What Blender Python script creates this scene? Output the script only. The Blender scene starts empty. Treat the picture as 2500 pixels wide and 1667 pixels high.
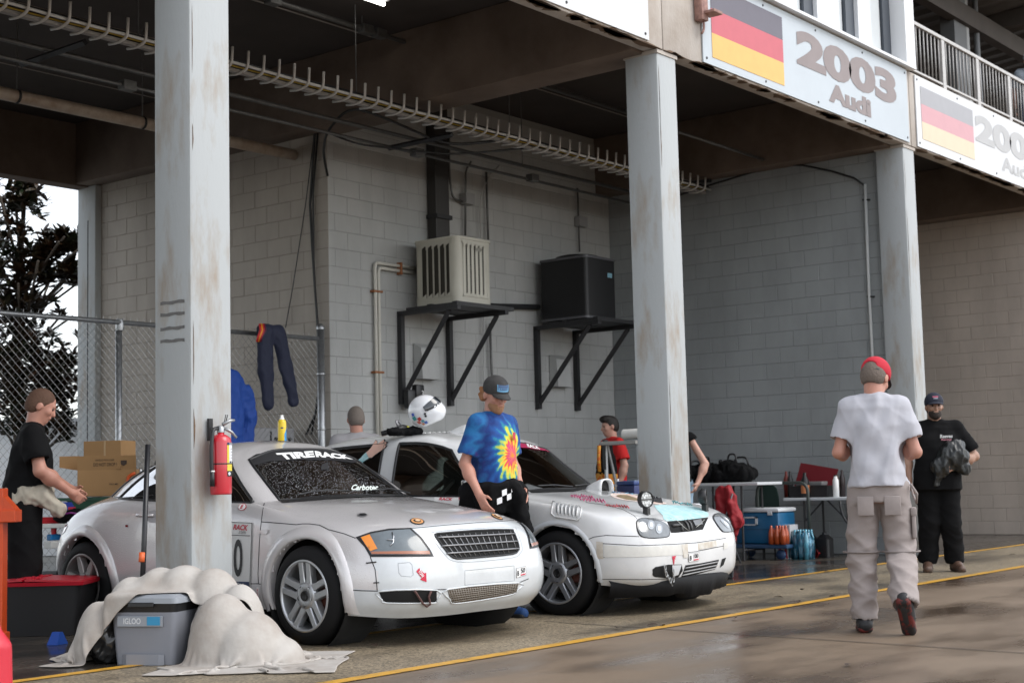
import bpy, bmesh, math, random
import numpy as np
from mathutils import Vector, Matrix, noise
from mathutils.bvhtree import BVHTree
from mathutils.geometry import delaunay_2d_cdt
random.seed(7); RNG = np.random.default_rng(7)
PI = math.pi; R = math.radians
SC = bpy.context.scene
COL = SC.collection

# ------------------------------------------------------------------ camera
CAMH = 0.98
FPX = 3617.385                       # focal length in pixels of the 2500 px wide photograph
AX = np.array([[0.624857, -0.780355, -0.024507],      # right
               [0.058325, 0.077959, -0.995249],       # down
               [0.778558, 0.620459, 0.094228]])       # forward
cd = bpy.data.cameras.new("camera"); cam = bpy.data.objects.new("camera", cd); COL.objects.link(cam)
cd.sensor_fit = 'HORIZONTAL'; cd.sensor_width = 36; cd.lens = FPX*36/2500
cd.clip_start = 0.1; cd.clip_end = 600
r_, d_, f_ = AX
cam.matrix_world = Matrix(((r_[0], -d_[0], -f_[0], 0), (r_[1], -d_[1], -f_[1], 0), (r_[2], -d_[2], -f_[2], CAMH), (0, 0, 0, 1)))
cd.dof.use_dof = True; cd.dof.focus_distance = 9.8; cd.dof.aperture_fstop = 4.0
SC.camera = cam

# ------------------------------------------------------------------ sky, sun, exposure (bright overcast after rain)
SUN_EL, SUN_AZ = R(50), R(-68)       # azimuth of the direction TO the sun, measured from +X
wd = bpy.data.worlds.new("World"); SC.world = wd; wd.use_nodes = True
nt = wd.node_tree; nt.nodes.clear()
sky = nt.nodes.new("ShaderNodeTexSky"); sky.sky_type = 'NISHITA'; sky.sun_disc = False
sky.sun_elevation = SUN_EL; sky.sun_rotation = PI/2 - SUN_AZ
sky.air_density = 1.0; sky.dust_density = 1.0; sky.ozone_density = 1.0
hs = nt.nodes.new("ShaderNodeHueSaturation"); hs.inputs['Saturation'].default_value = 0.28
bg = nt.nodes.new("ShaderNodeBackground"); bg.inputs['Strength'].default_value = 0.15
wo = nt.nodes.new("ShaderNodeOutputWorld")
nt.links.new(sky.outputs[0], hs.inputs['Color']); nt.links.new(hs.outputs[0], bg.inputs[0]); nt.links.new(bg.outputs[0], wo.inputs[0])
sl = bpy.data.lights.new("sun", 'SUN'); sl.energy = 0.6; sl.angle = R(35); sl.color = (1.0, 0.96, 0.9)
sun = bpy.data.objects.new("sun", sl); COL.objects.link(sun)
sv = Vector((math.cos(SUN_EL)*math.cos(SUN_AZ), math.cos(SUN_EL)*math.sin(SUN_AZ), math.sin(SUN_EL)))
sun.rotation_euler = sv.to_track_quat('Z', 'Y').to_euler()
vs = SC.view_settings; vs.view_transform = 'Standard'; vs.look = 'None'; vs.exposure = 1.2; vs.gamma = 1.0; vs.use_curve_mapping = False
SC.render.engine = 'CYCLES'
cy = SC.cycles; cy.use_denoising = True; cy.max_bounces = 10; cy.diffuse_bounces = 5; cy.glossy_bounces = 4; cy.transmission_bounces = 8; cy.transparent_max_bounces = 24
cy.sample_clamp_indirect = 6.0; cy.caustics_reflective = False; cy.caustics_refractive = False

# ------------------------------------------------------------------ photo pixel -> point on a real plane (used to survey the place)
def ray(x, y):
    d = np.array([(x-1250)/FPX, (y-833.5)/FPX, 1.0]) @ AX
    return d
CAMP = np.array([0, 0, CAMH])
def on_z(x, y, z=0.0):
    d = ray(x, y); return Vector(CAMP + d*((z-CAMH)/d[2]))
def on_y(x, y, Y):
    d = ray(x, y); return Vector(CAMP + d*(Y/d[1]))
def on_x(x, y, X):
    d = ray(x, y); return Vector(CAMP + d*(X/d[0]))
def at_depth(x, y, t):
    return Vector(CAMP + ray(x, y)*t)
def pix(P):
    v = AX @ (np.array(P, float)-CAMP); return (1250+FPX*v[0]/v[2], 833.5+FPX*v[1]/v[2])

# ------------------------------------------------------------------ materials
MATS = {}
def _n(nt, t, **kw):
    n = nt.nodes.new(t)
    for k, v in kw.items():
        if k in n.inputs: n.inputs[k].default_value = v
        else: setattr(n, k, v)
    return n
def mat(name, col=(.5, .5, .5), rough=.5, metal=0.0, var=0.0, vscale=6.0, bump=0.0, bscale=40.0, col2=None, trans=0.0, emit=None, estr=0.0,
        coat=0.0, spec=0.5, rvar=0.0, stretch=(1, 1, 1), thresh=None, alpha=1.0, sheen=0.0, world=False):
    """Principled material; col/col2 mixed by object-space noise (var = how much), optional bump."""
    if name in MATS: return MATS[name]
    m = bpy.data.materials.new(name); MATS[name] = m; m.use_nodes = True
    nt = m.node_tree; b = nt.nodes['Principled BSDF']; L = nt.links.new
    b.inputs['Base Color'].default_value = (*col, 1); b.inputs['Roughness'].default_value = rough; b.inputs['Metallic'].default_value = metal
    b.inputs['Transmission Weight'].default_value = trans; b.inputs['Coat Weight'].default_value = coat; b.inputs['Specular IOR Level'].default_value = spec
    b.inputs['Coat Roughness'].default_value = 0.08; b.inputs['Alpha'].default_value = alpha
    if sheen: b.inputs['Sheen Weight'].default_value = sheen
    if emit: b.inputs['Emission Color'].default_value = (*emit, 1); b.inputs['Emission Strength'].default_value = estr
    if var or bump or rvar:
        tc = _n(nt, 'ShaderNodeTexCoord'); mp = _n(nt, 'ShaderNodeMapping'); mp.inputs['Scale'].default_value = stretch
        if world: L(_n(nt, 'ShaderNodeNewGeometry').outputs['Position'], mp.inputs['Vector'])
        else: L(tc.outputs['Object'], mp.inputs['Vector'])
    if var or rvar:
        no = _n(nt, 'ShaderNodeTexNoise', Scale=vscale, Detail=6.0, Roughness=.62); L(mp.outputs[0], no.inputs['Vector'])
        rp = _n(nt, 'ShaderNodeValToRGB'); lo, hi = thresh or (.3, .7)
        rp.color_ramp.elements[0].position = lo; rp.color_ramp.elements[1].position = hi
        L(no.outputs['Fac'], rp.inputs[0])
        if var:
            c2 = col2 or tuple(max(0, c*(1-var)) for c in col)
            mx = _n(nt, 'ShaderNodeMix', data_type='RGBA'); mx.inputs[6].default_value = (*c2, 1); mx.inputs[7].default_value = (*col, 1)
            L(rp.outputs[0], mx.inputs[0]); L(mx.outputs[2], b.inputs['Base Color'])
        if rvar:
            mr = _n(nt, 'ShaderNodeMapRange'); mr.inputs[3].default_value = max(.02, rough-rvar); mr.inputs[4].default_value = min(1, rough+rvar)
            L(rp.outputs[0], mr.inputs[0]); L(mr.outputs[0], b.inputs['Roughness'])
    if bump:
        n2 = _n(nt, 'ShaderNodeTexNoise', Scale=bscale, Detail=4.0); L(mp.outputs[0], n2.inputs['Vector'])
        bp = _n(nt, 'ShaderNodeBump', Strength=bump, Distance=.01); L(n2.outputs['Fac'], bp.inputs['Height']); L(bp.outputs[0], b.inputs['Normal'])
    return m
def bsdf(m): return m.node_tree.nodes['Principled BSDF']

# ------------------------------------------------------------------ mesh helpers
class MB:
    """collects geometry with material slots; build() links ONE object"""
    def __init__(s): s.v = []; s.f = []; s.m = []; s.cur = 0
    def add(s, vs, fs, m=None):
        o = len(s.v); s.v += [tuple(v) for v in vs]; s.f += [tuple(i+o for i in f) for f in fs]
        s.m += [s.cur if m is None else m]*len(fs); return s
    def box(s, a, b, ch=0.0, M=None):
        (x0, y0, z0), (x1, y1, z1) = a, b
        x0, x1 = min(x0, x1), max(x0, x1); y0, y1 = min(y0, y1), max(y0, y1); z0, z1 = min(z0, z1), max(z0, z1)
        if ch <= 0:
            vs = [(x, y, z) for z in (z0, z1) for y in (y0, y1) for x in (x0, x1)]
            fs = [(0, 2, 3, 1), (4, 5, 7, 6), (0, 1, 5, 4), (2, 6, 7, 3), (0, 4, 6, 2), (1, 3, 7, 5)]
        else:
            bm = bmesh.new(); vv = [bm.verts.new((x, y, z)) for z in (z0, z1) for y in (y0, y1) for x in (x0, x1)]
            for q in [(0, 2, 3, 1), (4, 5, 7, 6), (0, 1, 5, 4), (2, 6, 7, 3), (0, 4, 6, 2), (1, 3, 7, 5)]: bm.faces.new([vv[i] for i in q])
            bmesh.ops.bevel(bm, geom=bm.edges[:], offset=ch, segments=2, profile=.5, affect='EDGES')
            bm.verts.index_update(); vs = [v.co[:] for v in bm.verts]; fs = [[v.index for v in f.verts] for f in bm.faces]; bm.free()
        if M is not None: vs = [tuple(M @ Vector(v)) for v in vs]
        return s.add(vs, fs)
    def tube(s, pts, r, n=8, closed=False, cap=True):
        pts = [Vector(p) for p in pts]; k = len(pts); rs = r if hasattr(r, '__len__') else [r]*k
        base = len(s.v); up = Vector((0, 0, 1)); last = None
        for i, p in enumerate(pts):
            if closed: t = pts[(i+1) % k]-pts[i-1]
            else: t = pts[min(i+1, k-1)]-pts[max(i-1, 0)]
            t = t.normalized() if t.length > 1e-9 else Vector((0, 0, 1))
            if last is None:
                a = up if abs(t.dot(up)) < .9 else Vector((1, 0, 0)); u = t.cross(a).normalized()
            else:
                u = (last-t*last.dot(t)); u = u.normalized() if u.length > 1e-6 else t.orthogonal().normalized()
            last = u; w = t.cross(u)
            for j in range(n):
                a = 2*PI*j/n; s.v.append(tuple(p+u*(rs[i]*math.cos(a))+w*(rs[i]*math.sin(a))))
        def q(i, j): return base+(i % k)*n+(j % n)
        for i in range(k if closed else k-1):
            for j in range(n): s.f.append((q(i, j), q(i, j+1), q(i+1, j+1), q(i+1, j))); s.m.append(s.cur)
        if cap and not closed:
            s.f.append(tuple(q(0, j) for j in reversed(range(n)))); s.m.append(s.cur)
            s.f.append(tuple(q(k-1, j) for j in range(n))); s.m.append(s.cur)
        return s
    def cyl(s, p0, p1, r0, r1=None, n=16): return s.tube([p0, p1], [r0, r0 if r1 is None else r1], n)
    def lathe(s, prof, o=(0, 0, 0), axis='z', n=24, M=None):
        base = len(s.v); k = len(prof)
        for (r, z) in prof:
            for j in range(n):
                a = 2*PI*j/n; c, d = r*math.cos(a), r*math.sin(a)
                p = (c, d, z) if axis == 'z' else ((z, c, d) if axis == 'x' else (d, z, c))
                p = Vector(p)+Vector(o)
                if M is not None: p = M @ p
                s.v.append(tuple(p))
        for i in range(k-1):
            for j in range(n):
                s.f.append((base+i*n+j, base+i*n+(j+1) % n, base+(i+1)*n+(j+1) % n, base+(i+1)*n+j)); s.m.append(s.cur)
        return s
    def prism(s, poly, z0, z1, M=None, tri=True):
        """poly in xy, extruded in z"""
        n = len(poly); vs = [(x, y, z0) for x, y in poly]+[(x, y, z1) for x, y in poly]
        fs = [tuple(reversed(range(n))), tuple(range(n, 2*n))]+[(i, (i+1) % n, n+(i+1) % n, n+i) for i in range(n)]
        if M is not None: vs = [tuple(M @ Vector(v)) for v in vs]
        return s.add(vs, fs)
    def grid(s, G, closed_u=False, closed_v=False, m=None):
        """G[i][j] points"""
        a, b = len(G), len(G[0]); base = len(s.v)
        for row in G: s.v += [tuple(p) for p in row]
        for i in range(a if closed_u else a-1):
            for j in range(b if closed_v else b-1):
                s.f.append((base+i*b+j, base+((i+1) % a)*b+j, base+((i+1) % a)*b+(j+1) % b, base+i*b+(j+1) % b)); s.m.append(s.cur if m is None else m)
        return s
    def mesh(s, name, mats, smooth=False):
        me = bpy.data.meshes.new(name); me.from_pydata(s.v, [], s.f)
        mats = mats if isinstance(mats, (list, tuple)) else [mats]
        for m in mats: me.materials.append(m)
        if len(mats) > 1: me.polygons.foreach_set('material_index', s.m)
        if smooth: me.polygons.foreach_set('use_smooth', [True]*len(s.f))
        me.update(); return me
    def build(s, name, mats, parent=None, smooth=False, auto=None):
        me = s.mesh(name, mats, smooth or auto is not None); o = link(name, me, parent)
        if auto is not None: autosmooth(me, auto)
        return o
def autosmooth(me, deg):
    me.set_sharp_from_angle(angle=R(deg))
def link(name, data, parent=None, M=None):
    o = bpy.data.objects.new(name, data); COL.objects.link(o)
    if parent is not None: o.parent = parent
    if M is not None: o.matrix_local = M
    return o
def tag(o, label, cat, group=None, kind=None):
    if label: o['label'] = label
    if cat: o['category'] = cat
    if group: o['group'] = group
    if kind: o['kind'] = kind
    return o
def thing(name, label, cat, loc=(0, 0, 0), rz=0.0, group=None):
    o = bpy.data.objects.new(name, None); COL.objects.link(o); o.empty_display_size = .2
    o.location = loc; o.rotation_euler = (0, 0, rz); return tag(o, label, cat, group)
def struct(o): o['kind'] = 'structure'; return o
def copytree(o, parent=None):
    c = o.copy(); COL.objects.link(c); c.parent = parent
    for ch in o.children: copytree(ch, c)
    return c
def solid(o, t, off=-1):
    md = o.modifiers.new('s', 'SOLIDIFY'); md.thickness = t; md.offset = off; return o
def subd(o, n=1):
    md = o.modifiers.new('d', 'SUBSURF'); md.levels = n; md.render_levels = n; return o
def fillet(pts, r=.05, n=5):
    """round the corners of a polyline"""
    pts = [Vector(p) for p in pts]; out = [pts[0]]
    for i in range(1, len(pts)-1):
        a, b, c = pts[i-1], pts[i], pts[i+1]; d1 = (a-b); d2 = (c-b); rr = min(r, d1.length*.49, d2.length*.49)
        p, q = b+d1.normalized()*rr, b+d2.normalized()*rr
        for k in range(n+1):
            t = k/n; out.append(p*(1-t)**2+b*2*t*(1-t)+q*t*t)
    return out+[pts[-1]]
def text_mesh(txt, size=1.0, bold=False, space=1.0, shear=0.0, offset=0.0, extr=0.0, align='LEFT'):
    """text outline as flat triangulated mesh data -> (verts2d, faces)"""
    cu = bpy.data.curves.new('t', 'FONT'); cu.body = txt; cu.size = size; cu.space_character = space; cu.shear = shear; cu.offset = offset
    cu.align_x = align; cu.resolution_u = 4; cu.extrude = extr; cu.fill_mode = 'BOTH' if extr else 'FRONT'
    o = bpy.data.objects.new('t', cu); COL.objects.link(o)
    dg = bpy.context.evaluated_depsgraph_get(); me = o.evaluated_get(dg).to_mesh()
    vs = [v.co.copy() for v in me.vertices]; fs = [tuple(p.vertices) for p in me.polygons]
    o.evaluated_get(dg).to_mesh_clear(); bpy.data.objects.remove(o); bpy.data.curves.remove(cu)
    return vs, fs
# ================================================================== GROUND
def ground_mat(name, c1, c2, wetc, rough=(.55, .16), bump=.25, bs=120, speck=None, wetscale=.5, wet=(.48, .62), speck_scale=260):
    m = bpy.data.materials.new(name); m.use_nodes = True; nt = m.node_tree; b = nt.nodes['Principled BSDF']; L = nt.links.new
    tc = _n(nt, 'ShaderNodeTexCoord')
    n1 = _n(nt, 'ShaderNodeTexNoise', Scale=1.3, Detail=8.0, Roughness=.65); L(tc.outputs['Object'], n1.inputs['Vector'])
    r1 = _n(nt, 'ShaderNodeValToRGB'); r1.color_ramp.elements[0].color = (*c1, 1); r1.color_ramp.elements[1].color = (*c2, 1)
    r1.color_ramp.elements[0].position = .3; r1.color_ramp.elements[1].position = .72; L(n1.outputs['Fac'], r1.inputs[0])
    mp = _n(nt, 'ShaderNodeMapping'); mp.inputs['Scale'].default_value = (1, 2.2, 1); L(tc.outputs['Object'], mp.inputs['Vector'])
    n2 = _n(nt, 'ShaderNodeTexNoise', Scale=wetscale, Detail=5.0, Roughness=.55); L(mp.outputs[0], n2.inputs['Vector'])
    r2 = _n(nt, 'ShaderNodeValToRGB'); r2.color_ramp.elements[0].position = wet[0]; r2.color_ramp.elements[1].position = wet[1]; L(n2.outputs['Fac'], r2.inputs[0])
    mx = _n(nt, 'ShaderNodeMix', data_type='RGBA'); L(r2.outputs[0], mx.inputs[0]); L(r1.outputs[0], mx.inputs[6]); mx.inputs[7].default_value = (*wetc, 1)
    src = mx.outputs[2]
    n3 = _n(nt, 'ShaderNodeTexNoise', Scale=bs, Detail=3.0, Roughness=.7); L(tc.outputs['Object'], n3.inputs['Vector'])
    if speck:
        vo = _n(nt, 'ShaderNodeTexVoronoi', Scale=speck_scale); L(tc.outputs['Object'], vo.inputs['Vector'])
        m2 = _n(nt, 'ShaderNodeMix', data_type='RGBA', blend_type='MULTIPLY'); m2.inputs[0].default_value = .85; L(src, m2.inputs[6])
        r3 = _n(nt, 'ShaderNodeValToRGB'); r3.color_ramp.elements[0].color = (speck, speck, speck, 1); r3.color_ramp.elements[1].color = (1.6, 1.55, 1.45, 1)
        hv = _n(nt, 'ShaderNodeSeparateColor'); L(vo.outputs['Color'], hv.inputs[0]); L(hv.outputs[0], r3.inputs[0]); L(r3.outputs[0], m2.inputs[7]); src = m2.outputs[2]
    L(src, b.inputs['Base Color'])
    mr = _n(nt, 'ShaderNodeMapRange'); mr.inputs[3].default_value = rough[0]; mr.inputs[4].default_value = rough[1]; L(r2.outputs[0], mr.inputs[0]); L(mr.outputs[0], b.inputs['Roughness'])
    bp = _n(nt, 'ShaderNodeBump', Strength=bump, Distance=.006)
    if speck: L(hv.outputs[0], bp.inputs['Height'])
    else: L(n3.outputs['Fac'], bp.inputs['Height'])
    L(bp.outputs[0], b.inputs['Normal']); return m
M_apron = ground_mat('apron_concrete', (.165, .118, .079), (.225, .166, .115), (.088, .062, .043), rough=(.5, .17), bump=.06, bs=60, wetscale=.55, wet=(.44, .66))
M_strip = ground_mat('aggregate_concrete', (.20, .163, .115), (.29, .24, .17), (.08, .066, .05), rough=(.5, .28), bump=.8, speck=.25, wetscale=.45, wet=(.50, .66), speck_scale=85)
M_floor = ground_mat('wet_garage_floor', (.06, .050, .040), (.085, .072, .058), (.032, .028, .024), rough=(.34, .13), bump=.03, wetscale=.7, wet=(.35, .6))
M_yard = mat('yard_ground', (.30, .30, .28), .9, var=.3, vscale=2)
def sheet(name, x0, x1, y0, y1, z, m):
    return struct(MB().add([(x0, y0, z), (x1, y0, z), (x1, y1, z), (x0, y1, z)], [(0, 1, 2, 3)]).build(name, m))
sheet('ground', -250, 250, -150, 350, -.012, M_yard)
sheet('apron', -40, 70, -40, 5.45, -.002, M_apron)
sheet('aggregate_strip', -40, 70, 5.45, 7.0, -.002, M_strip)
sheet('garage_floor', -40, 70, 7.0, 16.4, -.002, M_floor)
M_yel = mat('worn_yellow_paint', (.62, .33, .035), .45, var=1, vscale=9, col2=(.34, .2, .05), thresh=(.32, .5), bump=.1)
def wobbly_line(name, x0, x1, y, w, z):
    n = 260; v = []; f = []
    for i in range(n+1):
        x = x0+(x1-x0)*i/n; a = noise.noise((x*2.1, y, 1))*.008; b = noise.noise((x*2.3, y, 5))*.008
        v += [(x, y-w/2+a, z), (x, y+w/2+b, z)]
    for i in range(n): f.append((2*i, 2*i+2, 2*i+3, 2*i+1))
    return struct(MB().add(v, f).build(name, M_yel))
wobbly_line('yellow_line', -2, 32, 5.455, .10, .003)
wobbly_line('yellow_line', -2, 32, 7.01, .09, .003)
# saw cut joint across the apron
a, b = on_z(1330, 1516), on_z(2600, 1600); d = (b-a).normalized(); nn = Vector((-d.y, d.x, 0))*.008
struct(MB().add([a-nn+Vector((0, 0, .002)), b-nn+Vector((0, 0, .002)), b+nn+Vector((0, 0, .002)), a+nn+Vector((0, 0, .002))], [(0, 1, 2, 3)]).build('expansion_joint', mat('joint_dark', (.05, .04, .03), .8)))

# ================================================================== CONCRETE FRAME
M_col = mat('column_concrete', (.42, .44, .445), .8, var=1, vscale=2.6, col2=(.33, .285, .235), thresh=(.34, .50), bump=.25, bscale=30, stretch=(1.6, 1.6, .45))
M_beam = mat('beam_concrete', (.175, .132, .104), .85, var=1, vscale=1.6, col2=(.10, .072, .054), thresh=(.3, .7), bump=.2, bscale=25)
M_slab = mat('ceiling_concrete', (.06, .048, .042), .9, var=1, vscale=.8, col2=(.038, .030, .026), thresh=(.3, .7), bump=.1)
M_fascia = mat('fascia_concrete', (.50, .455, .41), .85, var=1, vscale=1.5, col2=(.36, .30, .25), thresh=(.33, .55), bump=.3, bscale=40, stretch=(1, 1, .6))
M_stain = mat('rust_stain', (.16, .10, .06), .9, var=.4, vscale=14)
M_mark = mat('grey_overpaint', (.16, .155, .15), .7, var=.3, vscale=20)
YF = 7.233
COLX = [5.89, 11.322, 16.735]
collab = ['concrete column nearest the camera, with the fire extinguisher hung on it', 'concrete column rising behind the hood of the white hatchback', 'concrete column at the corner beside the bearded man']
COLS = []
for i, x0 in enumerate(COLX):
    t = thing('concrete_column', collab[i], 'column', (x0+.165, YF+.18, 0), group='concrete columns along the front')
    MB().box((-.165, -.18, 0), (.165, .18, 4.93), ch=.022).build('shaft', M_col, t, auto=40)
    MB().box((-.172, -.19, 4.885), (.172, .19, 4.92)).build('cap_seam', M_fascia, t)
    # wear chips and rust streaks on the front arris (thin raised scabs of stained render)
    rr = random.Random(i+3)
    for k in range(9 if i else 5):
        z = rr.uniform(.7, 4.6); hgt = rr.uniform(.15, .6); w = rr.uniform(.004, .011)
        mb = MB(); pts = []
        n = 7
        L_ = [(-.163+rr.uniform(0, .008)+0, z+hgt*j/n) for j in range(n+1)]
        vs = []; fs = []
        for j, (px_, pz_) in enumerate(L_): 
            ww = w*math.sin(PI*(j+.25)/(n+.5))*rr.uniform(.6, 1.2); vs += [(-.145, -.1815, pz_), (-.145+ww, -.1815, pz_)]
        fs = [(2*j, 2*j+1, 2*j+3, 2*j+2) for j in range(n)]
        mb.add(vs, fs).build('stain_streak', M_stain, t)
    COLS.append(t)
# grey overpainted marks on the near column
for k, (y0, y1) in enumerate(((742, 734), (770, 763), (804, 798), (834, 829))):
    a = on_x(391, y0, 5.886); b = on_x(450, y1, 5.886)
    mb = MB(); vs = []; fs = []
    for j in range(9):
        p = a.lerp(b, j/8); h_ = .020+.003*math.sin(j*2.1+k); p.z += .0025*math.sin(j*1.3+k*2)
        vs += [(5.8875, p.y, p.z-h_/2), (5.8875, p.y, p.z+h_/2)]
    o = mb.add(vs, [(2*j, 2*j+1, 2*j+3, 2*j+2) for j in range(8)]).build('painted_mark', M_mark)
    o.parent = COLS[0]; o.matrix_parent_inverse = Matrix.Translation(-COLS[0].location)
# rear column
t = thing('concrete_column', 'dim concrete column at the rear opening beside the magnolia tree', 'column', (11.485, 15.97, 0), group='concrete columns along the rear')
MB().box((-.165, -.19, 0), (.165, .19, 4.9), ch=.02).build('shaft', M_col, t, auto=40)
MB().box((-.168, -.045, .8), (-.1645, -.03, 4.45)).build('joint', mat('dark_seam', (.03, .03, .03), .9), t)
# cross beams over the column lines
BX = [(.30, .77), (5.72, 6.19), (11.13, 11.60), (16.55, 17.02), (22.03, 22.5)]
blab = ['cross beam over the left edge of the garages', 'cross beam above the near column', 'cross beam above the middle column, running back to the block wall', 'cross beam above the grey block side wall', 'cross beam above the far tan block wall']
for (x0, x1), lb in zip(BX, blab):
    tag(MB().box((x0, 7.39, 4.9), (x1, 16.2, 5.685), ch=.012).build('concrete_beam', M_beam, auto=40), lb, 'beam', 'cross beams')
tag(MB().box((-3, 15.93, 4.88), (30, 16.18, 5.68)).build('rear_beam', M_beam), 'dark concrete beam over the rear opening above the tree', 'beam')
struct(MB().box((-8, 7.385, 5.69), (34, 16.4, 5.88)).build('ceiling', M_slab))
# ceiling joints (thin form lines)
for y in (8.75, 10.6, 12.3, 14.2):
    struct(MB().box((-8, y, 5.682), (34, y+.02, 5.6885)).build('ceiling_seam', mat('seam', (.33, .3, .27), .9)))
# fascia panels
FP = [(.45, 5.965), (5.985, 11.395), (11.405, 16.94), (16.955, 22.5), (22.515, 28)]
fl = ['concrete fascia panel far left', 'concrete fascia panel above the two race cars', 'concrete fascia panel carrying the 2003 sign', 'concrete fascia panel carrying the haze paled sign at right', 'concrete fascia panel off to the right']
FPO = []
for (x0, x1), lb in zip(FP, fl):
    t = thing('fascia_panel', lb, 'fascia', (x0, 7.21, 4.925), group='concrete fascia panels')
    L_ = x1-x0
    MB().box((0, 0, 0), (L_, .172, .94), ch=.012).build('panel', M_fascia, t, auto=40)
    rr = random.Random(int(x0*10))
    # chipped, water stained lower lip
    for k in range(26):
        x = rr.uniform(0, L_-.4); w = rr.uniform(.08, .5); hh = rr.uniform(.012, .035)
        n = 6; vs = []; mb = MB()
        for j in range(n+1):
            u = x+w*j/n; vs += [(u, -.0015, .0), (u, -.0015, hh*math.sin(PI*(j+.15)/(n+.3))*rr.uniform(.5, 1))]
        mb.add(vs, [(2*j, 2*j+2, 2*j+3, 2*j+1) for j in range(n)])
        vs = []
        for j in range(n+1):
            u = x+w*j/n; vs += [(u, .004, -.0016), (u, .03+.09*math.sin(PI*(j+.15)/(n+.3))*rr.uniform(.3, 1), -.0016)]
        MB().add(vs, [(2*j, 2*j+1, 2*j+3, 2*j+2) for j in range(n)]).build('water_stain', M_stain, t); mb.build('water_stain', M_stain, t)
    FPO.append(t)

# ================================================================== BLOCK WALLS
M_blk = mat('painted_block', (.32, .34, .345), .75, var=.26, vscale=1.4, bump=.35, bscale=90, world=True, stretch=(1, 1, .4), thresh=(.25, .62))
M_blk2 = mat('painted_block_cream', (.40, .36, .315), .75, var=.26, vscale=1.4, bump=.35, bscale=90, world=True, stretch=(1, 1, .4), thresh=(.25, .62))
M_blk3 = mat('painted_block_pale', (.47, .475, .465), .75, var=.26, vscale=1.4, bump=.35, bscale=90, world=True, stretch=(1, 1, .4), thresh=(.25, .62))
M_blk4 = mat('painted_block_tan_lit', (.54, .46, .395), .75, var=.26, vscale=1.4, bump=.35, bscale=90, world=True, stretch=(1, 1, .4), thresh=(.25, .62))  # cream block paint brightened: light of the open right bay put into the colour
MCOL = {'painted_block': (.32, .34, .345), 'painted_block_cream': (.40, .36, .315), 'painted_block_pale': (.47, .475, .465), 'painted_block_tan_lit': (.54, .46, .395)}
M_mort = mat('painted_mortar', (.22, .22, .21), .9)
def block_mesh(w, m):
    h = .2; j = .0025; c = .005; d = .0045     # half joint, chamfer, joint depth; face at y=0, recess to +d
    x0, x1, z0, z1 = j, w-j, j, h-j
    v = [(x0, d, z0), (x1, d, z0), (x1, d, z1), (x0, d, z1), (x0+.002, c*.5, z0+.002), (x1-.002, c*.5, z0+.002), (x1-.002, c*.5, z1-.002), (x0+.002, c*.5, z1-.002),
         (x0+c, 0, z0+c), (x1-c, 0, z0+c), (x1-c, 0, z1-c), (x0+c, 0, z1-c)]
    f = [(8, 9, 10, 11)]
    for a in (0, 4):
        for k in range(4): f.append((a+k, a+(k+1) % 4, a+4+(k+1) % 4, a+4+k))
    return MB().add(v, f).mesh('block', m)
MORT = {}
def block_wall(name, label, org, ang, length, height, m, zlo=0.0, zhi=99, off=0.0, thick=.19):
    """wall whose local x runs along the face, local -y is the visible side"""
    t = thing(name, label, 'wall', org, ang, 'block walls')
    bc = bsdf(m).inputs['Base Color']; c_ = MCOL[m.name]; mm = mat('mortar_'+m.name, tuple(v*.70 for v in c_), .9)
    MB().box((.008, .004, 0), (length-.008, thick, height)).build('mortar', mm, t)
    full = block_mesh(.4, m); half = block_mesh(.2, m); cuts = {}
    n = 0; rest = MB(); rr = random.Random(len(label))
    nc = int(height/.2+.5)
    cand = []
    for c in range(nc):
        x = -off if c % 2 == 0 else -off-.2
        while x < length-.01:
            a, b = max(0, x), min(length, x+.4)
            if b-a > .05: cand.append((c, a, b-a))
            x += .4
    vis = [q for q in cand if zlo <= q[0]*.2 < zhi]
    keep = set(vis[:300])
    for q in cand:
        c, a, w = q
        if abs(w-.4) < .002: me = full
        elif abs(w-.2) < .002: me = half
        else:
            k = round(w, 2)
            if k not in cuts: cuts[k] = block_mesh(w, m)
            me = cuts[k]
        z = c*.2; dy = rr.uniform(-.0015, .0015)
        if q in keep:
            o = bpy.data.objects.new('block', me); COL.objects.link(o); o.parent = t; o.location = (a, dy, z)
        else:
            vs = [(v.co.x+a, v.co.y+dy, v.co.z+z) for v in me.vertices]; rest.add(vs, [tuple(p.vertices) for p in me.polygons])
    if rest.v: rest.build('upper_blocks', m, t)['kind'] = 'stuff'
    return t
W_back = block_wall('block_wall', 'pale block wall carrying the two air conditioning units', (11.41, 11.65, 0), 0, 5.6, 5.68, M_blk3, .8, 5.1, off=.1)
W_side = block_wall('block_wall', 'shadowed block wall behind the chain link fence', (11.41, 15.79, 0), -PI/2, 4.14, 4.9, M_blk2, off=.06)
W_right = block_wall('block_wall', 'grey block side wall behind the folding tables', (16.85, 11.65, 0), -PI/2, 4.06, 4.9, M_blk, off=.22)
W_tan = block_wall('block_wall', 'tan block wall behind the bearded man at far right', (22.4, 12.0, 0), -PI/2, 4.75, 4.95, M_blk4, off=.12)
# plain dark wall closing the end of the right bay, unseen returns
tag(MB().box((17.05, 11.66, 0), (22.4, 11.85, 5.68)).build('end_wall', M_blk), 'plain painted wall closing the back of the right bay', 'wall')
# metal angle along the top of the tan wall
M_dark = mat('dark_steel', (.022, .022, .024), .55, bump=.05)
M_galv = mat('galvanised_steel', (.42, .43, .44), .42, metal=.85, var=.25, vscale=30)
tag(MB().box((22.385, 7.6, 4.9), (22.405, 12, 4.96)).build('wall_angle', M_dark), 'dark steel angle along the top of the tan wall', 'trim')
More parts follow.
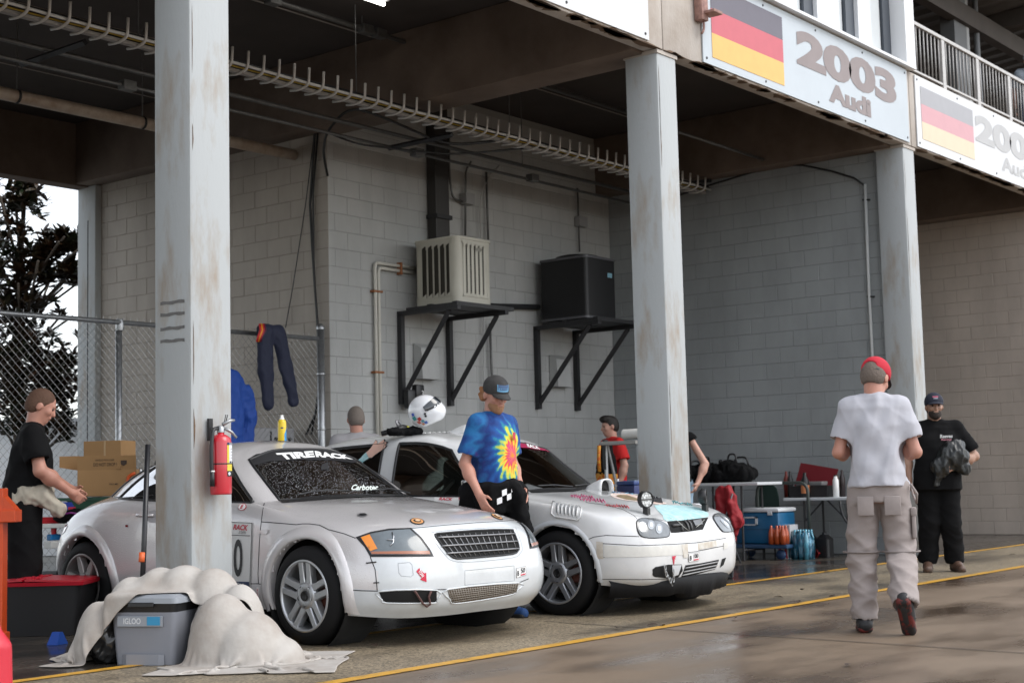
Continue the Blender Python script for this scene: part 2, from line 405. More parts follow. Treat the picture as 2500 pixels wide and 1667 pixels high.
# ================================================================== SIGNS ON THE FASCIA
M_sgn = mat('sign_panel', (.52, .57, .61), .55, var=.07, vscale=2)
M_sgnw = mat('sign_panel_white', (.66, .67, .68), .5, var=.05, vscale=2)
def flat_text(txt, x0, x1, z0, z1, y, m, name, parent, bold=.02, space=1.0):
    vs, fs = text_mesh(txt, 1.0, offset=bold, space=space)
    xs = [v.x for v in vs]; ys = [v.y for v in vs]; ax, bx, ay, by = min(xs), max(xs), min(ys), max(ys)
    mb = MB().add([(x0+(v.x-ax)/(bx-ax)*(x1-x0), y, z0+(v.y-ay)/(by-ay)*(z1-z0)) for v in vs], fs)
    return mb.build(name, m, parent)
def sign(label, x0, x1, z0, z1, m, parts):
    t = thing('sign_panel', label, 'sign', (0, 0, 0), group='signs on the fascia')
    MB().box((x0, 7.19, z0), (x1, 7.204, z1)).build('board', m, t)
    me = MB().lathe([(0, -.006), (.012, -.006), (.014, 0)], axis='y', n=8).mesh('bolt', M_dark)
    for x in np.linspace(x0+.06, x1-.06, 5):
        for z in (z0+.05, z1-.05):
            o = bpy.data.objects.new('bolt', me); COL.objects.link(o); o.parent = t; o.location = (x, 7.19, z)
    parts(t); return t
def rect(x0, x1, z0, z1, y, m, n, t): MB().box((x0, y-.001, z0), (x1, y+.001, z1)).build(n, m, t)
def s2003(t):
    for k, (nm, c) in enumerate((('gold', (.78, .48, .15)), ('red', (.58, .13, .16)), ('black', (.15, .14, .17)))):
        rect(12.25, 13.70, 5.03+.245*k, 5.03+.245*(k+1)-.0005, 7.187, mat('flag_'+nm, c, .6, var=.08), 'flag_stripe', t)
    m = mat('sign_brown', (.28, .235, .23), .6, var=.12, vscale=4)
    flat_text('2003', 14.0, 16.52, 5.33, 5.73, 7.186, m, 'lettering', t, bold=.055)
    flat_text('Audi', 14.72, 15.79, 5.06, 5.28, 7.186, m, 'lettering', t, bold=.055)
sign('pale blue sign with German flag reading 2003 Audi', 12.083, 16.85, 4.95, 5.85, M_sgn, s2003)
def s200(t):  # haze over this sign is mixed into its flag and letter colours
    for k, (nm, c) in enumerate((('gold', (.72, .60, .44)), ('red', (.62, .34, .37)), ('black', (.38, .38, .40)))):
        rect(17.24, 18.93, 5.06+.222*k, 5.06+.222*(k+1)-.0005, 7.187, mat('hazedflag_'+nm, c, .6, var=.05), 'flag_stripe', t)
    m = mat('sign_hazed', (.48, .48, .48), .6, var=.1, vscale=4)
    flat_text('200', 19.0, 20.95, 5.33, 5.71, 7.186, m, 'lettering', t, bold=.055)
    flat_text('Audi', 19.9, 21.0, 5.07, 5.27, 7.186, m, 'lettering', t, bold=.03)
sign('white sign with flag at the right edge, haze put into its colours', 17.093, 22.3, 4.945, 5.84, M_sgnw, s200)
sign('blank white sign panel at the top left of the middle column', 6.2, 11.137, 4.95, 5.85, M_sgnw, lambda t: None)
# small lamp bracket by the 2003 sign
t = thing('lamp_bracket', 'small rusty lamp bracket beside the 2003 sign', 'bracket', on_y(1702, 25, 7.2))
M_rust = mat('rusty_pink_steel', (.42, .24, .2), .7, var=.5, vscale=20)
MB().box((-.06, -.09, -.12), (.06, 0, .2), ch=.01).build('housing', M_rust, t, auto=40)
MB().box((-.02, -.2, -.06), (.14, -.05, -.03), ch=.006).build('arm', M_rust, t)
MB().tube(fillet([(.03, -.05, -.1), (.03, -.05, -.2), (-.03, -.06, -.25)], .03), .012, 6).build('hook', M_rust, t, smooth=True)

# ================================================================== UPPER FLOOR
M_white = mat('white_frame', (.74, .75, .76), .45, bump=.03)
M_wglass = mat('office_glass', (.62, .65, .66), .08, spec=.8, var=.05, vscale=1)
M_gap = mat('mullion_dark', (.06, .07, .085), .5)  # dark colour of the window mullions
tag(MB().box((-4, 7.12, 5.868), (17.0, 7.45, 5.9)).build('window_sill', M_white), 'white metal sill above the 2003 sign', 'sill')
xs = [11.2, 12.3, 13.4, 14.48, 15.52, 16.55]
wl = ['leftmost', 'second', 'third', 'fourth', 'fifth']
for i in range(5):
    x0, x1 = xs[i], xs[i+1]
    t = thing('office_window', wl[i]+' tall office window from the left above the 2003 sign', 'window', (x0, 7.3, 5.9), group='upper floor office windows')
    MB().box((.34, .06, .03), (x1-x0-.02, .075, 2.6)).build('pane', M_wglass, t)
    MB().box((.22, -.03, 0), (.34, .1, 2.65)).build('frame', M_white, t)
    MB().box((.30, -.005, 0), (x1-x0, .1, .03)).build('sill', M_white, t)
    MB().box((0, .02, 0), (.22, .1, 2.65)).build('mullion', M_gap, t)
    MB().box((.34, .04, .85), (x1-x0-.02, .059, .9)).build('transom', M_white, t)
tag(MB().box((16.77, 7.14, 5.9), (17.04, 7.42, 8.6)).build('corner_post', M_white), 'white corner post between the windows and the railing', 'post')
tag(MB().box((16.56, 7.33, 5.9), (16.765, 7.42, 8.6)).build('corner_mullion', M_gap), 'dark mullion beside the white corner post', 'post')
tag(MB().box((-4, 7.5, 5.9), (16.9, 7.6, 8.7)).build('office_wall', mat('office_interior', (.5, .5, .5), .9)), 'pale office wall behind the upper windows', 'wall')
# railing
M_rail = mat('railing_steel', (.52, .50, .48), .5, metal=.2, var=.2, vscale=12)
t = thing('balcony_railing', 'steel balcony railing with thin balusters above the haze paled sign', 'railing', (17.05, 7.28, 5.88))
MB().box((0, -.025, .66), (11, .025, .71), ch=.008).build('top_rail', M_rail, t)
MB().box((0, -.015, .055), (11, .015, .08)).build('bottom_rail', M_rail, t)
bme = MB().tube([(0, 0, .08), (0, 0, .66)], .011, 8).mesh('baluster', mat('baluster_steel', (.34, .33, .32), .5, metal=.4), True)
pme = MB().box((-.05, -.02, 0), (.05, .02, .66), ch=.004).mesh('post', M_rail)
x = 0.0; k = 0
while x < 6.2:
    x += .118; k += 1
    o = bpy.data.objects.new('post' if k % 10 == 0 else 'baluster', pme if k % 10 == 0 else bme); COL.objects.link(o); o.parent = t; o.location = (x, 0, 0)
# upper concourse beyond
M_uroof = mat('dark_roof_deck', (.10, .085, .075), .8, var=.3, vscale=2)
struct(MB().box((17.05, 7.0+.39, 5.885), (34, 16.4, 5.9)).build('upper_floor', M_slab))
t = thing('canopy_roof', 'dark ribbed canopy roof over the upper balcony', 'roof', (0, 0, 0))
G = []
for i in range(140):
    x = 17.1+i*.12; z = 9.2+(.05 if (i//2) % 2 else 0); G.append([(x, 7.0, z), (x, 16.4, z-.9)])
MB().grid(G).build('deck', mat('ribbed_deck', (.17, .16, .15), .6, var=.3, vscale=2), t)
for x in (18, 20.5, 23, 25.5): MB().box((x, 7.05, 8.75), (x+.14, 16.3, 9.05)).build('purlin', M_uroof, t)
for y in (9, 12): MB().box((17.1, y, 8.4), (34, y+.18, 8.72)).build('purlin', M_uroof, t)
tag(MB().box((17.05, 15.2, 5.9), (34, 15.4, 9.3)).build('upper_back_wall', M_uroof), 'dark back wall of the upper balcony', 'wall')
tag(MB().box((17.06, 7.6, 5.9), (17.2, 15.2, 9.3)).build('upper_side_wall', M_uroof), 'dark side wall beside the office windows', 'wall')
t = thing('steel_column', 'dark steel column standing behind the balcony railing', 'column', on_y(2328, 60, 9.2)); t.location.z = 5.9
MB().box((-.28, -.12, 0), (.24, .12, 3.3)).build('shaft', mat('steel_grey', (.16, .165, .17), .6), t)
MB().box((.245, -.12, .2), (.36, .1, 3.3)).build('flange', mat('steel_pale', (.42, .43, .43), .6), t)
MB().tube(fillet([(.75, -.1, 3.4), (.75, -.1, 1.15), (.42, -.1, .75), (.42, -.1, .0)], .15), .05, 8).build('downpipe', mat('pipe_grey', (.26, .27, .28), .5), t, smooth=True)
# ================================================================== CEILING SERVICES
M_cond = mat('conduit_steel', (.17, .17, .165), .5, metal=.6, var=.3, vscale=20)
M_tray = mat('cable_tray_paint', (.62, .60, .57), .5, var=.1)
M_cable = mat('black_cable', (.012, .012, .012), .5)
t = thing('cable_tray', 'long cable tray with upright hooks hanging under the ceiling', 'cable tray', (0, 10.0, 4.72))
MB().box((3.2, -.03, -.03), (16.7, .03, .0), ch=.004).build('spine', mat('tray_spine', (.33, .31, .29), .6, var=.3), t)
rib = MB().tube(fillet([(0, .12, -.02), (0, 0, -.035), (0, -.13, -.01), (0, -.14, .15)], .05), .0125, 8).mesh('hook', M_tray, True)
x = 3.3
while x < 16.6:
    o = bpy.data.objects.new('hook', rib); COL.objects.link(o); o.parent = t; o.location = (x, 0, 0); x += .186
rr = random.Random(2); mats_ = [M_cable, M_cable, M_cable, mat('yellow_cable', (.5, .35, .05), .5), mat('white_cable', (.6, .6, .58), .5)]
for k in range(9):
    yy = -.1+.025*k; pts = [(3.2+i*.45, yy+rr.uniform(-.012, .012), .012+.018*(k % 3)+rr.uniform(0, .012)) for i in range(31)]
    MB().tube(pts, .014 if k not in (3, 4) else .009, 6).build('cable', mats_[3] if k == 3 else (mats_[4] if k == 0 else M_cable), t, smooth=True)
rod = MB().tube([(0, 0, 0), (0, 0, .97)], .006, 6).mesh('hanger_rod', M_cond)
for x in (4.6, 7.6, 10.2, 12.6, 15.0):
    o = bpy.data.objects.new('hanger_rod', rod); COL.objects.link(o); o.parent = t; o.location = (x, 0, 0)
def conduit(label, pts, r, m=None, boxes=(), rods=(), name='conduit'):
    t = thing(name, label, 'conduit', (0, 0, 0), group='conduits and pipes')
    MB().tube(fillet(pts, .12), r, 10).build('pipe', m or M_cond, t, smooth=True)
    for p in boxes: MB().box((p[0]-.07, p[1]-.05, p[2]-.045), (p[0]+.07, p[1]+.05, p[2]+.045), ch=.006).build('junction_box', M_cond, t)
    for p in rods: MB().tube([p, (p[0], p[1], 5.69)], .006, 6).build('hanger_rod', M_cond, t)
    return t
conduit('grey conduit run crossing the ceiling behind the cable tray, upper of a pair', [(3, 10.85, 4.78), (16.8, 10.85, 4.78)], .022, rods=[(6.2, 10.85, 4.78), (8.9, 10.85, 4.78), (13.9, 10.85, 4.78)])
conduit('grey conduit run crossing the ceiling behind the cable tray, lower of a pair', [(3, 10.95, 4.66), (16.8, 10.95, 4.66)], .017, boxes=[(8.2, 10.95, 4.66), (12.1, 10.93, 4.66), (14.2, 10.93, 4.68)])
conduit('thin conduit close under the ceiling, nearest the front', [(4, 10.2, 5.56), (15.6, 10.2, 5.56)], .024, boxes=[(10.55, 10.2, 5.56), (10.75, 10.2, 5.56), (9.3, 10.2, 5.56)], rods=[(10.5, 10.2, 5.56)])
M_pvc = mat('old_white_pipe', (.60, .53, .45), .5, var=.3, vscale=8, col2=(.40, .30, .22))
t = conduit('thick cream drain pipe crossing under the ceiling at left', [(3, 12.17, 4.72), (11.4, 12.17, 4.72)], .062, M_pvc, name='drain_pipe')
for x in (7.85, 9.3):
    MB().lathe([(.066, -.015), (.07, 0), (.066, .015)], o=(x, 12.17, 4.72), axis='x', n=16).build('clamp', M_dark, t, smooth=True)
    MB().tube([(x, 12.17, 4.78), (x, 12.17, 5.69)], .007, 6).build('hanger_rod', M_cond, t)
# strut channels
for k, (a, b) in enumerate(((on_z(52, 158, 4.72), on_z(208, 104, 4.72)), (on_z(949, 362, 4.66), on_z(1104, 329, 4.66)))):
    o = MB().tube([a, b], .03, 4).build('strut_channel', M_dark); tag(o, ('diagonal strut channel under the ceiling at far left', 'diagonal strut channel in front of the pale block wall')[k], 'strut')
# conduits on the back wall
Y0 = 11.6
def wx(px, py): return on_y(px, py, Y0)
conduit('conduit bending down the wall into a small grey box above the cream unit', [wx(1095, 300), wx(1097, 430), wx(1105, 485), wx(1128, 492)], .014)
t = conduit('conduit dropping through the small grey box to the cream unit', [wx(1150, 395), wx(1137, 415), wx(1136, 575)], .013)
MB().box((wx(1128, 480).x, 11.53, wx(1128, 498).z), (wx(1149, 480).x, 11.64, wx(1128, 471).z), ch=.008).build('junction_box', mat('grey_box', (.30, .30, .30), .5), t)
conduit('thin conduit right of the grey box on the pale wall', [wx(1218, 405), wx(1188, 440), wx(1172, 485), wx(1173, 580)], .009, mat('pale_conduit', (.45, .45, .44), .5))
conduit('dark conduit dropping from the ceiling right of the cream unit', [wx(1187, 420), wx(1192, 585)], .014)
conduit('thin conduit running down behind the cream unit bracket', [wx(1180, 775), wx(1183, 1080)], .009, mat('pale_conduit', (.45, .45, .44), .5))
conduit('twisted grey cable running down the wall behind the capped man', [wx(1196, 790), wx(1200, 900), wx(1208, 1000), wx(1210, 1080)], .016)
t = conduit('conduit dropping to the black unit with a small box', [wx(1410, 460), wx(1415, 615)], .012)
MB().box((wx(1408, 540).x, 11.55, wx(1408, 552).z), (wx(1428, 540).x, 11.64, wx(1408, 528).z), ch=.008).build('junction_box', MATS['grey_box'], t)
# downpipe (dark square duct) above cream unit
t = thing('wall_duct', 'dark square duct running up the wall above the cream unit', 'duct', (0, 0, 0))
a = wx(1045, 300).x; b = wx(1078, 300).x
MB().box((a, 11.5, 3.6), (b, 11.64, 5.68), ch=.01).build('duct', mat('duct_black', (.035, .032, .03), .45), t)
MB().box((a-.015, 11.47, 4.12), (b+.015, 11.645, 4.17)).build('strap', M_dark, t)
# pale twin refrigerant pipes
t = thing('wall_pipes', 'pair of pale pipes bending along the wall to the cream unit', 'pipe', (0, 0, 0))
for k in (0, 1):
    o = .055*k
    MB().tube(fillet([(12.80, 11.61, 3.50-o), (12.10+o, 11.61, 3.50-o), (12.10+o, 11.61, .9)], .06), .02, 10).build('pipe', mat('pale_pipe', (.62, .60, .54), .5), t, smooth=True)
for p in ((12.08, 3.17), (12.08, 2.25)): MB().box((p[0]-.03, 11.585, p[1]-.012), (p[0]+.12, 11.645, p[1]+.012)).build('clamp', mat('rust', (.3, .12, .05), .8), t)
MB().box((12.50, 11.58, 3.40), (12.53, 11.645, 3.54)).build('clamp', MATS['rust'], t)
# black cables down the corner of the side wall
t = thing('hanging_cables', 'black cables dropping down the corner of the block wall behind the fence', 'cable', (0, 0, 0))
def sx(px, py): return on_x(px, py, 11.375)
MB().tube([sx(770, 300), sx(768, 330), sx(757, 500), sx(762, 600), sx(770, 720), sx(776, 800), sx(778, 950), sx(770, 1010), sx(748, 1060)], .014, 8).build('cable', M_cable, t, smooth=True)
MB().tube([sx(776, 320), sx(764, 470), sx(766, 640), sx(776, 830), sx(780, 960), sx(760, 1060)], .011, 8).build('cable', M_cable, t, smooth=True)
MB().tube([sx(765, 345), sx(746, 500), sx(715, 700), sx(697, 800)], .006, 6).build('cord', M_cable, t)
P = [Vector(p) for p in ((12.4, 10.05, 4.7), (11.9, 10.3, 4.6), (11.2, 10.6, 4.85), (10.9, 10.8, 4.95), (10.85, 11.1, 4.7), (11.2, 11.5, 4.6), (11.38, 11.62, 4.4))]
MB().tube(fillet(P, .3), .015, 8).build('cable', M_cable, t, smooth=True)
MB().tube(fillet([P[0]+Vector((.5, 0, 0)), (12.1, 10.4, 4.55), (11.2, 11.0, 4.62), (10.95, 11.2, 4.75)], .3), .011, 8).build('cable', M_cable, t, smooth=True)
# cable on the grey side wall with conduit
def tx(px, py): return on_x(px, py, 16.82)
t = thing('wall_conduit', 'pale conduit with a drooping cable on the grey side wall', 'conduit', (0, 0, 0))
pts = [tx(1655, 478), tx(1700, 462), tx(1800, 432), tx(1900, 402), tx(1960, 404), tx(2030, 418), tx(2085, 435), tx(2112, 453)]
MB().tube(pts, .012, 8).build('cable', M_cable, t, smooth=True)
MB().tube([tx(2112, 450), tx(2121, 700), tx(2135, 960), tx(2141, 1250)], .02, 8).build('pipe', mat('conduit_pale', (.55, .56, .55), .5), t, smooth=True)
for p in ((2115, 488), (2126, 724)): MB().tube([tx(p[0]-9, p[1]), tx(p[0]+9, p[1])], .012, 6).build('clamp', M_dark, t)
MB().lathe([(.05, -.12), (.06, -.12), (.06, .12), (.05, .12)], o=tx(1688, 446)+Vector((-.15, 0, 0)), axis='x', n=16).build('pipe_end', mat('pipe_end', (.30, .27, .26), .6), t, smooth=True)
MB().tube([tx(1640, 445)+Vector((-.1, 0, 0)), tx(1740, 442)+Vector((-.05, 0, 0))], .03, 8).build('strut', M_dark, t)
conduit('conduit crossing under the front ceiling towards the grey side wall', [on_z(1655, 322, 5.1), tx(1895, 400)], .02, rods=[tuple(tx(1900, 400))])
# ceiling lamp: lit batten just over the frame
t = thing('ceiling_lamp', 'lit batten lamp on the ceiling above the silver car', 'lamp', (9.62, 9.6, 5.60))
MB().box((-.6, -.06, .03), (.6, .06, .088), ch=.008).build('housing', M_white, t)
MB().tube([(-.57, 0, 0), (.57, 0, 0)], .02, 10).build('tube', mat('lamp_tube', (1, 1, 1), .5, emit=(1, .97, .92), estr=3), t)
# ================================================================== AIR CONDITIONERS
def bracket(label, x0, x1, y0, parent=None):
    t = thing('wall_bracket', label, 'bracket', (0, 0, 0), group='air conditioner brackets')
    for x in (x0, x1-.06):
        MB().box((x, 11.58, 1.90), (x+.06, 11.645, 2.94)).build('upright', M_dark, t)
        MB().box((x, y0, 2.92), (x+.06, 11.645, 2.97)).build('arm', M_dark, t)
        a, b = Vector((x+.03, 11.60, 1.97)), Vector((x+.03, y0+.15, 2.92))
        MB().tube([a, b], .036, 4).build('brace', M_dark, t)
    for y in (y0, 11.1): MB().box((x0-.01, y, 2.965), (x1+.1, y+.07, 3.01)).build('cross_bar', M_dark, t)
    MB().box((x0+.0, y0+.02, 2.972), (x1+.05, 11.5, 3.0)).build('shelf', M_dark, t)
bracket('black steel wall bracket carrying the cream air conditioner', 12.49, 13.40, 10.72)
bracket('black steel wall bracket carrying the black air conditioner', 15.06, 15.97, 10.62)
M_cream = mat('ac_cream', (.55, .53, .45), .5, var=.1, vscale=4)
M_coil = mat('ac_coil', (.05, .045, .035), .7)
t = thing('air_conditioner', 'cream louvred air conditioner on a wall bracket', 'air conditioner', (12.95, 11.17, 3.012))
w, d, h = .32, .33, .77
def rrect(w, d, r, n=4):
    p = []
    for cx, cy, a0 in ((w-r, d-r, 0), (-w+r, d-r, 90), (-w+r, -d+r, 180), (w-r, -d+r, 270)):
        for k in range(n+1): a = R(a0+90*k/n); p.append((cx+r*math.cos(a), cy+r*math.sin(a)))
    return p
MB().prism(rrect(w-.012, d-.012, .07), .02, h-.03).build('coil', M_coil, t, auto=30)
for z0, z1 in ((0, .09), (h-.075, h-.03)): MB().prism(rrect(w, d, .08), z0, z1).build('band', M_cream, t, auto=30)
MB().prism(rrect(w+.012, d+.012, .09), h-.03, h).build('lid', M_cream, t, auto=30)
for cx, cy in ((-1, -1), (1, -1), (-1, 1), (1, 1)):
    pp = [(x, y) for x, y in rrect(w, d, .08)]
    MB().box((cx*(w-.11), cy*(d-.0), .08), (cx*(w-.085), cy*(d-.03), h-.06)).build('corner_post', M_cream, t)
    MB().box((cx*(w), cy*(d-.11), .08), (cx*(w-.03), cy*(d-.085), h-.06)).build('corner_post', M_cream, t)
    a0 = {(-1, -1): 180, (1, -1): 270, (-1, 1): 90, (1, 1): 0}[(cx, cy)]
    G = [[(cx*(w-.09)+.09*math.cos(R(a0+90*k/6)), cy*(d-.09)+.09*math.sin(R(a0+90*k/6)), z) for z in (.05, h-.05)] for k in range(7)]
    MB().grid(G).build('corner_post', M_cream, t, smooth=True)
def louv(o, u, n, span, count):
    for k in range(count):
        s = -span/2+span*(k+.15)/count; ww = span/count*.40
        o_ = Vector(o); U = Vector(u); N = Vector(n); p = o_+U*s; q = o_+U*(s+ww)
        zl, zh = .085, h-.07; sl = .045
        MB().add([p+N*.004+Vector((0, 0, zl)), q+N*.016+Vector((0, 0, zl)), q+N*.016+Vector((0, 0, zh)), p+N*.004+Vector((0, 0, zh))], [(0, 1, 2, 3)]).build('louvre', M_cream, t)
        MB().add([p+N*.013+Vector((0, 0, zl)), p+U*(span/count)+N*.013+Vector((0, 0, zl)), p+U*(span/count)+N*.013+Vector((0, 0, zl+.055))], [(0, 1, 2)]).build('louvre', M_cream, t)
        MB().add([p+N*.013+Vector((0, 0, zh)), p+U*(span/count)+N*.013+Vector((0, 0, zh)), p+N*.013+Vector((0, 0, zh-.055))], [(0, 1, 2)]).build('louvre', M_cream, t)
louv((0, -d, 0), (1, 0, 0), (0, -1, 0), 2*w-.2, 6); louv((-w, 0, 0), (0, -1, 0), (-1, 0, 0), 2*d-.2, 5)
mb = MB()
for k in range(30): z = .1+k*.02; mb.box((-w+.1, -d+.002, z), (w-.1, -d+.008, z+.006))
mb.build('grille_wires', mat('ac_wire', (.36, .35, .30), .5), t)['kind'] = 'stuff'
MB().lathe([(0, .001), (.04, .001), (.05, 0)], o=(.06, 0, 0), n=12, M=Matrix.Translation((0, -d-.02, h-.13)) @ Matrix.Rotation(PI/2, 4, 'X') @ Matrix.Scale(.5, 4, (0, 1, 0))).build('badge', mat('badge_grey', (.25, .24, .2), .4), t)
t = thing('air_conditioner', 'black boxy air conditioner on a wall bracket', 'air conditioner', (15.40, 11.16, 3.012))
w2, d2, h2 = .33, .37, .80
M_acb = mat('ac_black', (.010, .010, .011), .5)
MB().prism(rrect(w2, d2, .05), .03, h2-.03).build('cabinet', M_acb, t, auto=30)
MB().prism(rrect(w2+.012, d2+.012, .06), 0, .03).build('base', mat('ac_edge', (.10, .10, .11), .4), t, auto=30)
MB().prism(rrect(w2+.012, d2+.012, .06), h2-.03, h2).build('lid', MATS['ac_edge'], t, auto=30)
MB().lathe([(.29, h2), (.28, h2+.035), (.22, h2+.05), (0, h2+.05)], n=28).build('fan_guard', M_acb, t, smooth=True)
o = rect(.14, .24, .55, .61, -d2-.002, mat('badge_blue', (.22, .42, .52), .4), 'badge', t)
conduit('black pipe joining the two air conditioners along the wall', [(13.25, 11.58, 3.10), (15.1, 11.58, 3.22)], .035, M_dark)
tag(MB().box((13.85, 11.52, 3.06), (14.0, 11.6, 3.18), ch=.01).build('pipe_valve', mat('valve_red', (.35, .05, .07), .5)), 'small red valve on the black pipe between the units', 'valve')
# wall vents (hooded boxes)
for k, (x, lb) in enumerate(((12.93, 'pale hooded vent on the wall below the cream unit'), (15.55, 'pale hooded vent on the wall below the black unit'))):
    t = thing('wall_vent', lb, 'vent', (x, 11.64, 2.2), group='wall vents')
    v = [(-.17, 0, 0), (.17, 0, 0), (.17, 0, .42), (-.17, 0, .42), (-.15, -.12, 0), (.15, -.12, 0), (.15, -.10, .36), (-.15, -.10, .36)]
    MB().add(v, [(4, 5, 6, 7), (0, 4, 7, 3), (1, 2, 6, 5), (3, 7, 6, 2), (0, 1, 5, 4)]).build('hood', M_blk3, t)
# ================================================================== CAR TOOLKIT
def crom(P, sub, mirror=None):
    """Catmull-Rom through P (n,...,3) along axis 0 with sub[i] steps per interval; mirror: ghost points reflected in y=0"""
    P = np.asarray(P, float); n = len(P)
    if mirror:
        m = np.array([1, -1, 1]); a = P[1]*m; b = P[-2]*m
    else:
        a = 2*P[0]-P[1]; b = 2*P[-1]-P[-2]
    Q = np.concatenate([a[None], P, b[None]]); out = []
    for i in range(n-1):
        p0, p1, p2, p3 = Q[i], Q[i+1], Q[i+2], Q[i+3]; k = sub[i] if hasattr(sub, '__len__') else sub
        sh = [1]*(P.ndim-2)+[1]
        d01 = np.maximum(np.linalg.norm(p1-p0, axis=-1, keepdims=True), 1e-4)**.5; d12 = np.maximum(np.linalg.norm(p2-p1, axis=-1, keepdims=True), 1e-4)**.5; d23 = np.maximum(np.linalg.norm(p3-p2, axis=-1, keepdims=True), 1e-4)**.5
        m1 = (p1-p0)/d01-(p2-p0)/(d01+d12)+(p2-p1)/d12; m2 = (p2-p1)/d12-(p3-p1)/(d12+d23)+(p3-p2)/d23
        m1 = m1*d12; m2 = m2*d12
        for j in range(k):
            t = j/k; out.append((2*t**3-3*t**2+1)*p1+(t**3-2*t**2+t)*m1+(-2*t**3+3*t**2)*p2+(t**3-t**2)*m2)
    out.append(P[-1]); return np.array(out)
def pip(poly, x, y):
    c = False; n = len(poly); j = n-1
    for i in range(n):
        xi, yi = poly[i]; xj, yj = poly[j]
        if (yi > y) != (yj > y) and x < (xj-xi)*(y-yi)/(yj-yi)+xi: c = not c
        j = i
    return c
def smooth_poly(poly, k=4, closed=True):
    P = np.array(poly, float); n = len(P); out = []
    for i in range(n if closed else n-1):
        p0 = P[i-1] if closed or i else P[0]; p1 = P[i]; p2 = P[(i+1) % n]; p3 = P[(i+2) % n] if closed else P[min(i+2, n-1)]
        for j in range(k):
            t = j/k; out.append(.5*((2*p1)+(-p0+p2)*t+(2*p0-5*p1+4*p2-p3)*t*t+(-p0+3*p1-3*p2+p3)*t**3))
    if not closed: out.append(P[-1])
    return [tuple(p) for p in out]
class CarB:
    def __init__(s, name, label, ox, oy, az):
        s.M = Matrix.Translation((ox, oy, 0)) @ Matrix.Rotation(R(az), 4, 'Z'); s.Mi = s.M.inverted()
        s.root = thing(name, label, 'car', (ox, oy, 0), R(az)); s.bvh = None
    def px(s, p): return pix(s.M @ Vector(p))
    def hit(s, x, y, off=.003):
        d = Vector(ray(x, y)).normalized(); o = Vector(CAMP)
        loc, nor, idx, dist = s.bvh.ray_cast(o, d)
        if loc is None:
            # just off the silhouette: nearest point of the shell
            loc, nor, idx, dist = s.bvh.find_nearest(o+d*s.lastd)
        else: s.lastd = dist
        if nor.dot(d) > 0: nor = -nor
        return s.Mi @ (loc+nor*off)
    lastd = 9.0
    def patch(s, poly, m, name, parent=None, off=.003, step=6, mirror=False, smooth=0, extra=(), label=None):
        if smooth: poly = smooth_poly(poly, smooth)
        pts = [Vector(p) for p in poly]; n = len(pts)
        xs = [p[0] for p in poly]; ys = [p[1] for p in poly]
        inner = []
        x = min(xs)+step*.5
        while x < max(xs):
            y = min(ys)+step*.5
            while y < max(ys):
                if pip(poly, x, y): inner.append(Vector((x, y)))
                y += step
            x += step
        # boundary refined
        B = []
        for i in range(n):
            a, b = pts[i], pts[(i+1) % n]; k = max(1, int((b-a).length/step))
            B += [a.lerp(b, j/k) for j in range(k)]
        nb = len(B)
        V, E, F, *_ = delaunay_2d_cdt(B+inner, [(i, (i+1) % nb) for i in range(nb)], [], 1, 1e-4)
        W = [s.hit(v.x, v.y, off) for v in V]
        F = [f for f in F if pip(poly, sum(V[i].x for i in f)/3, sum(V[i].y for i in f)/3)]
        mb = MB().add(W, F); o = mb.build(name, m, parent or s.root, smooth=True)
        if label: o['label'] = label
        if mirror:
            o2 = MB().add([(w.x, -w.y, w.z) for w in W], [tuple(reversed(f)) for f in F]).build(name, m, parent or s.root, smooth=True)
        return o
    def line(s, pts, r, m, name, parent=None, off=0.0, mirror=False, smooth=0, closed=False, n=6, step=8):
        if smooth: pts = smooth_poly(pts, smooth, closed)
        P = []; k_ = len(pts)
        for i in range(k_ if closed else k_-1):
            a, b = Vector(pts[i]), Vector(pts[(i+1) % k_]); k = max(1, int((b-a).length/step)); P += [a.lerp(b, j/k) for j in range(k)]
        if not closed: P.append(Vector(pts[-1]))
        W = [s.hit(p.x, p.y, off) for p in P]
        o = MB().tube(W, r, n, closed=closed).build(name, m, parent or s.root, smooth=True)
        if mirror: MB().tube([(w.x, -w.y, w.z) for w in W], r, n, closed=closed).build(name, m, parent or s.root, smooth=True)
        return o
    def text(s, txt, quad, m, name, parent=None, off=.005, bold=.0, shear=0.0, space=1.0, mirror=False):
        """quad px: bottom-left, bottom-right, top-right, top-left of the text's bounding box"""
        vs, fs = text_mesh(txt, 1.0, offset=bold, shear=shear, space=space)
        xs = [v.x for v in vs]; ys = [v.y for v in vs]; ax, bx, ay, by = min(xs), max(xs), min(ys), max(ys); q = [Vector(p) for p in quad]; W = []
        for v in vs:
            u = (v.x-ax)/(bx-ax); w = (v.y-ay)/(by-ay); p = q[0].lerp(q[1], u).lerp(q[3].lerp(q[2], u), w); W.append(s.hit(p.x, p.y, off))
        return MB().add(W, fs).build(name, m, parent or s.root)
    # ---- shells
    def shells(s, cols, green, sub, tsub, gsub, wheels, arch_r, white_poly=None, windows=(), paint=None, paint2=None, roofpaint=None):
        """cols: control columns (front centre .. rear centre) of 7 points; green: same number of columns of 6 points"""
        A = np.array(cols, float); G = np.array(green, float)
        G[:, 0] = A[:, -1]
        def dense(P, ts):
            P = crom(P, sub, mirror=True)                       # along s
            P = crom(np.swapaxes(P, 0, 1), ts); return np.swapaxes(P, 0, 1)   # along t
        L = dense(A, tsub); U = dense(G, gsub)
        for Q in (L, U): Q[0, :, 1] = 0; Q[-1, :, 1] = 0
        s.L, s.U = L, U; S = L.shape[0]
        full = []                                              # world BVH of the uncut shell
        mb = MB()
        for Q in (L, U):
            mb.grid([[tuple(p) for p in row] for row in Q]); mb.grid([[(p[0], -p[1], p[2]) for p in row] for row in Q])
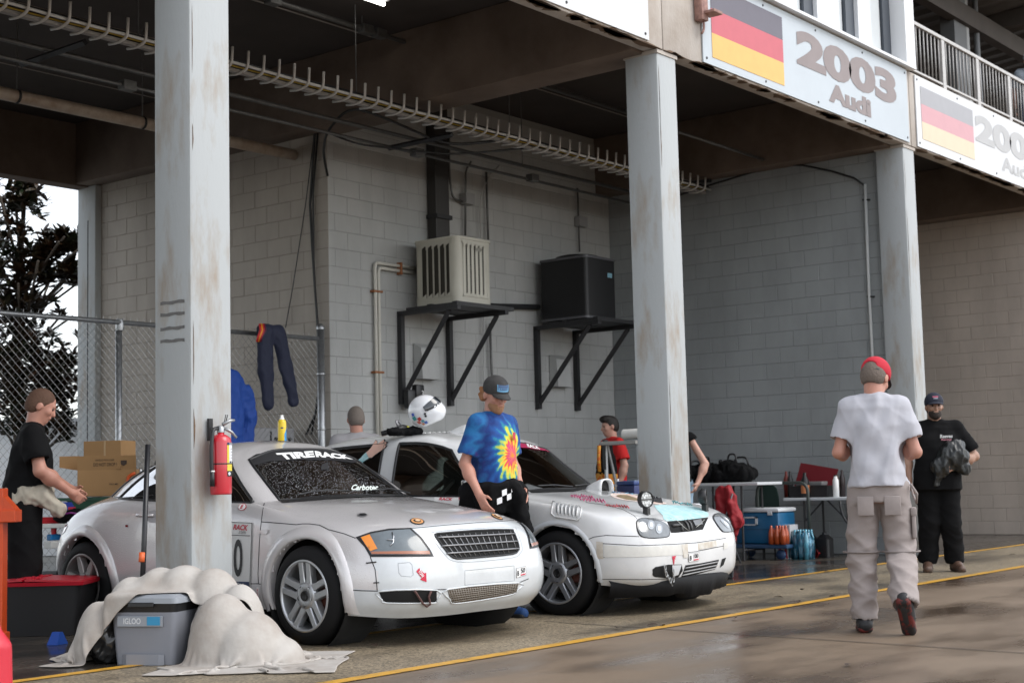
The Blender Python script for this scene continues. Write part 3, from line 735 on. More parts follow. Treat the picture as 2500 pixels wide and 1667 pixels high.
        s.bvh = BVHTree.FromPolygons([s.M @ Vector(v) for v in mb.v], mb.f)
        s.lbvh = BVHTree.FromPolygons([Vector(v) for v in mb.v], mb.f)
        cum = np.concatenate([[0], np.cumsum(sub)])
        gc = np.concatenate([[0], np.cumsum(gsub)])
        # lower body
        body = MB()
        for side in (1, -1):
            base = len(body.v); b = L.shape[1]
            for row in L: body.v += [(p[0], p[1]*side, p[2]) for p in row]
            for i in range(S-1):
                for j in range(b-1):
                    c = (L[i, j]+L[i+1, j+1])/2
                    if any((c[0]-wx_)**2+(c[2]-wz_)**2 < (arch_r-.002)**2 and c[1] > .45 for wx_, wz_ in wheels): continue
                    f = (base+i*b+j, base+(i+1)*b+j, base+(i+1)*b+j+1, base+i*b+j+1)
                    if side == 1: f = f[::-1]
                    q = s.px((c[0], -c[1], c[2])); k = 1 if white_poly and c[0] > -.2 and pip(white_poly, *q) else 0
                    body.f.append(f); body.m.append(k)
        o = body.build('body', [paint, paint2 or paint], s.root, smooth=True); s.body = o
        # greenhouse, glass split off
        roof = MB(); glass = {}
        def win(i, j):
            for (nm, a, b_, r0, r1, both) in windows:
                if cum[a] <= i < cum[b_] and gc[r0] <= j < gc[r1]: return nm, both
            return None
        b = U.shape[1]
        for side in (1, -1):
            base = len(roof.v)
            for row in U: roof.v += [(p[0], p[1]*side, p[2]) for p in row]
            for i in range(S-1):
                for j in range(b-1):
                    w = win(i, j)
                    if w:
                        key = (w[0], 0 if w[1] else side); g = glass.setdefault(key, [])
                        q = [U[i, j], U[i+1, j], U[i+1, j+1], U[i, j+1]]
                        if side == 1: q = q[::-1]
                        g.append([(p[0], p[1]*side, p[2]) for p in q]); continue
                    f = (base+i*b+j, base+(i+1)*b+j, base+(i+1)*b+j+1, base+i*b+j+1)
                    if side == 1: f = f[::-1]
                    roof.f.append(f); roof.m.append(0)
        s.roof = roof.build('roof', roofpaint or paint, s.root, smooth=True)
        s.glass = {}
        for (nm, sd), quads in glass.items():
            idx = {}; vs = []; fs = []
            for q in quads:
                f = []
                for p in q:
                    k = tuple(round(c, 5) for c in p)
                    if k not in idx: idx[k] = len(vs); vs.append(p)
                    f.append(idx[k])
                if len(set(f)) > 2: fs.append(tuple(dict.fromkeys(f)))
            g = MB().add(vs, fs).build(nm, s.glassmat, s.root, smooth=True); s.glass[(nm, sd)] = g
            # black rubber seal round the opening
            ed = {}
            for f in fs:
                for a, b_ in zip(f, f[1:]+f[:1]): ed.setdefault(frozenset((a, b_)), []).append(1)
            bd = [tuple(e) for e, c in ed.items() if len(c) == 1 and len(e) == 2]; nb = {}
            for a, b_ in bd: nb.setdefault(a, []).append(b_); nb.setdefault(b_, []).append(a)
            if bd:
                st = bd[0][0]; loop = [st]; prev = None; cur = st
                while True:
                    nx = [q for q in nb[cur] if q != prev]
                    if not nx or nx[0] == st: break
                    prev, cur = cur, nx[0]; loop.append(cur)
                    if len(loop) > len(bd)+2: break
                MB().tube([vs[k] for k in loop], .011, 6, closed=True).build('seal', M_rubber, g, smooth=True)
    def flare(s, wx_, wz_, prof, a0, a1, m, name, n=48, lr=(1, -1)):
        """surface-following arch lip; prof: list of (radius, proud)"""
        for sd in lr:
            G = []
            for i in range(n+1):
                a = R(a0+(a1-a0)*i/n); row = []
                for r, pr_ in prof:
                    x, z = wx_+r*math.cos(a), wz_+r*math.sin(a)
                    loc, nor, *_ = s.lbvh.ray_cast(Vector((x, 2, max(z, .21))), Vector((0, -1, 0)))
                    y = loc.y if loc and loc.y > .5 else .8
                    row.append((x, sd*(min(y, .90)+pr_), z))
                G.append(row if sd == 1 else row[::-1])
            MB().grid(G).build(name, m, s.root, smooth=True)
M_rubber = mat('rubber_seal', (.012, .012, .013), .45)
M_tyre = mat('tyre_rubber', (.007, .007, .0075), .7, spec=.25, bump=.1, bscale=60)
M_alloy = mat('alloy_silver', (.52, .53, .54), .36, metal=.75, var=.12, vscale=8)
M_alloyd = mat('alloy_dusty', (.36, .34, .33), .45, metal=.6, var=.2, vscale=8)
M_blk = MATS['painted_block']
M_bk = mat('black_plastic', (.014, .014, .015), .42)
M_gap_ = mat('panel_gap', (.015, .015, .017), .6)
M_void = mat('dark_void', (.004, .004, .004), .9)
def wheel(car, x, z, y, style=0, side=-1, m=None):
    """wheel part with tyre and rim sub-parts; outer face at lateral y*side"""
    m = m or M_alloy
    t = link('wheel', None, car.root); t.location = (x, side*y, z); t.empty_display_size = .1
    # local axis: +y out of the car on this side
    q = side
    R_ = .312; rr_ = .222
    prof = [(rr_, .0), (rr_+.012, .006), (rr_+.03, .004), (R_-.045, .000), (R_-.02, -.010), (R_-.006, -.026), (R_, -.05), (R_, -.175), (R_-.006, -.20), (R_-.03, -.215), (rr_, -.215)]
    MB().lathe([(r, q*d) for r, d in prof], axis='y', n=56).build('tyre', M_tyre, t, smooth=True)
    mb = MB()
    mb.lathe([(rr_+.004, q*.002), (rr_-.004, q*.008), (rr_-.012, q*.004), (rr_-.016, q*-.012), (rr_-.02, q*-.18)], axis='y', n=56)
    rim = mb.build('rim', m, t, smooth=True)
    mb = MB().lathe([(.0, q*-.012), (.03, q*-.012), (.034, q*-.004), (.06, q*-.006), (.085, q*-.012), (.088, q*-.045)], axis='y', n=40)
    mb.build('hub', m, t, smooth=True)
    MB().lathe([(0, q*-.003), (.024, q*-.003), (.029, q*.004), (.033, q*-.006)], axis='y', n=20).build('hub_cap', mat('hub_dark', (.03, .03, .03), .35, metal=.5), t, smooth=True)
    for k in range(5):
        a = 2*PI*k/5+.95
        MB().lathe([(0, q*-.007), (.013, q*-.007), (.014, q*-.0045)], axis='y', n=10, M=Matrix.Translation((.056*math.cos(a), 0, .056*math.sin(a)))).build('bolt_hole', M_void, t)
    ns = 5 if style == 0 else 7
    for k in range(ns):
        a = 2*PI*k/ns+.32+(.62 if style else 0); c, s_ = math.cos(a), math.sin(a)
        for sg in ((1, -1) if style == 0 else (0,)):
            # bar along radius r, tangential offset
            G = []
            for i in range(9):
                u = i/8; r = .06+u*(.212-.06)
                off = sg*(.0285+.006*u); hw = .0215-.001*u if style == 0 else .018+.013*math.sin(PI*min(1, u*1.1))
                if style == 0 and u < .35: hw += (.35-u)*.02
                d = -.012+.012*u**1.5
                row = []
                for (tw, dd) in ((-hw, -.05), (-hw, -.006), (-hw*.8, 0), (hw*.8, 0), (hw, -.006), (hw, -.05)):
                    tx_ = off+tw; row.append((r*c-tx_*s_, q*(d+dd), r*s_+tx_*c))
                G.append(row)
            MB().grid(G).build('spoke', m, t, auto=35)
    MB().lathe([(.05, q*-.09), (.15, q*-.09), (.152, q*-.095), (.15, q*-.115), (.05, q*-.115)], axis='y', n=32).build('brake_disc', mat('brake_disc', (.16, .13, .11), .45, metal=.8), t, smooth=True)
    MB().box((.06, q*-.07, -.07), (.16, q*-.13, .07), ch=.01).build('caliper', mat('caliper', (.10, .03, .02), .5), t)
    MB().lathe([(0, q*-.12), (rr_, q*-.12)], axis='y', n=24).build('barrel_back', M_void, t)
    return t
# ================================================================== SILVER COUPE
def paint_mat(name, col, metal, rough, drops=0.0, var=.04, dirt=None):
    m = mat(name, col, rough, metal=metal, coat=1.0, var=var, vscale=3, col2=dirt, thresh=(.25, .6))
    nt = m.node_tree; b = bsdf(m); L = nt.links.new
    if drops:
        tc = _n(nt, 'ShaderNodeTexCoord'); vo = _n(nt, 'ShaderNodeTexVoronoi', Scale=75.0); L(tc.outputs['Object'], vo.inputs['Vector'])
        rp = _n(nt, 'ShaderNodeValToRGB'); rp.color_ramp.elements[0].position = .0; rp.color_ramp.elements[0].color = (1, 1, 1, 1); rp.color_ramp.elements[1].position = .33; rp.color_ramp.elements[1].color = (0, 0, 0, 1)
        L(vo.outputs['Distance'], rp.inputs[0]); bp = _n(nt, 'ShaderNodeBump', Strength=drops, Distance=.004); L(rp.outputs[0], bp.inputs['Height'])
        L(bp.outputs[0], b.inputs['Coat Normal']); L(bp.outputs[0], b.inputs['Normal'])
    return m
M_silver = paint_mat('silver_paint', (.62, .60, .60), .3, .36, drops=.35, var=.05)
M_ttwhite = paint_mat('bumper_white', (.62, .65, .67), .0, .30, drops=.0, var=.06, dirt=(.50, .52, .53))
M_glass = mat('car_glass', (.72, .78, .76), .02, trans=1.0, spec=.5); bsdf(M_glass).inputs['IOR'].default_value = 1.02
def glassy(name, tint, gl=.13):
    m = bpy.data.materials.new(name); m.use_nodes = True; nt = m.node_tree; nt.nodes.clear(); L = nt.links.new
    o = _n(nt, 'ShaderNodeOutputMaterial'); tr = _n(nt, 'ShaderNodeBsdfTransparent'); tr.inputs[0].default_value = (*tint, 1)
    g = _n(nt, 'ShaderNodeBsdfGlossy'); g.inputs['Roughness'].default_value = .03; mx = _n(nt, 'ShaderNodeMixShader')
    fr = _n(nt, 'ShaderNodeFresnel'); fr.inputs[0].default_value = 1.5
    L(fr.outputs[0], mx.inputs[0]); L(tr.outputs[0], mx.inputs[1]); L(g.outputs[0], mx.inputs[2]); L(mx.outputs[0], o.inputs[0]); MATS[name] = m; return m
M_carglass = glassy('tinted_car_glass', (.50, .56, .53))
def wet_glass(name, tint):
    m = glassy(name, tint); nt = m.node_tree; L = nt.links.new
    tc = _n(nt, 'ShaderNodeTexCoord'); vo = _n(nt, 'ShaderNodeTexVoronoi', Scale=95.0); L(tc.outputs['Object'], vo.inputs['Vector'])
    rp = _n(nt, 'ShaderNodeValToRGB'); rp.color_ramp.elements[0].color = (1, 1, 1, 1); rp.color_ramp.elements[1].color = (0, 0, 0, 1); rp.color_ramp.elements[1].position = .3; L(vo.outputs['Distance'], rp.inputs[0])
    bp = _n(nt, 'ShaderNodeBump', Strength=.28, Distance=.005); L(rp.outputs[0], bp.inputs['Height'])
    for n in nt.nodes:
        if n.type in ('BSDF_GLOSSY', 'FRESNEL'): L(bp.outputs[0], n.inputs['Normal'])
    return m
M_wetglass = wet_glass('wet_windscreen_glass', (.42, .47, .45))
tt = CarB('race_car', 'silver two door coupe race car with white front bumper and tyre shop windscreen banner', 7.354, 6.858, -91.9)
tt.glassmat = M_wetglass
def col_(x, pts): return [(x, y, z) for y, z in pts]
TTC = [
 [(.70, 0, .165), (.775, 0, .25), (.795, 0, .39), (.775, 0, .53), (.695, 0, .715), (.12, 0, .845), (-.55, 0, .905)],
 [(.69, .36, .165), (.765, .37, .25), (.785, .37, .39), (.765, .36, .53), (.675, .36, .705), (.10, .355, .84), (-.55, .35, .90)],
 [(.60, .62, .17), (.665, .66, .26), (.685, .67, .39), (.66, .655, .535), (.555, .62, .69), (.05, .57, .818), (-.54, .59, .895)],
 [(.385, .80, .19), (.43, .835, .28), (.435, .845, .40), (.42, .825, .55), (.35, .77, .685), (-.02, .70, .80), (-.58, .69, .89)],
 [(.05, .82, .20), (.05, .85, .30), (.05, .855, .45), (.05, .845, .62), (.02, .80, .735), (-.2, .755, .81), (-.64, .73, .886)],
 [(-.45, .80, .20), (-.45, .835, .30), (-.45, .85, .48), (-.45, .85, .65), (-.46, .835, .775), (-.50, .80, .855), (-.78, .75, .888)],
 [(-1.2, .79, .20), (-1.2, .825, .30), (-1.2, .848, .48), (-1.2, .85, .66), (-1.2, .835, .79), (-1.2, .805, .865), (-1.2, .765, .90)],
 [(-1.85, .795, .20), (-1.85, .83, .30), (-1.85, .855, .48), (-1.85, .858, .66), (-1.85, .84, .80), (-1.84, .80, .88), (-1.80, .76, .915)],
 [(-2.42, .81, .22), (-2.42, .845, .32), (-2.42, .862, .48), (-2.42, .858, .66), (-2.42, .82, .80), (-2.36, .76, .885), (-2.2, .70, .93)],
 [(-2.84, .72, .26), (-2.88, .76, .35), (-2.90, .775, .50), (-2.88, .75, .66), (-2.80, .70, .80), (-2.68, .62, .885), (-2.50, .55, .945)],
 [(-3.03, .45, .27), (-3.08, .46, .35), (-3.10, .46, .50), (-3.07, .45, .67), (-2.97, .43, .81), (-2.83, .40, .90), (-2.66, .36, .96)],
 [(-3.07, 0, .27), (-3.115, 0, .35), (-3.13, 0, .50), (-3.10, 0, .67), (-3.0, 0, .82), (-2.86, 0, .91), (-2.70, 0, .97)]]
TTG = [
 [0, (-.77, 0, 1.085), (-.99, 0, 1.249), (-1.05, 0, 1.272), (-1.10, 0, 1.29), (-1.15, 0, 1.305)],
 [0, (-.765, .32, 1.078), (-.985, .28, 1.237), (-1.05, .26, 1.262), (-1.11, .17, 1.29), (-1.17, 0, 1.308)],
 [0, (-.755, .55, 1.04), (-.965, .495, 1.178), (-1.04, .44, 1.225), (-1.12, .27, 1.285), (-1.20, 0, 1.312)],
 [0, (-.80, .64, 1.035), (-1.0, .555, 1.160), (-1.07, .50, 1.215), (-1.14, .29, 1.287), (-1.23, 0, 1.316)],
 [0, (-.86, .675, 1.04), (-1.05, .585, 1.162), (-1.10, .52, 1.22), (-1.17, .30, 1.29), (-1.27, 0, 1.32)],
 [0, (-.97, .69, 1.055), (-1.13, .60, 1.18), (-1.17, .53, 1.235), (-1.23, .30, 1.298), (-1.32, 0, 1.324)],
 [0, (-1.25, .70, 1.07), (-1.33, .61, 1.20), (-1.35, .54, 1.25), (-1.39, .30, 1.305), (-1.45, 0, 1.328)],
 [0, (-1.72, .70, 1.07), (-1.66, .61, 1.18), (-1.65, .54, 1.235), (-1.66, .30, 1.295), (-1.68, 0, 1.318)],
 [0, (-2.05, .65, 1.05), (-1.92, .58, 1.15), (-1.86, .51, 1.205), (-1.85, .30, 1.265), (-1.85, 0, 1.29)],
 [0, (-2.33, .53, 1.05), (-2.13, .48, 1.15), (-2.05, .43, 1.19), (-2.0, .27, 1.24), (-1.97, 0, 1.265)],
 [0, (-2.45, .35, 1.065), (-2.22, .32, 1.17), (-2.13, .28, 1.20), (-2.07, .18, 1.23), (-2.03, 0, 1.25)],
 [0, (-2.48, 0, 1.075), (-2.25, 0, 1.18), (-2.17, 0, 1.21), (-2.10, 0, 1.235), (-2.05, 0, 1.247)]]
for c in TTG: c[0] = (0, 0, 0)
WHITE_TT = [(905, 1362), (925, 1405), (928, 1440), (850, 1440), (852, 1480), (868, 1530), (1400, 1530), (1400, 1262), (1254, 1270), (1165, 1275), (1090, 1281), (1004, 1290), (1060, 1358)]
tt.shells(TTC, TTG, [16, 16, 14, 14, 14, 10, 10, 10, 10, 8, 8], [6, 6, 6, 8, 12, 12], [8, 8, 3, 4, 6], [(0, .303), (-2.43, .31)], .355, WHITE_TT,
          windows=[('windscreen', 0, 2, 0, 2, True), ('side_window', 4, 8, 0, 2, False), ('rear_window', 9, 11, 0, 2, True)], paint=M_silver, paint2=M_ttwhite)
for k, g in tt.glass.items():
    if k[0] != 'windscreen': g.data.materials[0] = M_carglass
FL = [(.352, -.05), (.352, .006), (.362, .018), (.385, .024), (.412, .019), (.432, .008), (.446, -.035)]
tt.flare(0, .303, FL, -14, 196, M_silver, 'wheel_arch'); tt.flare(-2.43, .31, FL, -10, 190, M_silver, 'wheel_arch')
for x, z, st in ((0, .303, 0), (-2.43, .31, 1)):
    for sd in (-1, 1):
        wheel(tt, x, z, .862, st, sd, M_alloy if st == 0 else M_alloyd)
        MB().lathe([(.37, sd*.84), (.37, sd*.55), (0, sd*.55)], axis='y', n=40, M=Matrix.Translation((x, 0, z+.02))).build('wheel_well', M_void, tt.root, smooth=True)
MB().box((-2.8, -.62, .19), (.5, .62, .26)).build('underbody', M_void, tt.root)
# ---- lamps
HL = [(868, 1311), (905, 1298), (950, 1290), (1003, 1288), (1030, 1312), (1050, 1340), (1059, 1358), (1020, 1359), (950, 1359), (904, 1359), (890, 1335)]
M_hl = mat('headlamp_smoke', (.13, .155, .17), .12, coat=1.0, var=.35, vscale=6)
tt.patch(HL, M_bk, 'headlamp_surround', off=.002, step=7, mirror=True)
inn = [(880, 1312), (908, 1303), (950, 1296), (1000, 1293), (1024, 1315), (1043, 1341), (1049, 1354), (1015, 1354), (950, 1354), (908, 1354), (896, 1335)]
o = tt.patch(inn, M_hl, 'headlamp', off=.007, step=6, mirror=True)
tt.patch([(882, 1313), (903, 1306), (922, 1340), (905, 1346), (896, 1334)], mat('amber_lens', (.75, .24, .02), .15, coat=1.0), 'indicator', o, off=.010, step=5, mirror=True)
tt.patch([(906, 1347), (1046, 1345), (1049, 1353), (908, 1353)], mat('amber_dim', (.34, .12, .06), .2, coat=1.0), 'indicator', o, off=.010, step=7, mirror=True)
tt.line([(945, 1319), (958, 1320), (962, 1317)], .004, mat('chrome_soft', (.6, .62, .65), .2, metal=.9), 'reflector_edge', o, off=.012)
tt.line([(953, 1333), (960, 1326), (961, 1312), (957, 1302)], .004, MATS['chrome_soft'], 'reflector_edge', o, off=.012)
# ---- grille
GR = [(1063, 1309), (1066, 1304), (1075, 1302), (1160, 1295), (1242, 1293), (1252, 1297), (1262, 1320), (1266, 1337), (1263, 1345), (1250, 1352), (1190, 1358), (1125, 1363), (1108, 1361), (1095, 1352)]
g = tt.patch(GR, M_void, 'grille', off=.003, step=8)  # flush black patch: the shade inside the opening is put into its colour
tt.line(GR, .006, M_bk, 'grille_frame', g, off=.004, closed=True, smooth=2)
def lerp2(a, b, t): return (a[0]+(b[0]-a[0])*t, a[1]+(b[1]-a[1])*t)
TL, TR, BL, BR = (1064, 1305), (1251, 1293), (1112, 1362), (1265, 1349)
M_gbar = mat('grille_bar', (.30, .30, .31), .35, metal=.7)
for (a, b) in (((1068, 1313), (1255, 1303)), ((1078, 1333), (1262, 1321)), ((1090, 1351), (1265, 1339))):
    tt.line([a, b], .0055, M_gbar, 'grille_bar', g, off=.009, step=14)
for k in range(13):
    t_ = (k+.7)/13.2; a = lerp2(TL, TR, t_); b = lerp2(BL, BR, t_-.03)
    if k == 12: b = (1262, 1345)
    tt.line([(a[0], a[1]+2), (b[0]-2, b[1]-1)], .0028, M_gbar, 'grille_slat', g, off=.006, step=20, n=4)
# moulded line around the grille
tt.line([(1053, 1309), (1060, 1298), (1160, 1289), (1250, 1287), (1262, 1296), (1275, 1335), (1270, 1350), (1250, 1361), (1150, 1371), (1105, 1368), (1085, 1352)], .0022, mat('groove_grey', (.36, .38, .40), .5), 'grille_groove', off=0, closed=True, smooth=3)
# ---- bumper intakes
def intake(poly, name, backm=M_void):  # default black patch paints the dark inside a flat opening
    p = tt.patch(poly, backm, name, off=.002, step=7); tt.line(poly, .005, M_ttwhite, 'intake_lip', p, off=.002, closed=True, smooth=3); return p
intake([(925, 1443), (1066, 1440), (1066, 1465), (1058, 1471), (945, 1471), (933, 1463)], 'intake')
mi = intake([(1092, 1438), (1266, 1422), (1262, 1440), (1250, 1450), (1180, 1463), (1110, 1472), (1098, 1462)], 'radiator_intake', mat('radiator_core', (.13, .095, .065), .7, var=.4, vscale=20))
mb_pts = []
M_mesh = mat('intake_mesh', (.36, .33, .29), .5, metal=.5)
for k in range(30):
    t_ = k/29; a = lerp2((1093, 1439), (1264, 1423), t_); b = lerp2((1104, 1470), (1258, 1446), t_)
    tt.line([a, b], .0022, M_mesh, 'mesh_wire', mi, off=.006, step=30, n=3)
for k in range(6):
    t_ = (k+.5)/6; a = lerp2((1093, 1439), (1106, 1470), t_); b = lerp2((1265, 1423), (1257, 1446), t_); tt.line([a, b], .0022, M_mesh, 'mesh_wire', mi, off=.006, step=30, n=3)
tt.line([(1010, 1440), (1020, 1455), (1030, 1470), (1040, 1477), (1048, 1472), (1044, 1455), (1050, 1441)], .007, mat('tow_strap', (.10, .05, .045), .8), 'tow_strap', off=.014)
# ---- shut lines
for pts in ([(639, 1273), (690, 1277), (724, 1280), (738, 1278), (755, 1278), (780, 1281), (802, 1292), (840, 1302), (868, 1313)],
            [(645, 1228), (641, 1250), (636, 1290), (633, 1330), (630, 1400), (631, 1424)], [(1004, 1289), (1090, 1281), (1165, 1275), (1254, 1270)],
            [(904, 1359), (916, 1390), (921, 1440)], [(848, 1439), (885, 1441), (925, 1442), (1090, 1438), (1268, 1421), (1290, 1412)], [(560, 1424), (630, 1424), (636, 1425)]):
    tt.line(pts, .0032, M_gap_, 'shut_line', off=-.0005)
tt.line([(972, 1374), (1000, 1372), (1006, 1378), (1009, 1402), (1003, 1407), (980, 1405), (974, 1398)], .002, MATS['groove_grey'], 'tow_cover', off=0, closed=True)
tt.line([(1135, 1392), (1255, 1380), (1256, 1416), (1135, 1427)], .0022, MATS['groove_grey'], 'plate_recess', off=0, closed=True)
for a, b in (((894, 1374), (919, 1371)), ((912, 1422), (926, 1421))): tt.line([a, b], .004, M_bk, 'cable_tie', off=.004)
# ---- lettering and stickers
M_wh = mat('sticker_white', (.80, .80, .79), .5); M_red = mat('sticker_red', (.55, .015, .05), .5); M_inkk = mat('sticker_black', (.012, .012, .014), .5); M_blu = mat('sticker_navy', (.012, .03, .10), .5)
ws = tt.glass[('windscreen', 0)]
BAN = [(604, 1122), (625, 1109), (680, 1100), (735, 1097), (800, 1101), (850, 1112), (872, 1128), (862, 1130), (820, 1124), (740, 1122), (660, 1126), (622, 1136), (612, 1128)]
tt.patch(BAN, M_inkk, 'windscreen_banner', ws, off=.003, step=8)
def ttext(txt, quad, m, **k): return tt.text(txt, quad, m, 'lettering', **k)
ttext('TIRE', [(690, 1123.5), (768, 1117), (764, 1102), (672, 1108)], M_wh, parent=ws, off=.007, bold=.055)
ttext('RACK', [(771, 1117), (862, 1123), (846, 1112), (767, 1102)], M_wh, parent=ws, off=.007, bold=.055)
ttext('Carbotec', [(856, 1197), (925, 1197), (921, 1183), (860, 1183)], mat('sticker_grey', (.62, .68, .64), .5), parent=ws, off=.004, bold=.03, shear=.2)
tt.line([(722, 1214), (760, 1206), (800, 1202), (850, 1204)], .006, M_bk, 'wiper', off=.025); tt.line([(905, 1203), (950, 1199), (975, 1204), (1000, 1212)], .006, M_bk, 'wiper', off=.025)
tt.patch([(682, 1222), (760, 1212), (850, 1207), (1000, 1207), (1010, 1213), (900, 1213), (800, 1219), (690, 1228)], M_bk, 'cowl', off=.006, step=8)
def roundel(cx, cy, rx, ry, m, name='sticker', off=.004, rot=0):
    P = [(cx+rx*math.cos(a)*math.cos(rot)-ry*math.sin(a)*math.sin(rot), cy+rx*math.cos(a)*math.sin(rot)+ry*math.sin(a)*math.cos(rot)) for a in np.linspace(0, 2*PI, 20, endpoint=False)]
    return tt.patch(P, m, name, off=off, step=4)
for cx, cy, rx, ry, ro in ((1018.5, 1272.8, 18, 7.5, .12), (1213, 1262, 16, 4, .42)):
    roundel(cx, cy, rx, ry, M_inkk, rot=ro); roundel(cx, cy, rx*.84, ry*.82, mat('sticker_orange', (.62, .30, .12), .5), off=.006, rot=ro)
    roundel(cx, cy, rx*.52, ry*.45, M_inkk, off=.008, rot=ro); roundel(cx+1, cy, rx*.34, ry*.3, mat('sticker_tan', (.75, .5, .3), .5), off=.010, rot=ro)
roundel(884.5, 1257.5, 13, 4.5, mat('badge_ring', (.35, .35, .36), .3, metal=.6)); roundel(886, 1257.3, 9, 3, M_inkk, off=.007)
roundel(592, 1237.5, 10.5, 8, M_red, rot=-.3, off=.003); roundel(592, 1237.5, 9.2, 6.8, M_wh, off=.005, rot=-.3)
ttext('E', [(587.5, 1242.5), (596, 1240.5), (597, 1232), (588.5, 1234)], M_red, off=.008, bold=.03, shear=.3)
# tow arrow
tt.patch([(1016, 1394), (1023, 1386), (1035, 1399), (1040, 1397), (1041, 1420), (1025, 1414), (1029, 1410)], M_red, 'tow_arrow', off=.003, step=5)
ttext('TOW', [(1020, 1395), (1030, 1411), (1035, 1405), (1025, 1388)], M_wh, off=.006, bold=.03)
# class plate
def plate(car, quad, txtB, num, o2=.003):
    p = car.patch(quad, M_wh, 'class_plate', off=o2, step=8)
    q = [Vector(v) for v in quad]     # bl br tr tl
    def sub(u0, v0, u1, v1): return [tuple(q[0].lerp(q[1], u).lerp(q[3].lerp(q[2], u), v)) for u, v in ((u0, v0), (u1, v0), (u1, v1), (u0, v1))]
    car.line([tuple(v) for v in q], .0015, mat('plate_edge', (.3, .3, .3), .5), 'plate_edge', p, off=o2, closed=True)
    car.text(txtB, sub(.07, .18, .25, .72), M_inkk, 'lettering', p, off=o2+.003, bold=.02); car.text(num, sub(.44, .36, .88, .90), M_inkk, 'lettering', p, off=o2+.003, bold=.02)
    car.patch(sub(.42, .10, .92, .24), M_red, 'strip', p, off=o2+.003, step=6); return p
plate(tt, [(1260.5, 1409.5), (1283.5, 1402.5), (1282.5, 1381.5), (1260, 1387)], 'B', '50')
# side stickers: number board, JACK tag, side marker
nb = tt.patch([(500, 1270), (618, 1275.5), (612.5, 1438), (500, 1432)], M_wh, 'number_board', off=.004, step=10)
tt.line([(500, 1271), (616.5, 1276.5), (611, 1436.5), (500, 1431)], .002, M_inkk, 'board_edge', nb, off=.005, closed=True)
tt.line([(500, 1303), (612, 1307)], .002, M_inkk, 'board_edge', nb, off=.006)
ttext('RACK', [(571, 1292), (606, 1295), (608, 1281), (573, 1279.5)], M_red, parent=nb, off=.008, bold=.03, shear=.15)
ttext('.com', [(584, 1301.5), (602, 1303), (602, 1296.5), (584, 1295.5)], mat('sticker_dgrey', (.12, .12, .12), .5), parent=nb, off=.008)
ttext('0', [(572, 1406), (594, 1407.5), (595, 1315.5), (573, 1315)], M_inkk, parent=nb, off=.008, bold=.02)
tt.patch([(500, 1417), (610, 1419), (609.5, 1437), (500, 1431.5)], M_blu, 'board_strip', nb, off=.006, step=9)
ttext('ChampCar', [(536, 1428), (597, 1430.5), (598.5, 1421.5), (537, 1420)], M_wh, parent=nb, off=.009, bold=.02, shear=.15)
tt.patch([(627, 1432), (634.5, 1432.5), (633, 1472), (626, 1471)], M_wh, 'jack_tag', off=.003, step=6)
ttext('JACK', [(632.8, 1457), (632.8, 1435), (628.5, 1435), (628, 1457)], M_red, off=.006, bold=.01)
tt.patch([(626.5, 1459), (632.5, 1459), (629.5, 1470)], M_red, 'jack_tag', off=.006, step=5)
tt.patch([(638, 1293), (651, 1291.5), (655, 1294), (654.5, 1301), (650, 1303), (639, 1303), (636.5, 1299)], mat('side_marker', (.55, .52, .52), .25, coat=1), 'side_marker', off=.007, step=4, smooth=2)
# door handle, filler, tail lamp
tt.line([(338, 1258.5), (377, 1259)], .012, M_silver, 'door_handle', off=.014)
tt.patch([(352, 1258), (362, 1248), (378, 1245), (392, 1250), (392, 1268), (380, 1276), (366, 1275), (357, 1268)], mat('handle_cup', (.33, .32, .33), .4), 'handle_recess', off=.002, step=5)
tt.patch([(162, 1265), (165, 1284), (158, 1298), (150, 1306), (143, 1310), (143, 1303), (147, 1288), (154, 1274)], mat('tail_lens', (.22, .01, .02), .15, coat=1), 'tail_lamp', off=.004, step=4, mirror=True)
tt.line([(372, 1208), (330, 1213), (300, 1215), (280, 1213)], .004, M_bk, 'window_trim', off=.003)
# interior
M_int = mat('car_interior', (.02, .02, .022), .7)
MB().box((-2.3, -.7, .24), (-.5, .7, .3)).build('floor', M_int, tt.root)
MB().box((-.72, -.66, .70), (-.56, .66, .885), ch=.03).build('dashboard', M_int, tt.root, auto=40)
MB().tube([(-.9+.13*math.sin(a)*.45, .36+.18*math.cos(a), .90+.18*math.sin(a)*.9) for a in np.linspace(0, 2*PI, 24, endpoint=False)], .014, 8, closed=True).build('steering_wheel', M_bk, tt.root, smooth=True)
for y in (.36,):
    MB().box((-1.55, y-.24, .3), (-1.1, y+.24, .55), ch=.05).build('seat', M_int, tt.root, auto=40); MB().box((-1.75, y-.24, .5), (-1.5, y+.24, 1.08), ch=.06).build('seat_back', M_int, tt.root, auto=40)
M_cage = mat('roll_cage', (.05, .05, .052), .4)
for sd in (-1, 1):
    MB().tube(fillet([(-.62, sd*.62, .3), (-.62, sd*.60, .86), (-1.0, sd*.48, 1.15), (-1.5, sd*.5, 1.22), (-1.55, sd*.6, .9), (-1.6, sd*.66, .3)], .12), .02, 8).build('cage_tube', M_cage, tt.root, smooth=True)
    MB().tube([(-1.5, sd*.5, 1.2), (-2.4, sd*.5, .7)], .02, 8).build('cage_tube', M_cage, tt.root, smooth=True)
MB().tube([(-1.5, -.5, 1.22), (-1.5, .5, 1.22)], .02, 8).build('cage_tube', M_cage, tt.root)
MB().tube([(-1.52, -.5, 1.2), (-1.6, .6, .4)], .02, 8).build('cage_tube', M_cage, tt.root)
MB().box((-1.0, -.10, 1.10), (-.96, .12, 1.17), ch=.015).build('mirror', M_bk, tt.root)
tt.patch([(783, 1147), (785, 1134), (800, 1128), (803, 1146)], M_inkk, 'mirror_sticker', ws, off=.004, step=6)
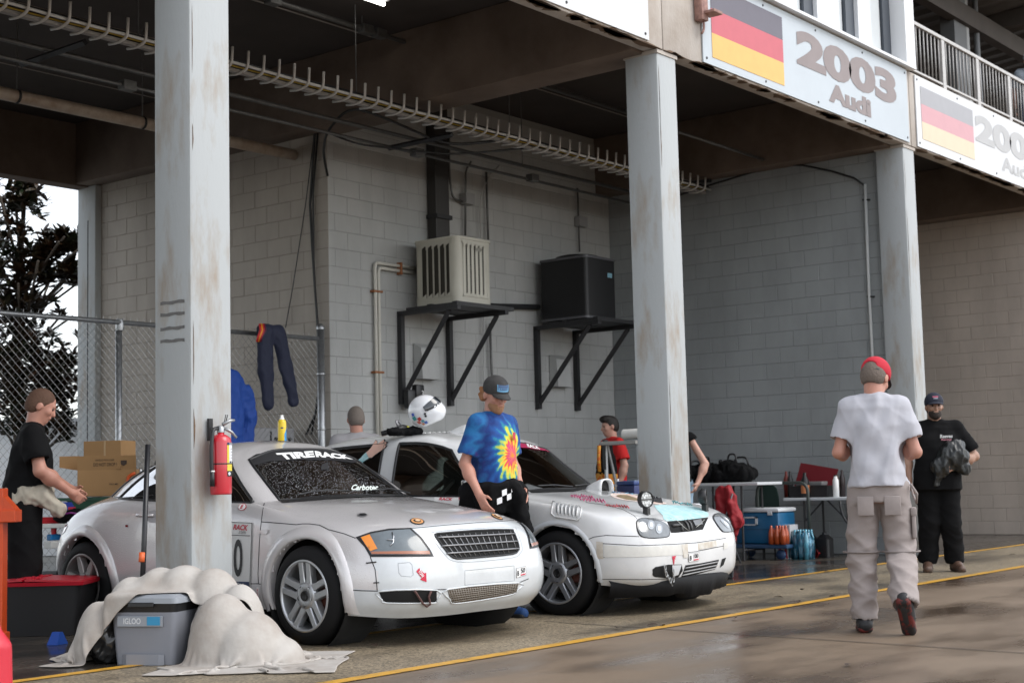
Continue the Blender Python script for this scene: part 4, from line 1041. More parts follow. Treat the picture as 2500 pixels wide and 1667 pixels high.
# ================================================================== WHITE HATCHBACK
M_golf = paint_mat('white_paint', (.68, .685, .685), .0, .34, drops=.0, var=.05, dirt=(.57, .575, .575))
gf = CarB('race_car', 'white three door hatchback race car with hood scoops, spotlights and a painted hood', 9.639, 6.652, -88.5)
gf.glassmat = M_carglass
GC = [
 [(.60, 0, .17), (.70, 0, .24), (.725, 0, .40), (.705, 0, .545), (.63, 0, .668), (.10, 0, .825), (-.56, 0, .915)],
 [(.59, .33, .17), (.69, .34, .24), (.715, .35, .40), (.695, .34, .545), (.615, .33, .668), (.08, .33, .818), (-.57, .34, .91)],
 [(.54, .62, .18), (.635, .645, .25), (.66, .66, .40), (.645, .655, .55), (.575, .625, .684), (.05, .59, .818), (-.62, .60, .905)],
 [(.38, .80, .22), (.43, .825, .28), (.45, .84, .40), (.44, .835, .56), (.40, .80, .695), (0, .715, .805), (-.70, .69, .90)],
 [(0, .82, .22), (0, .845, .30), (0, .858, .45), (0, .853, .65), (-.02, .83, .77), (-.3, .785, .838), (-.80, .735, .885)],
 [(-.55, .82, .22), (-.55, .845, .30), (-.55, .858, .48), (-.55, .858, .65), (-.55, .84, .77), (-.6, .81, .845), (-.95, .755, .875)],
 [(-1.3, .82, .22), (-1.3, .85, .30), (-1.3, .865, .48), (-1.3, .865, .66), (-1.3, .85, .79), (-1.3, .815, .86), (-1.3, .765, .882)],
 [(-1.70, .82, .22), (-1.7, .85, .30), (-1.7, .865, .48), (-1.7, .865, .66), (-1.7, .85, .79), (-1.7, .815, .86), (-1.70, .765, .89)],
 [(-1.86, .82, .22), (-1.86, .85, .30), (-1.86, .865, .48), (-1.86, .865, .66), (-1.86, .85, .79), (-1.86, .815, .865), (-1.86, .765, .893)],
 [(-2.51, .82, .24), (-2.51, .85, .32), (-2.51, .865, .48), (-2.51, .86, .66), (-2.51, .84, .80), (-2.5, .80, .875), (-2.6, .74, .91)],
 [(-3.05, .76, .28), (-3.1, .79, .36), (-3.12, .80, .50), (-3.08, .78, .68), (-3.02, .74, .82), (-2.99, .70, .89), (-2.95, .66, .93)],
 [(-3.22, .45, .28), (-3.28, .46, .36), (-3.30, .46, .50), (-3.24, .45, .70), (-3.17, .44, .84), (-3.14, .42, .90), (-3.10, .40, .94)],
 [(-3.25, 0, .28), (-3.31, 0, .36), (-3.33, 0, .50), (-3.27, 0, .70), (-3.20, 0, .84), (-3.16, 0, .90), (-3.12, 0, .94)]]
GG = [
 [0, (-.85, 0, 1.13), (-1.12, 0, 1.312), (-1.20, 0, 1.35), (-1.27, 0, 1.37), (-1.33, 0, 1.383)],
 [0, (-.85, .315, 1.12), (-1.11, .29, 1.298), (-1.19, .28, 1.338), (-1.27, .19, 1.365), (-1.35, 0, 1.385)],
 [0, (-.87, .56, 1.09), (-1.07, .52, 1.250), (-1.18, .48, 1.315), (-1.28, .30, 1.362), (-1.38, 0, 1.39)],
 [0, (-.93, .64, 1.085), (-1.13, .575, 1.245), (-1.22, .52, 1.315), (-1.30, .32, 1.365), (-1.42, 0, 1.393)],
 [0, (-1.0, .685, 1.075), (-1.19, .60, 1.245), (-1.26, .545, 1.318), (-1.34, .33, 1.37), (-1.46, 0, 1.396)],
 [0, (-1.12, .70, 1.09), (-1.28, .615, 1.275), (-1.33, .555, 1.33), (-1.40, .33, 1.378), (-1.50, 0, 1.40)],
 [0, (-1.36, .71, 1.10), (-1.46, .625, 1.308), (-1.48, .565, 1.355), (-1.53, .34, 1.395), (-1.60, 0, 1.41)],
 [0, (-1.71, .71, 1.10), (-1.72, .625, 1.318), (-1.72, .565, 1.362), (-1.74, .34, 1.40), (-1.78, 0, 1.415)],
 [0, (-1.87, .71, 1.10), (-1.88, .625, 1.318), (-1.88, .565, 1.362), (-1.89, .34, 1.40), (-1.92, 0, 1.416)],
 [0, (-2.56, .69, 1.10), (-2.50, .615, 1.295), (-2.47, .555, 1.345), (-2.45, .33, 1.39), (-2.40, 0, 1.405)],
 [0, (-2.88, .63, 1.10), (-2.75, .575, 1.27), (-2.68, .52, 1.32), (-2.62, .32, 1.365), (-2.55, 0, 1.385)],
 [0, (-3.0, .39, 1.10), (-2.85, .36, 1.28), (-2.77, .33, 1.33), (-2.70, .20, 1.36), (-2.63, 0, 1.375)],
 [0, (-3.02, 0, 1.10), (-2.87, 0, 1.29), (-2.79, 0, 1.335), (-2.72, 0, 1.36), (-2.66, 0, 1.37)]]
for c in GG: c[0] = (0, 0, 0)
gf.shells(GC, GG, [16, 16, 14, 14, 14, 10, 6, 3, 8, 8, 8, 8], [6, 6, 6, 8, 12, 12], [8, 8, 3, 4, 6], [(0, .305), (-2.51, .31)], .352, None,
          windows=[('windscreen', 0, 2, 0, 2, True), ('door_window', 4, 7, 0, 2, False), ('rear_side_window', 8, 10, 0, 2, False), ('rear_window', 11, 12, 0, 2, True)], paint=M_golf)
FLG = [(.350, -.05), (.350, .004), (.356, .010), (.372, .010), (.384, .004), (.390, -.003), (.394, -.014)]
M_lipg = mat('arch_lip_grey', (.56, .58, .60), .4, coat=.5)
gf.flare(0, .305, FLG, -10, 192, M_lipg, 'wheel_arch'); gf.flare(-2.51, .31, FLG, -8, 188, M_lipg, 'wheel_arch')
for x, z in ((0, .305), (-2.51, .31)):
    for sd in (-1, 1):
        wheel(gf, x, z, .862, 0, sd, M_alloyd if x < 0 else mat('alloy_grey', (.42, .43, .45), .38, metal=.75, var=.15, vscale=8))
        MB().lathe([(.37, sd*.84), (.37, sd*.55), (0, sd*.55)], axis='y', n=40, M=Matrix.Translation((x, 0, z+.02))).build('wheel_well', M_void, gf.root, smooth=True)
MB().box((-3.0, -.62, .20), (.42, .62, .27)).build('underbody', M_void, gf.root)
# ---- front end
HLG = [(1551.7, 1279), (1553.6, 1271), (1563, 1264.5), (1582, 1263.7), (1605, 1268), (1624, 1276), (1633, 1286), (1636, 1295.5), (1634.4, 1307), (1627.6, 1311.5), (1597, 1314.5), (1572.6, 1312.6), (1561, 1307), (1554.8, 1295.5)]
gf.patch(HLG, M_bk, 'headlamp_surround', off=.002, step=6, smooth=2, mirror=True)
sc_ = lambda P, k, c: [(c[0]+(x-c[0])*k, c[1]+(y-c[1])*k) for x, y in P]
M_hlg = mat('headlamp_clear', (.15, .165, .175), .16, coat=1.0, var=.4, vscale=14)
o = gf.patch(sc_(HLG, .93, (1594, 1290)), M_hlg, 'headlamp', off=.007, step=6, smooth=2, mirror=True)
for cx, cy, rx, ry in ((1568, 1287, 8.5, 13), (1588, 1282, 8, 11), (1607, 1291, 8, 12)):
    P = [(cx+rx*math.cos(a), cy+ry*math.sin(a)) for a in np.linspace(0, 2*PI, 16, endpoint=False)]
    gf.patch(P, mat('reflector_grey', (.36, .38, .39), .15, metal=.6, coat=1), 'reflector', o, off=.010, step=5, mirror=True)
    gf.patch(sc_(P, .5, (cx, cy)), mat('bulb_pale', (.75, .77, .78), .15, coat=1), 'bulb', o, off=.012, step=5, mirror=True)
GRG = [(1628, 1273), (1690, 1267), (1729, 1263), (1722, 1278), (1716, 1292), (1690, 1296), (1650, 1300), (1638, 1300), (1634, 1286)]
g = gf.patch(GRG, M_void, 'grille_opening', off=.002, step=7)  # no real hole: black colour paints the shaded opening
for pts, r in (([(1668, 1272), (1676, 1281), (1680, 1295)], .008), ([(1676, 1271), (1684, 1280), (1687, 1293)], .008)):
    gf.line(pts, r, mat('hose_grey', (.10, .10, .10), .5), 'hose', g, off=.012)
gf.line([(1640, 1284), (1662, 1282), (1664, 1296)], .012, mat('engine_dark', (.05, .05, .05), .4), 'engine_part', g, off=.008)
gf.patch([(1690, 1272), (1710, 1268), (1714, 1280), (1696, 1284)], mat('engine_metal', (.2, .2, .2), .3, metal=.6), 'engine_part', g, off=.01, step=6)
gf.line([(1630, 1268), (1650, 1275), (1664, 1288), (1676, 1297)], .002, mat('hood_wire', (.5, .5, .46), .4, metal=.6), 'hood_wire', off=.02)
gf.line([(1716, 1272), (1706, 1281), (1695, 1289)], .002, MATS['hood_wire'], 'hood_wire', off=.02)
# headlamp inner painted panel on the left side and bumper seams
for pts in ([(1432, 1318), (1450, 1310), (1480, 1306), (1560, 1309)], [(1470, 1326), (1560, 1331), (1640, 1328), (1700, 1324), (1772, 1313)], [(1466, 1360), (1560, 1357), (1640, 1352), (1700, 1345), (1775, 1330)],
            [(1467, 1413), (1560, 1414), (1640, 1412)], [(1555, 1267), (1548, 1258), (1520, 1243), (1480, 1233), (1430, 1226)], [(1567, 1264), (1600, 1265), (1626, 1272)]):
    gf.line(pts, .003, M_gap_, 'shut_line', off=-.0005)
M_tape = mat('tape_tan', (.50, .44, .36), .55, var=1, col2=(.62, .60, .55), vscale=14, thresh=(.35, .6)); M_tapew = mat('tape_white', (.66, .65, .61), .5, var=.12, vscale=14)
gf.patch([(1456, 1321), (1472, 1323), (1474, 1363), (1457, 1363)], M_tape, 'tape', off=.003, step=6)
gf.patch([(1474, 1330), (1560, 1334), (1640, 1331), (1672, 1328), (1674, 1354), (1640, 1355), (1560, 1359), (1476, 1360)], M_tapew, 'tape', off=.003, step=8)
gf.patch([(1663, 1329), (1678, 1327), (1679, 1360), (1668, 1361)], M_tape, 'tape', off=.005, step=8)
gf.patch([(1678, 1330), (1702, 1327), (1703, 1344), (1679, 1347)], M_wh, 'tape', off=.005, step=8)
gf.patch([(1702, 1326), (1748, 1319), (1749, 1333), (1703, 1342)], M_tape, 'tape', off=.004, step=8)
gf.patch([(1765, 1324), (1776, 1321), (1776, 1337), (1766, 1341)], M_tapew, 'tape', off=.004, step=6)
plate(gf, [(1680, 1371), (1705, 1367), (1706, 1348), (1680, 1351)], 'B', '100', .007)
gf.patch([(1640, 1357), (1650, 1356), (1644, 1379)], M_red, 'tow_flag', off=.004, step=5)
gf.text('TOW', [(1645.6, 1357.5), (1643.6, 1372), (1646.6, 1372), (1648.6, 1357.5)], M_wh, 'lettering', off=.007)
it = gf.patch([(1600, 1383), (1664, 1377), (1656, 1408), (1612, 1409), (1595, 1406), (1593, 1396)], M_void, 'intake', off=.002, step=7, smooth=2)  # lower openings are flat patches too, their inner shade painted black
gf.patch([(1640, 1379), (1663, 1378), (1655, 1402), (1641, 1407)], M_lipg, 'tow_cup', it, off=.005, step=6)
lg = gf.patch([(1673, 1379), (1710, 1374), (1755, 1365), (1750, 1380), (1745, 1389), (1700, 1401), (1663, 1407)], M_void, 'lower_grille', off=.002, step=8)
for a, b in (((1672, 1386), (1750, 1371)), ((1668, 1395), (1749, 1379)), ((1665, 1403), (1746, 1386))): gf.line([a, b], .005, mat('grille_grey', (.32, .32, .32), .4), 'grille_bar', lg, off=.006)
gf.patch([(1657, 1418), (1700, 1411), (1742, 1400), (1738, 1409), (1700, 1419), (1658, 1425)], M_void, 'lower_intake', off=.002, step=7)
gf.patch([(1762, 1364), (1772, 1360), (1766, 1378), (1757, 1385)], M_void, 'side_intake', off=.003, step=5)
# chain
for k, (p0) in enumerate(((1618, 1384), (1618, 1392), (1621, 1400), (1626, 1407), (1631, 1413), (1635, 1419), (1638, 1411), (1638, 1402), (1638, 1393))):
    w = gf.hit(p0[0], p0[1], .02)
    ang = .8*(k % 2)+.3
    P = [(w.x+.002, w.y+.011*math.cos(a)*math.cos(ang)-.02*math.sin(a)*math.sin(ang)*.4, w.z+.02*math.sin(a)) for a in np.linspace(0, 2*PI, 12, endpoint=False)]
    MB().tube(P, .0045, 5, closed=True).build('chain_link', M_galv, gf.root, smooth=True)
# splitter: ragged black lip under the bumper
G = []
for i in range(41):
    u = i/40*2-1; y = -.815*u; xx = .43+.285*(1-abs(u)**3.2); zz = .262; rag = .02*noise.noise((u*9, 0, 3))+(.03 if abs(u) > .2 else -.01)
    G.append([(xx-.01, y, zz), (xx+.012, y, zz-.03), (xx-.012, y*.99, .105+rag*.8), (xx-.12, y*.97, .10+rag*.8)])
MB().grid(G).build('splitter', mat('splitter_black', (.007, .007, .008), .6, spec=.2, bump=.1), gf.root, smooth=True)
# ---- hood furniture
def scoop(cx, cy, cz, w, h, L_, yaw=0.0):
    M = Matrix.Translation((cx, cy, cz)) @ Matrix.Rotation(yaw, 4, 'Z')
    G = []; n = 14
    for i in range(7):
        u = i/6; hh = h*(.35+.65*math.sin(u*PI/2)); row = []
        for j in range(n+1):
            a = PI*j/n; row.append(M @ Vector((-L_+L_*u, w*(1 if u > .15 else .8)*math.copysign(abs(math.cos(a))**.6, math.cos(a)), hh*math.sin(a)**.7 if math.sin(a) > 0 else 0)))
        G.append(row)
    t_ = MB().grid(G).build('air_scoop', M_golf, gf.root, smooth=True); solid(t_, .012)
    row = G[-1]; c = M @ Vector((-.03, 0, h*.3)); MB().add([p-(M.to_3x3() @ Vector((.04, 0, 0))) for p in row]+[c], [(j, j+1, n+1) for j in range(n)]).build('scoop_void', M_void, t_)
w = gf.hit(1478, 1198, 0); scoop(w.x+.02, w.y, w.z-.005, .085, .095, .17)
w = gf.hit(1148, 1066, 0); scoop(-1.42, -.02, 1.385, .10, .085, .2)
MB().box((-.02, -.06, 0), (.02, .06, .03)).build('roof_strip', M_golf, gf.root).location = (-1.6, 0, 1.405)
# fender louvre panel
lv = gf.patch([(1350, 1226), (1414, 1237), (1420, 1243), (1418, 1262), (1412, 1270), (1356, 1261), (1348, 1254)], M_golf, 'fender_vent', off=.008, step=7)
for k in range(6):
    x = 1358+k*9.2; gf.patch([(x, 1230+k*1.5), (x+4.5, 1231+k*1.5), (x+5.5, 1252+k*1.6), (x+1.5, 1252+k*1.5)], mat('louvre_shade', (.22, .23, .24), .6), 'louvre', lv, off=.011, step=5)
    gf.line([(x+6, 1231+k*1.5), (x+6.5, 1255+k*1.6)], .005, M_golf, 'louvre', lv, off=.013)
gf.line([(1350, 1226), (1414, 1237), (1420, 1243), (1418, 1262), (1412, 1270), (1356, 1261), (1348, 1254)], .006, M_golf, 'vent_frame', lv, off=.010, closed=True)
# hood artwork: a loose painted portrait with lettering (flat print)
M_teal = mat('art_teal', (.36, .62, .64), .45, var=1, vscale=18, col2=(.52, .72, .73), thresh=(.4, .6))
gf.patch([(1597, 1234), (1640, 1233), (1690, 1236), (1722, 1246), (1729, 1260), (1700, 1266), (1628, 1272), (1618, 1258)], M_teal, 'hood_artwork', off=.003, step=8, smooth=2)
M_skin_art = mat('art_skin', (.68, .46, .38), .5, var=1, vscale=10, col2=(.74, .66, .60), thresh=(.4, .65)); M_hair_art = mat('art_hair', (.30, .22, .12), .5, var=.5, vscale=22)
gf.patch([(1490, 1206), (1520, 1204), (1560, 1211), (1600, 1222), (1628, 1228), (1610, 1232), (1570, 1226), (1530, 1222), (1500, 1215)], M_skin_art, 'hood_artwork', off=.003, step=7, smooth=2)
gf.patch([(1505, 1210), (1530, 1209), (1560, 1219), (1572, 1222), (1545, 1222), (1515, 1216)], M_hair_art, 'hood_artwork', off=.005, step=6, smooth=2)
gf.patch([(1570, 1207), (1605, 1210), (1628, 1215), (1600, 1216), (1575, 1212)], M_inkk, 'hood_artwork', off=.005, step=6)
M_pink = mat('art_pink', (.66, .10, .26), .5); M_bluea = mat('art_blue', (.10, .30, .46), .5)
def scrib(quad, m, seed, rows=1, name='hood_lettering'):
    rr = random.Random(seed); q = [Vector(v) for v in quad]; pts = []
    n = 26
    for i in range(n):
        u = i/(n-1); v = .5+.5*math.sin(i*2.2+rr.uniform(-.6, .6)); pts.append(tuple(q[0].lerp(q[1], u).lerp(q[3].lerp(q[2], u), v)))
    gf.line(pts, .0035, m, name, off=.002, n=4)
scrib([(1392, 1213), (1450, 1219), (1446, 1209), (1395, 1205)], M_pink, 1); scrib([(1412, 1222), (1478, 1228), (1474, 1217), (1415, 1213)], M_pink, 2); scrib([(1478, 1236), (1536, 1241), (1532, 1233), (1480, 1229)], mat('art_red', (.66, .08, .10), .5), 3)
scrib([(1492, 1203), (1546, 1206), (1540, 1199), (1494, 1196)], M_bluea, 4); scrib([(1640, 1228), (1690, 1234), (1684, 1224), (1642, 1220)], mat('art_teal_dark', (.08, .42, .46), .5), 5)
# spotlights
def spot(px_, py_, face=(1, -.15, .1), r=.062, w=None):
    w = w or gf.hit(px_, py_, 0); t_ = link('spotlight', None, gf.root); t_.location = w
    MB().box((-.02, -.02, 0), (.02, .02, .05)).build('foot', M_bk, t_)
    d = Vector(face).normalized(); Q = d.to_track_quat('Z', 'Y').to_matrix().to_4x4(); M = Matrix.Translation((0, 0, .05+r)) @ Q
    MB().lathe([(0, -.05), (r*.7, -.05), (r, -.03), (r, .012), (r*.93, .016), (r*.86, .006)], n=28, M=M).build('housing', M_bk, t_, smooth=True)
    for k in range(20):
        a = 2*PI*k/20; p = M @ Vector((r*1.0*math.cos(a), r*1.0*math.sin(a), -.02)); p2 = M @ Vector((r*1.10*math.cos(a), r*1.10*math.sin(a), -.02))
        MB().cyl(p, p2, .004, n=4).build('cooling_fin', M_bk, t_)
    MB().lathe([(0, .004), (r*.88, .004)], n=24, M=M).build('lens', mat('spot_lens', (.34, .36, .37), .12, coat=1, var=.5, vscale=60), t_)
    MB().tube([M @ Vector((-r*.86, 0, .008)), M @ Vector((r*.86, 0, .008))], .005, 6).build('lens_bar', M_bk, t_)
    for k in range(12):
        a = 2*PI*k/12; rr_ = r*(.6 if k % 2 else .3); MB().lathe([(0, .007), (.009, .0065), (.011, .005)], n=8, M=M @ Matrix.Translation((rr_*math.cos(a), rr_*math.sin(a)*.9+(.012 if math.sin(a) > 0 else -.012), 0))).build('led', mat('led_lens', (.6, .62, .62), .1, coat=1), t_)
w1 = gf.hit(1579, 1256, 0); spot(0, 0, (1, -.35, .05), w=w1); spot(0, 0, (1, .45, .0), w=Vector((w1.x, -w1.y, w1.z)))
# mirror
t_ = link('door_mirror', None, gf.root); t_.location = (-.72, -.80, .88)
mb = MB(); G = []
for i in range(9):
    u = i/8; y = -.02-.21*u; s_ = (1-(2*u-1)**4)**.5 if u > .5 else 1
    s_ = max(.35, (1-abs(u-.45)**3*3.5)); row = []
    for j in range(16):
        a = 2*PI*j/16; row.append((.045*s_*math.copysign(abs(math.cos(a))**.7, math.cos(a)), y, .06+.075*s_*math.copysign(abs(math.sin(a))**.7, math.sin(a))))
    G.append(row)
mb.grid(G, closed_v=True); mb.add(G[0], [tuple(range(16))]); mb.add(G[-1], [tuple(reversed(range(16)))]); mb.build('shell', M_golf, t_, smooth=True)
MB().box((-.045, -.21, .0), (-.038, -.03, .12), ch=.002).build('glass', mat('mirror_glass', (.5, .5, .5), .03, metal=1), t_); MB().box((-.03, -.06, -.02), (.02, .06, .02), ch=.01).build('foot', M_bk, t_)
# door stickers, windscreen strip
gf.patch([(1060, 1214), (1130, 1218), (1200, 1222), (1200, 1240), (1130, 1237), (1060, 1232)], M_wh, 'sticker', off=.003, step=8)
gf.text('RACK', [(1072, 1221), (1104, 1222.5), (1106, 1216), (1074, 1215)], M_red, 'lettering', off=.006, bold=.03, shear=.1); gf.text('TIRE RACK', [(1119, 1221), (1155, 1224), (1154, 1218), (1120, 1215.5)], M_red, 'lettering', off=.006, bold=.02, shear=.1)
P = [(1168+9.5*math.cos(a), 1231+9.5*math.sin(a)) for a in np.linspace(0, 2*PI, 20, endpoint=False)]
gf.patch(P, M_red, 'sticker', off=.005, step=4); gf.patch(sc_(P, .86, (1168, 1231)), M_wh, 'sticker', off=.007, step=4); gf.text('E', [(1164.5, 1237), (1172, 1237), (1172, 1225.5), (1164.5, 1225.5)], M_red, 'lettering', off=.010, bold=.04)
wsg = gf.glass[('windscreen', 0)]
gf.patch([(1180, 1083), (1230, 1078), (1283, 1080), (1337, 1096), (1345, 1103), (1290, 1094), (1230, 1091), (1180, 1098)], mat('banner_maroon', (.30, .01, .06), .5), 'windscreen_banner', wsg, off=.004, step=8)
gf.text('RACK', [(1288, 1093), (1318, 1099), (1312, 1089), (1284, 1083)], M_wh, 'lettering', wsg, off=.008, bold=.03)
gf.line([(1310, 1190), (1350, 1188), (1395, 1192)], .006, M_bk, 'wiper', off=.02); gf.line([(1400, 1190), (1435, 1186), (1455, 1180)], .006, M_bk, 'wiper', off=.02)
gf.patch([(1290, 1196), (1340, 1191), (1400, 1193), (1458, 1180), (1462, 1186), (1400, 1200), (1300, 1203)], M_bk, 'cowl', off=.005, step=7)
gf.line([(968, 1209), (1050, 1211), (1170, 1214), (1190, 1215)], .008, M_bk, 'window_trim', off=.006)
# waving figure sticker on the rear side window (generic printed figure)
rw = gf.glass[('rear_side_window', -1)]
M_pskin = mat('print_skin', (.72, .45, .36), .5, var=.15, vscale=20); M_pshirt = mat('print_shirt', (.42, .60, .62), .5, var=1, vscale=35, col2=(.20, .45, .48), thresh=(.42, .52))
hand = [(902, 1118), (896, 1105), (906, 1096), (912, 1087), (918, 1077), (922, 1079), (922, 1087), (930, 1080), (938, 1075), (940, 1079), (933, 1086), (942, 1080), (946, 1082), (940, 1089), (945, 1088), (940, 1095), (930, 1102), (918, 1110), (910, 1117)]
sleeve = [(880, 1120), (895, 1104), (903, 1118), (890, 1126), (875, 1145), (845, 1165), (820, 1180), (800, 1205), (745, 1205), (742, 1185), (760, 1170), (778, 1150), (800, 1145), (830, 1142), (850, 1138)]
gf.patch(sc_(hand, 1.12, (920, 1097)), M_inkk, 'window_print', rw, off=.006, step=5); gf.patch(hand, M_pskin, 'window_print', rw, off=.010, step=5)
gf.patch(sleeve, M_pshirt, 'window_print', rw, off=.008, step=7); gf.patch([(734, 1150), (778, 1148), (780, 1165), (775, 1185), (765, 1200), (750, 1190), (742, 1170)], M_pskin, 'window_print', rw, off=.012, step=6)
# interior
MB().box((-2.9, -.7, .26), (-.5, .7, .32)).build('floor', M_int, gf.root)
MB().box((-.95, -.68, .70), (-.62, .68, .90), ch=.04).build('dashboard', M_int, gf.root, auto=40)
MB().box((-1.75, .12, .3), (-1.2, .58, .58), ch=.05).build('seat', M_int, gf.root, auto=40); MB().box((-1.92, .12, .5), (-1.66, .58, 1.2), ch=.07).build('seat_back', M_int, gf.root, auto=40)
for sd in (-1, 1):
    MB().tube(fillet([(-.75, sd*.66, .3), (-.75, sd*.64, .88), (-1.15, sd*.52, 1.22), (-1.75, sd*.54, 1.3), (-1.8, sd*.62, .9), (-1.82, sd*.68, .3)], .12), .022, 8).build('cage_tube', M_cage, gf.root, smooth=True)
    MB().tube([(-1.75, sd*.54, 1.28), (-2.7, sd*.5, .7)], .022, 8).build('cage_tube', M_cage, gf.root, smooth=True)
MB().tube([(-1.75, -.54, 1.3), (-1.75, .54, 1.3)], .022, 8).build('cage_tube', M_cage, gf.root); MB().tube([(-1.76, .52, 1.27), (-1.8, -.62, .5)], .022, 8).build('cage_tube', M_cage, gf.root)
for k in range(14): MB().box((-.012, -.006, 0), (.012, .006, .008)).build('roof_rivet', M_golf, gf.root).location = (-1.5-.055*k, -.12, 1.413)
# ================================================================== PEOPLE (smooth implicit bodies -> one continuous mesh)
class Field:
    def __init__(s, lo, hi, h):
        s.h = h; s.lo = np.array(lo, float)-2*h; n = np.ceil((np.array(hi)-s.lo)/h).astype(int)+3; s.n = n
        s.ax = [s.lo[i]+h*np.arange(n[i]) for i in range(3)]; s.F = np.full(n, 1.0, np.float32)
    def _blk(s, lo, hi):
        i0 = np.clip(np.floor((np.array(lo)-s.lo)/s.h).astype(int), 0, s.n-1); i1 = np.clip(np.ceil((np.array(hi)-s.lo)/s.h).astype(int)+1, 1, s.n)
        if (i1 <= i0).any(): return None
        sl = tuple(slice(a, b) for a, b in zip(i0, i1)); X, Y, Z = np.meshgrid(s.ax[0][sl[0]], s.ax[1][sl[1]], s.ax[2][sl[2]], indexing='ij', sparse=False)
        return sl, X, Y, Z
    def _mix(s, sl, d, k, op):
        F = s.F[sl]
        if op == 'add':
            hh = np.clip(.5+.5*(F-d)/k, 0, 1); s.F[sl] = F*(1-hh)+d*hh-k*hh*(1-hh)
        elif op == 'sub':
            s.F[sl] = np.maximum(F, -d)
    def cap(s, a, b, r0, r1=None, k=.02, op='add'):
        a = np.array(a, float); b = np.array(b, float); r1 = r0 if r1 is None else r1; m = max(r0, r1)+k*1.5+2*s.h
        q = s._blk(np.minimum(a, b)-m, np.maximum(a, b)+m)
        if q is None: return s
        sl, X, Y, Z = q; ab = b-a; L = max((ab**2).sum(), 1e-9)
        t = np.clip(((X-a[0])*ab[0]+(Y-a[1])*ab[1]+(Z-a[2])*ab[2])/L, 0, 1)
        d = np.sqrt((X-a[0]-t*ab[0])**2+(Y-a[1]-t*ab[1])**2+(Z-a[2]-t*ab[2])**2)-(r0+(r1-r0)*t); s._mix(sl, d, k, op); return s
    def ell(s, c, r, M=None, k=.02, op='add'):
        c = np.array(c, float); r = np.array(r, float); m = r.max()+k*1.5+2*s.h; q = s._blk(c-m, c+m)
        if q is None: return s
        sl, X, Y, Z = q; P = np.stack([X-c[0], Y-c[1], Z-c[2]], -1)
        if M is not None: P = P @ np.array(M)             # columns of M = local axes
        kk = np.sqrt(((P/r)**2).sum(-1)); k2 = np.sqrt(((P/r**2)**2).sum(-1)); d = kk*(kk-1)/np.maximum(k2, 1e-6); s._mix(sl, d, k, op); return s
    def stack(s, secs, M=None, k=.03, op='add', wob=0.0, seed=0):
        """secs: (z, x0, a, b) elliptical sections; M 4x4 local->body"""
        zs, x0, A, B = [np.array(v, float) for v in zip(*secs)]; m = max(A.max(), B.max())+.12
        Mi = np.linalg.inv(np.array(M)) if M is not None else np.eye(4)
        lo = np.array([x0.min()-m, -m, zs.min()-.1]); hi = np.array([x0.max()+m, m, zs.max()+.1])
        cs = np.array([[x, y, z, 1] for x in (lo[0], hi[0]) for y in (lo[1], hi[1]) for z in (lo[2], hi[2])])
        if M is not None: cs = cs @ np.array(M).T
        q = s._blk(cs[:, :3].min(0), cs[:, :3].max(0))
        if q is None: return s
        sl, X, Y, Z = q
        x = Mi[0, 0]*X+Mi[0, 1]*Y+Mi[0, 2]*Z+Mi[0, 3]; y = Mi[1, 0]*X+Mi[1, 1]*Y+Mi[1, 2]*Z+Mi[1, 3]; z = Mi[2, 0]*X+Mi[2, 1]*Y+Mi[2, 2]*Z+Mi[2, 3]
        def cub(v):
            # smooth interpolation
            zz = np.clip(z, zs[0], zs[-1]); i = np.clip(np.searchsorted(zs, zz)-1, 0, len(zs)-2); t = (zz-zs[i])/(zs[i+1]-zs[i]); t = t*t*(3-2*t)*.6+t*.4; return v[i]+(v[i+1]-v[i])*t
        a, b, c = cub(A), cub(B), cub(x0)
        e = 2.3; rr = (np.abs((x-c)/a)**e+np.abs(y/b)**e)**(1/e); d = (rr-1)*np.minimum(a, b)*.9
        if wob:
            th = np.arctan2(y/b, (x-c)/a); d = d+wob*(np.sin(th*5+z*9+seed)*np.sin(z*17+seed*2)+.6*np.sin(th*9-z*22+seed))*.6
        d = np.maximum(d, np.maximum(zs[0]-z, z-zs[-1])); s._mix(sl, d, k, op); return s
    def mesh(s):
        """naive surface nets"""
        F = s.F; S = F < 0; nx, ny, nz = F.shape
        acc = np.zeros((nx-1, ny-1, nz-1, 3), np.float32); cnt = np.zeros((nx-1, ny-1, nz-1), np.float32)
        quads = []
        for ax in range(3):
            o = [0, 0, 0]; o[ax] = 1
            A = F[:nx-o[0], :ny-o[1], :nz-o[2]]; B = F[o[0]:, o[1]:, o[2]:]
            cr = (A < 0) != (B < 0); idx = np.argwhere(cr)
            if not len(idx): continue
            a = A[cr]; b = B[cr]; t = a/(a-b); pos = idx.astype(np.float32); pos[:, ax] += t
            u, v = [q for q in range(3) if q != ax]
            cells = []
            for du, dv in ((0, 0), (-1, 0), (-1, -1), (0, -1)):
                c = idx.copy(); c[:, u] += du; c[:, v] += dv; cells.append(c)
            ok = np.ones(len(idx), bool)
            for c in cells: ok &= (c >= 0).all(1) & (c[:, 0] < nx-1) & (c[:, 1] < ny-1) & (c[:, 2] < nz-1)
            for c in cells:
                cc = c[ok]; np.add.at(acc, (cc[:, 0], cc[:, 1], cc[:, 2]), pos[ok]); np.add.at(cnt, (cc[:, 0], cc[:, 1], cc[:, 2]), 1)
            flip = (a[ok] < 0) ^ (ax == 1)
            quads.append((np.stack([c[ok] for c in cells], 1), flip))
        ids = -np.ones(cnt.shape, int); w = np.argwhere(cnt > 0); ids[w[:, 0], w[:, 1], w[:, 2]] = np.arange(len(w))
        V = acc[w[:, 0], w[:, 1], w[:, 2]]/cnt[w[:, 0], w[:, 1], w[:, 2]][:, None]; V = s.lo+V*s.h
        fs = []
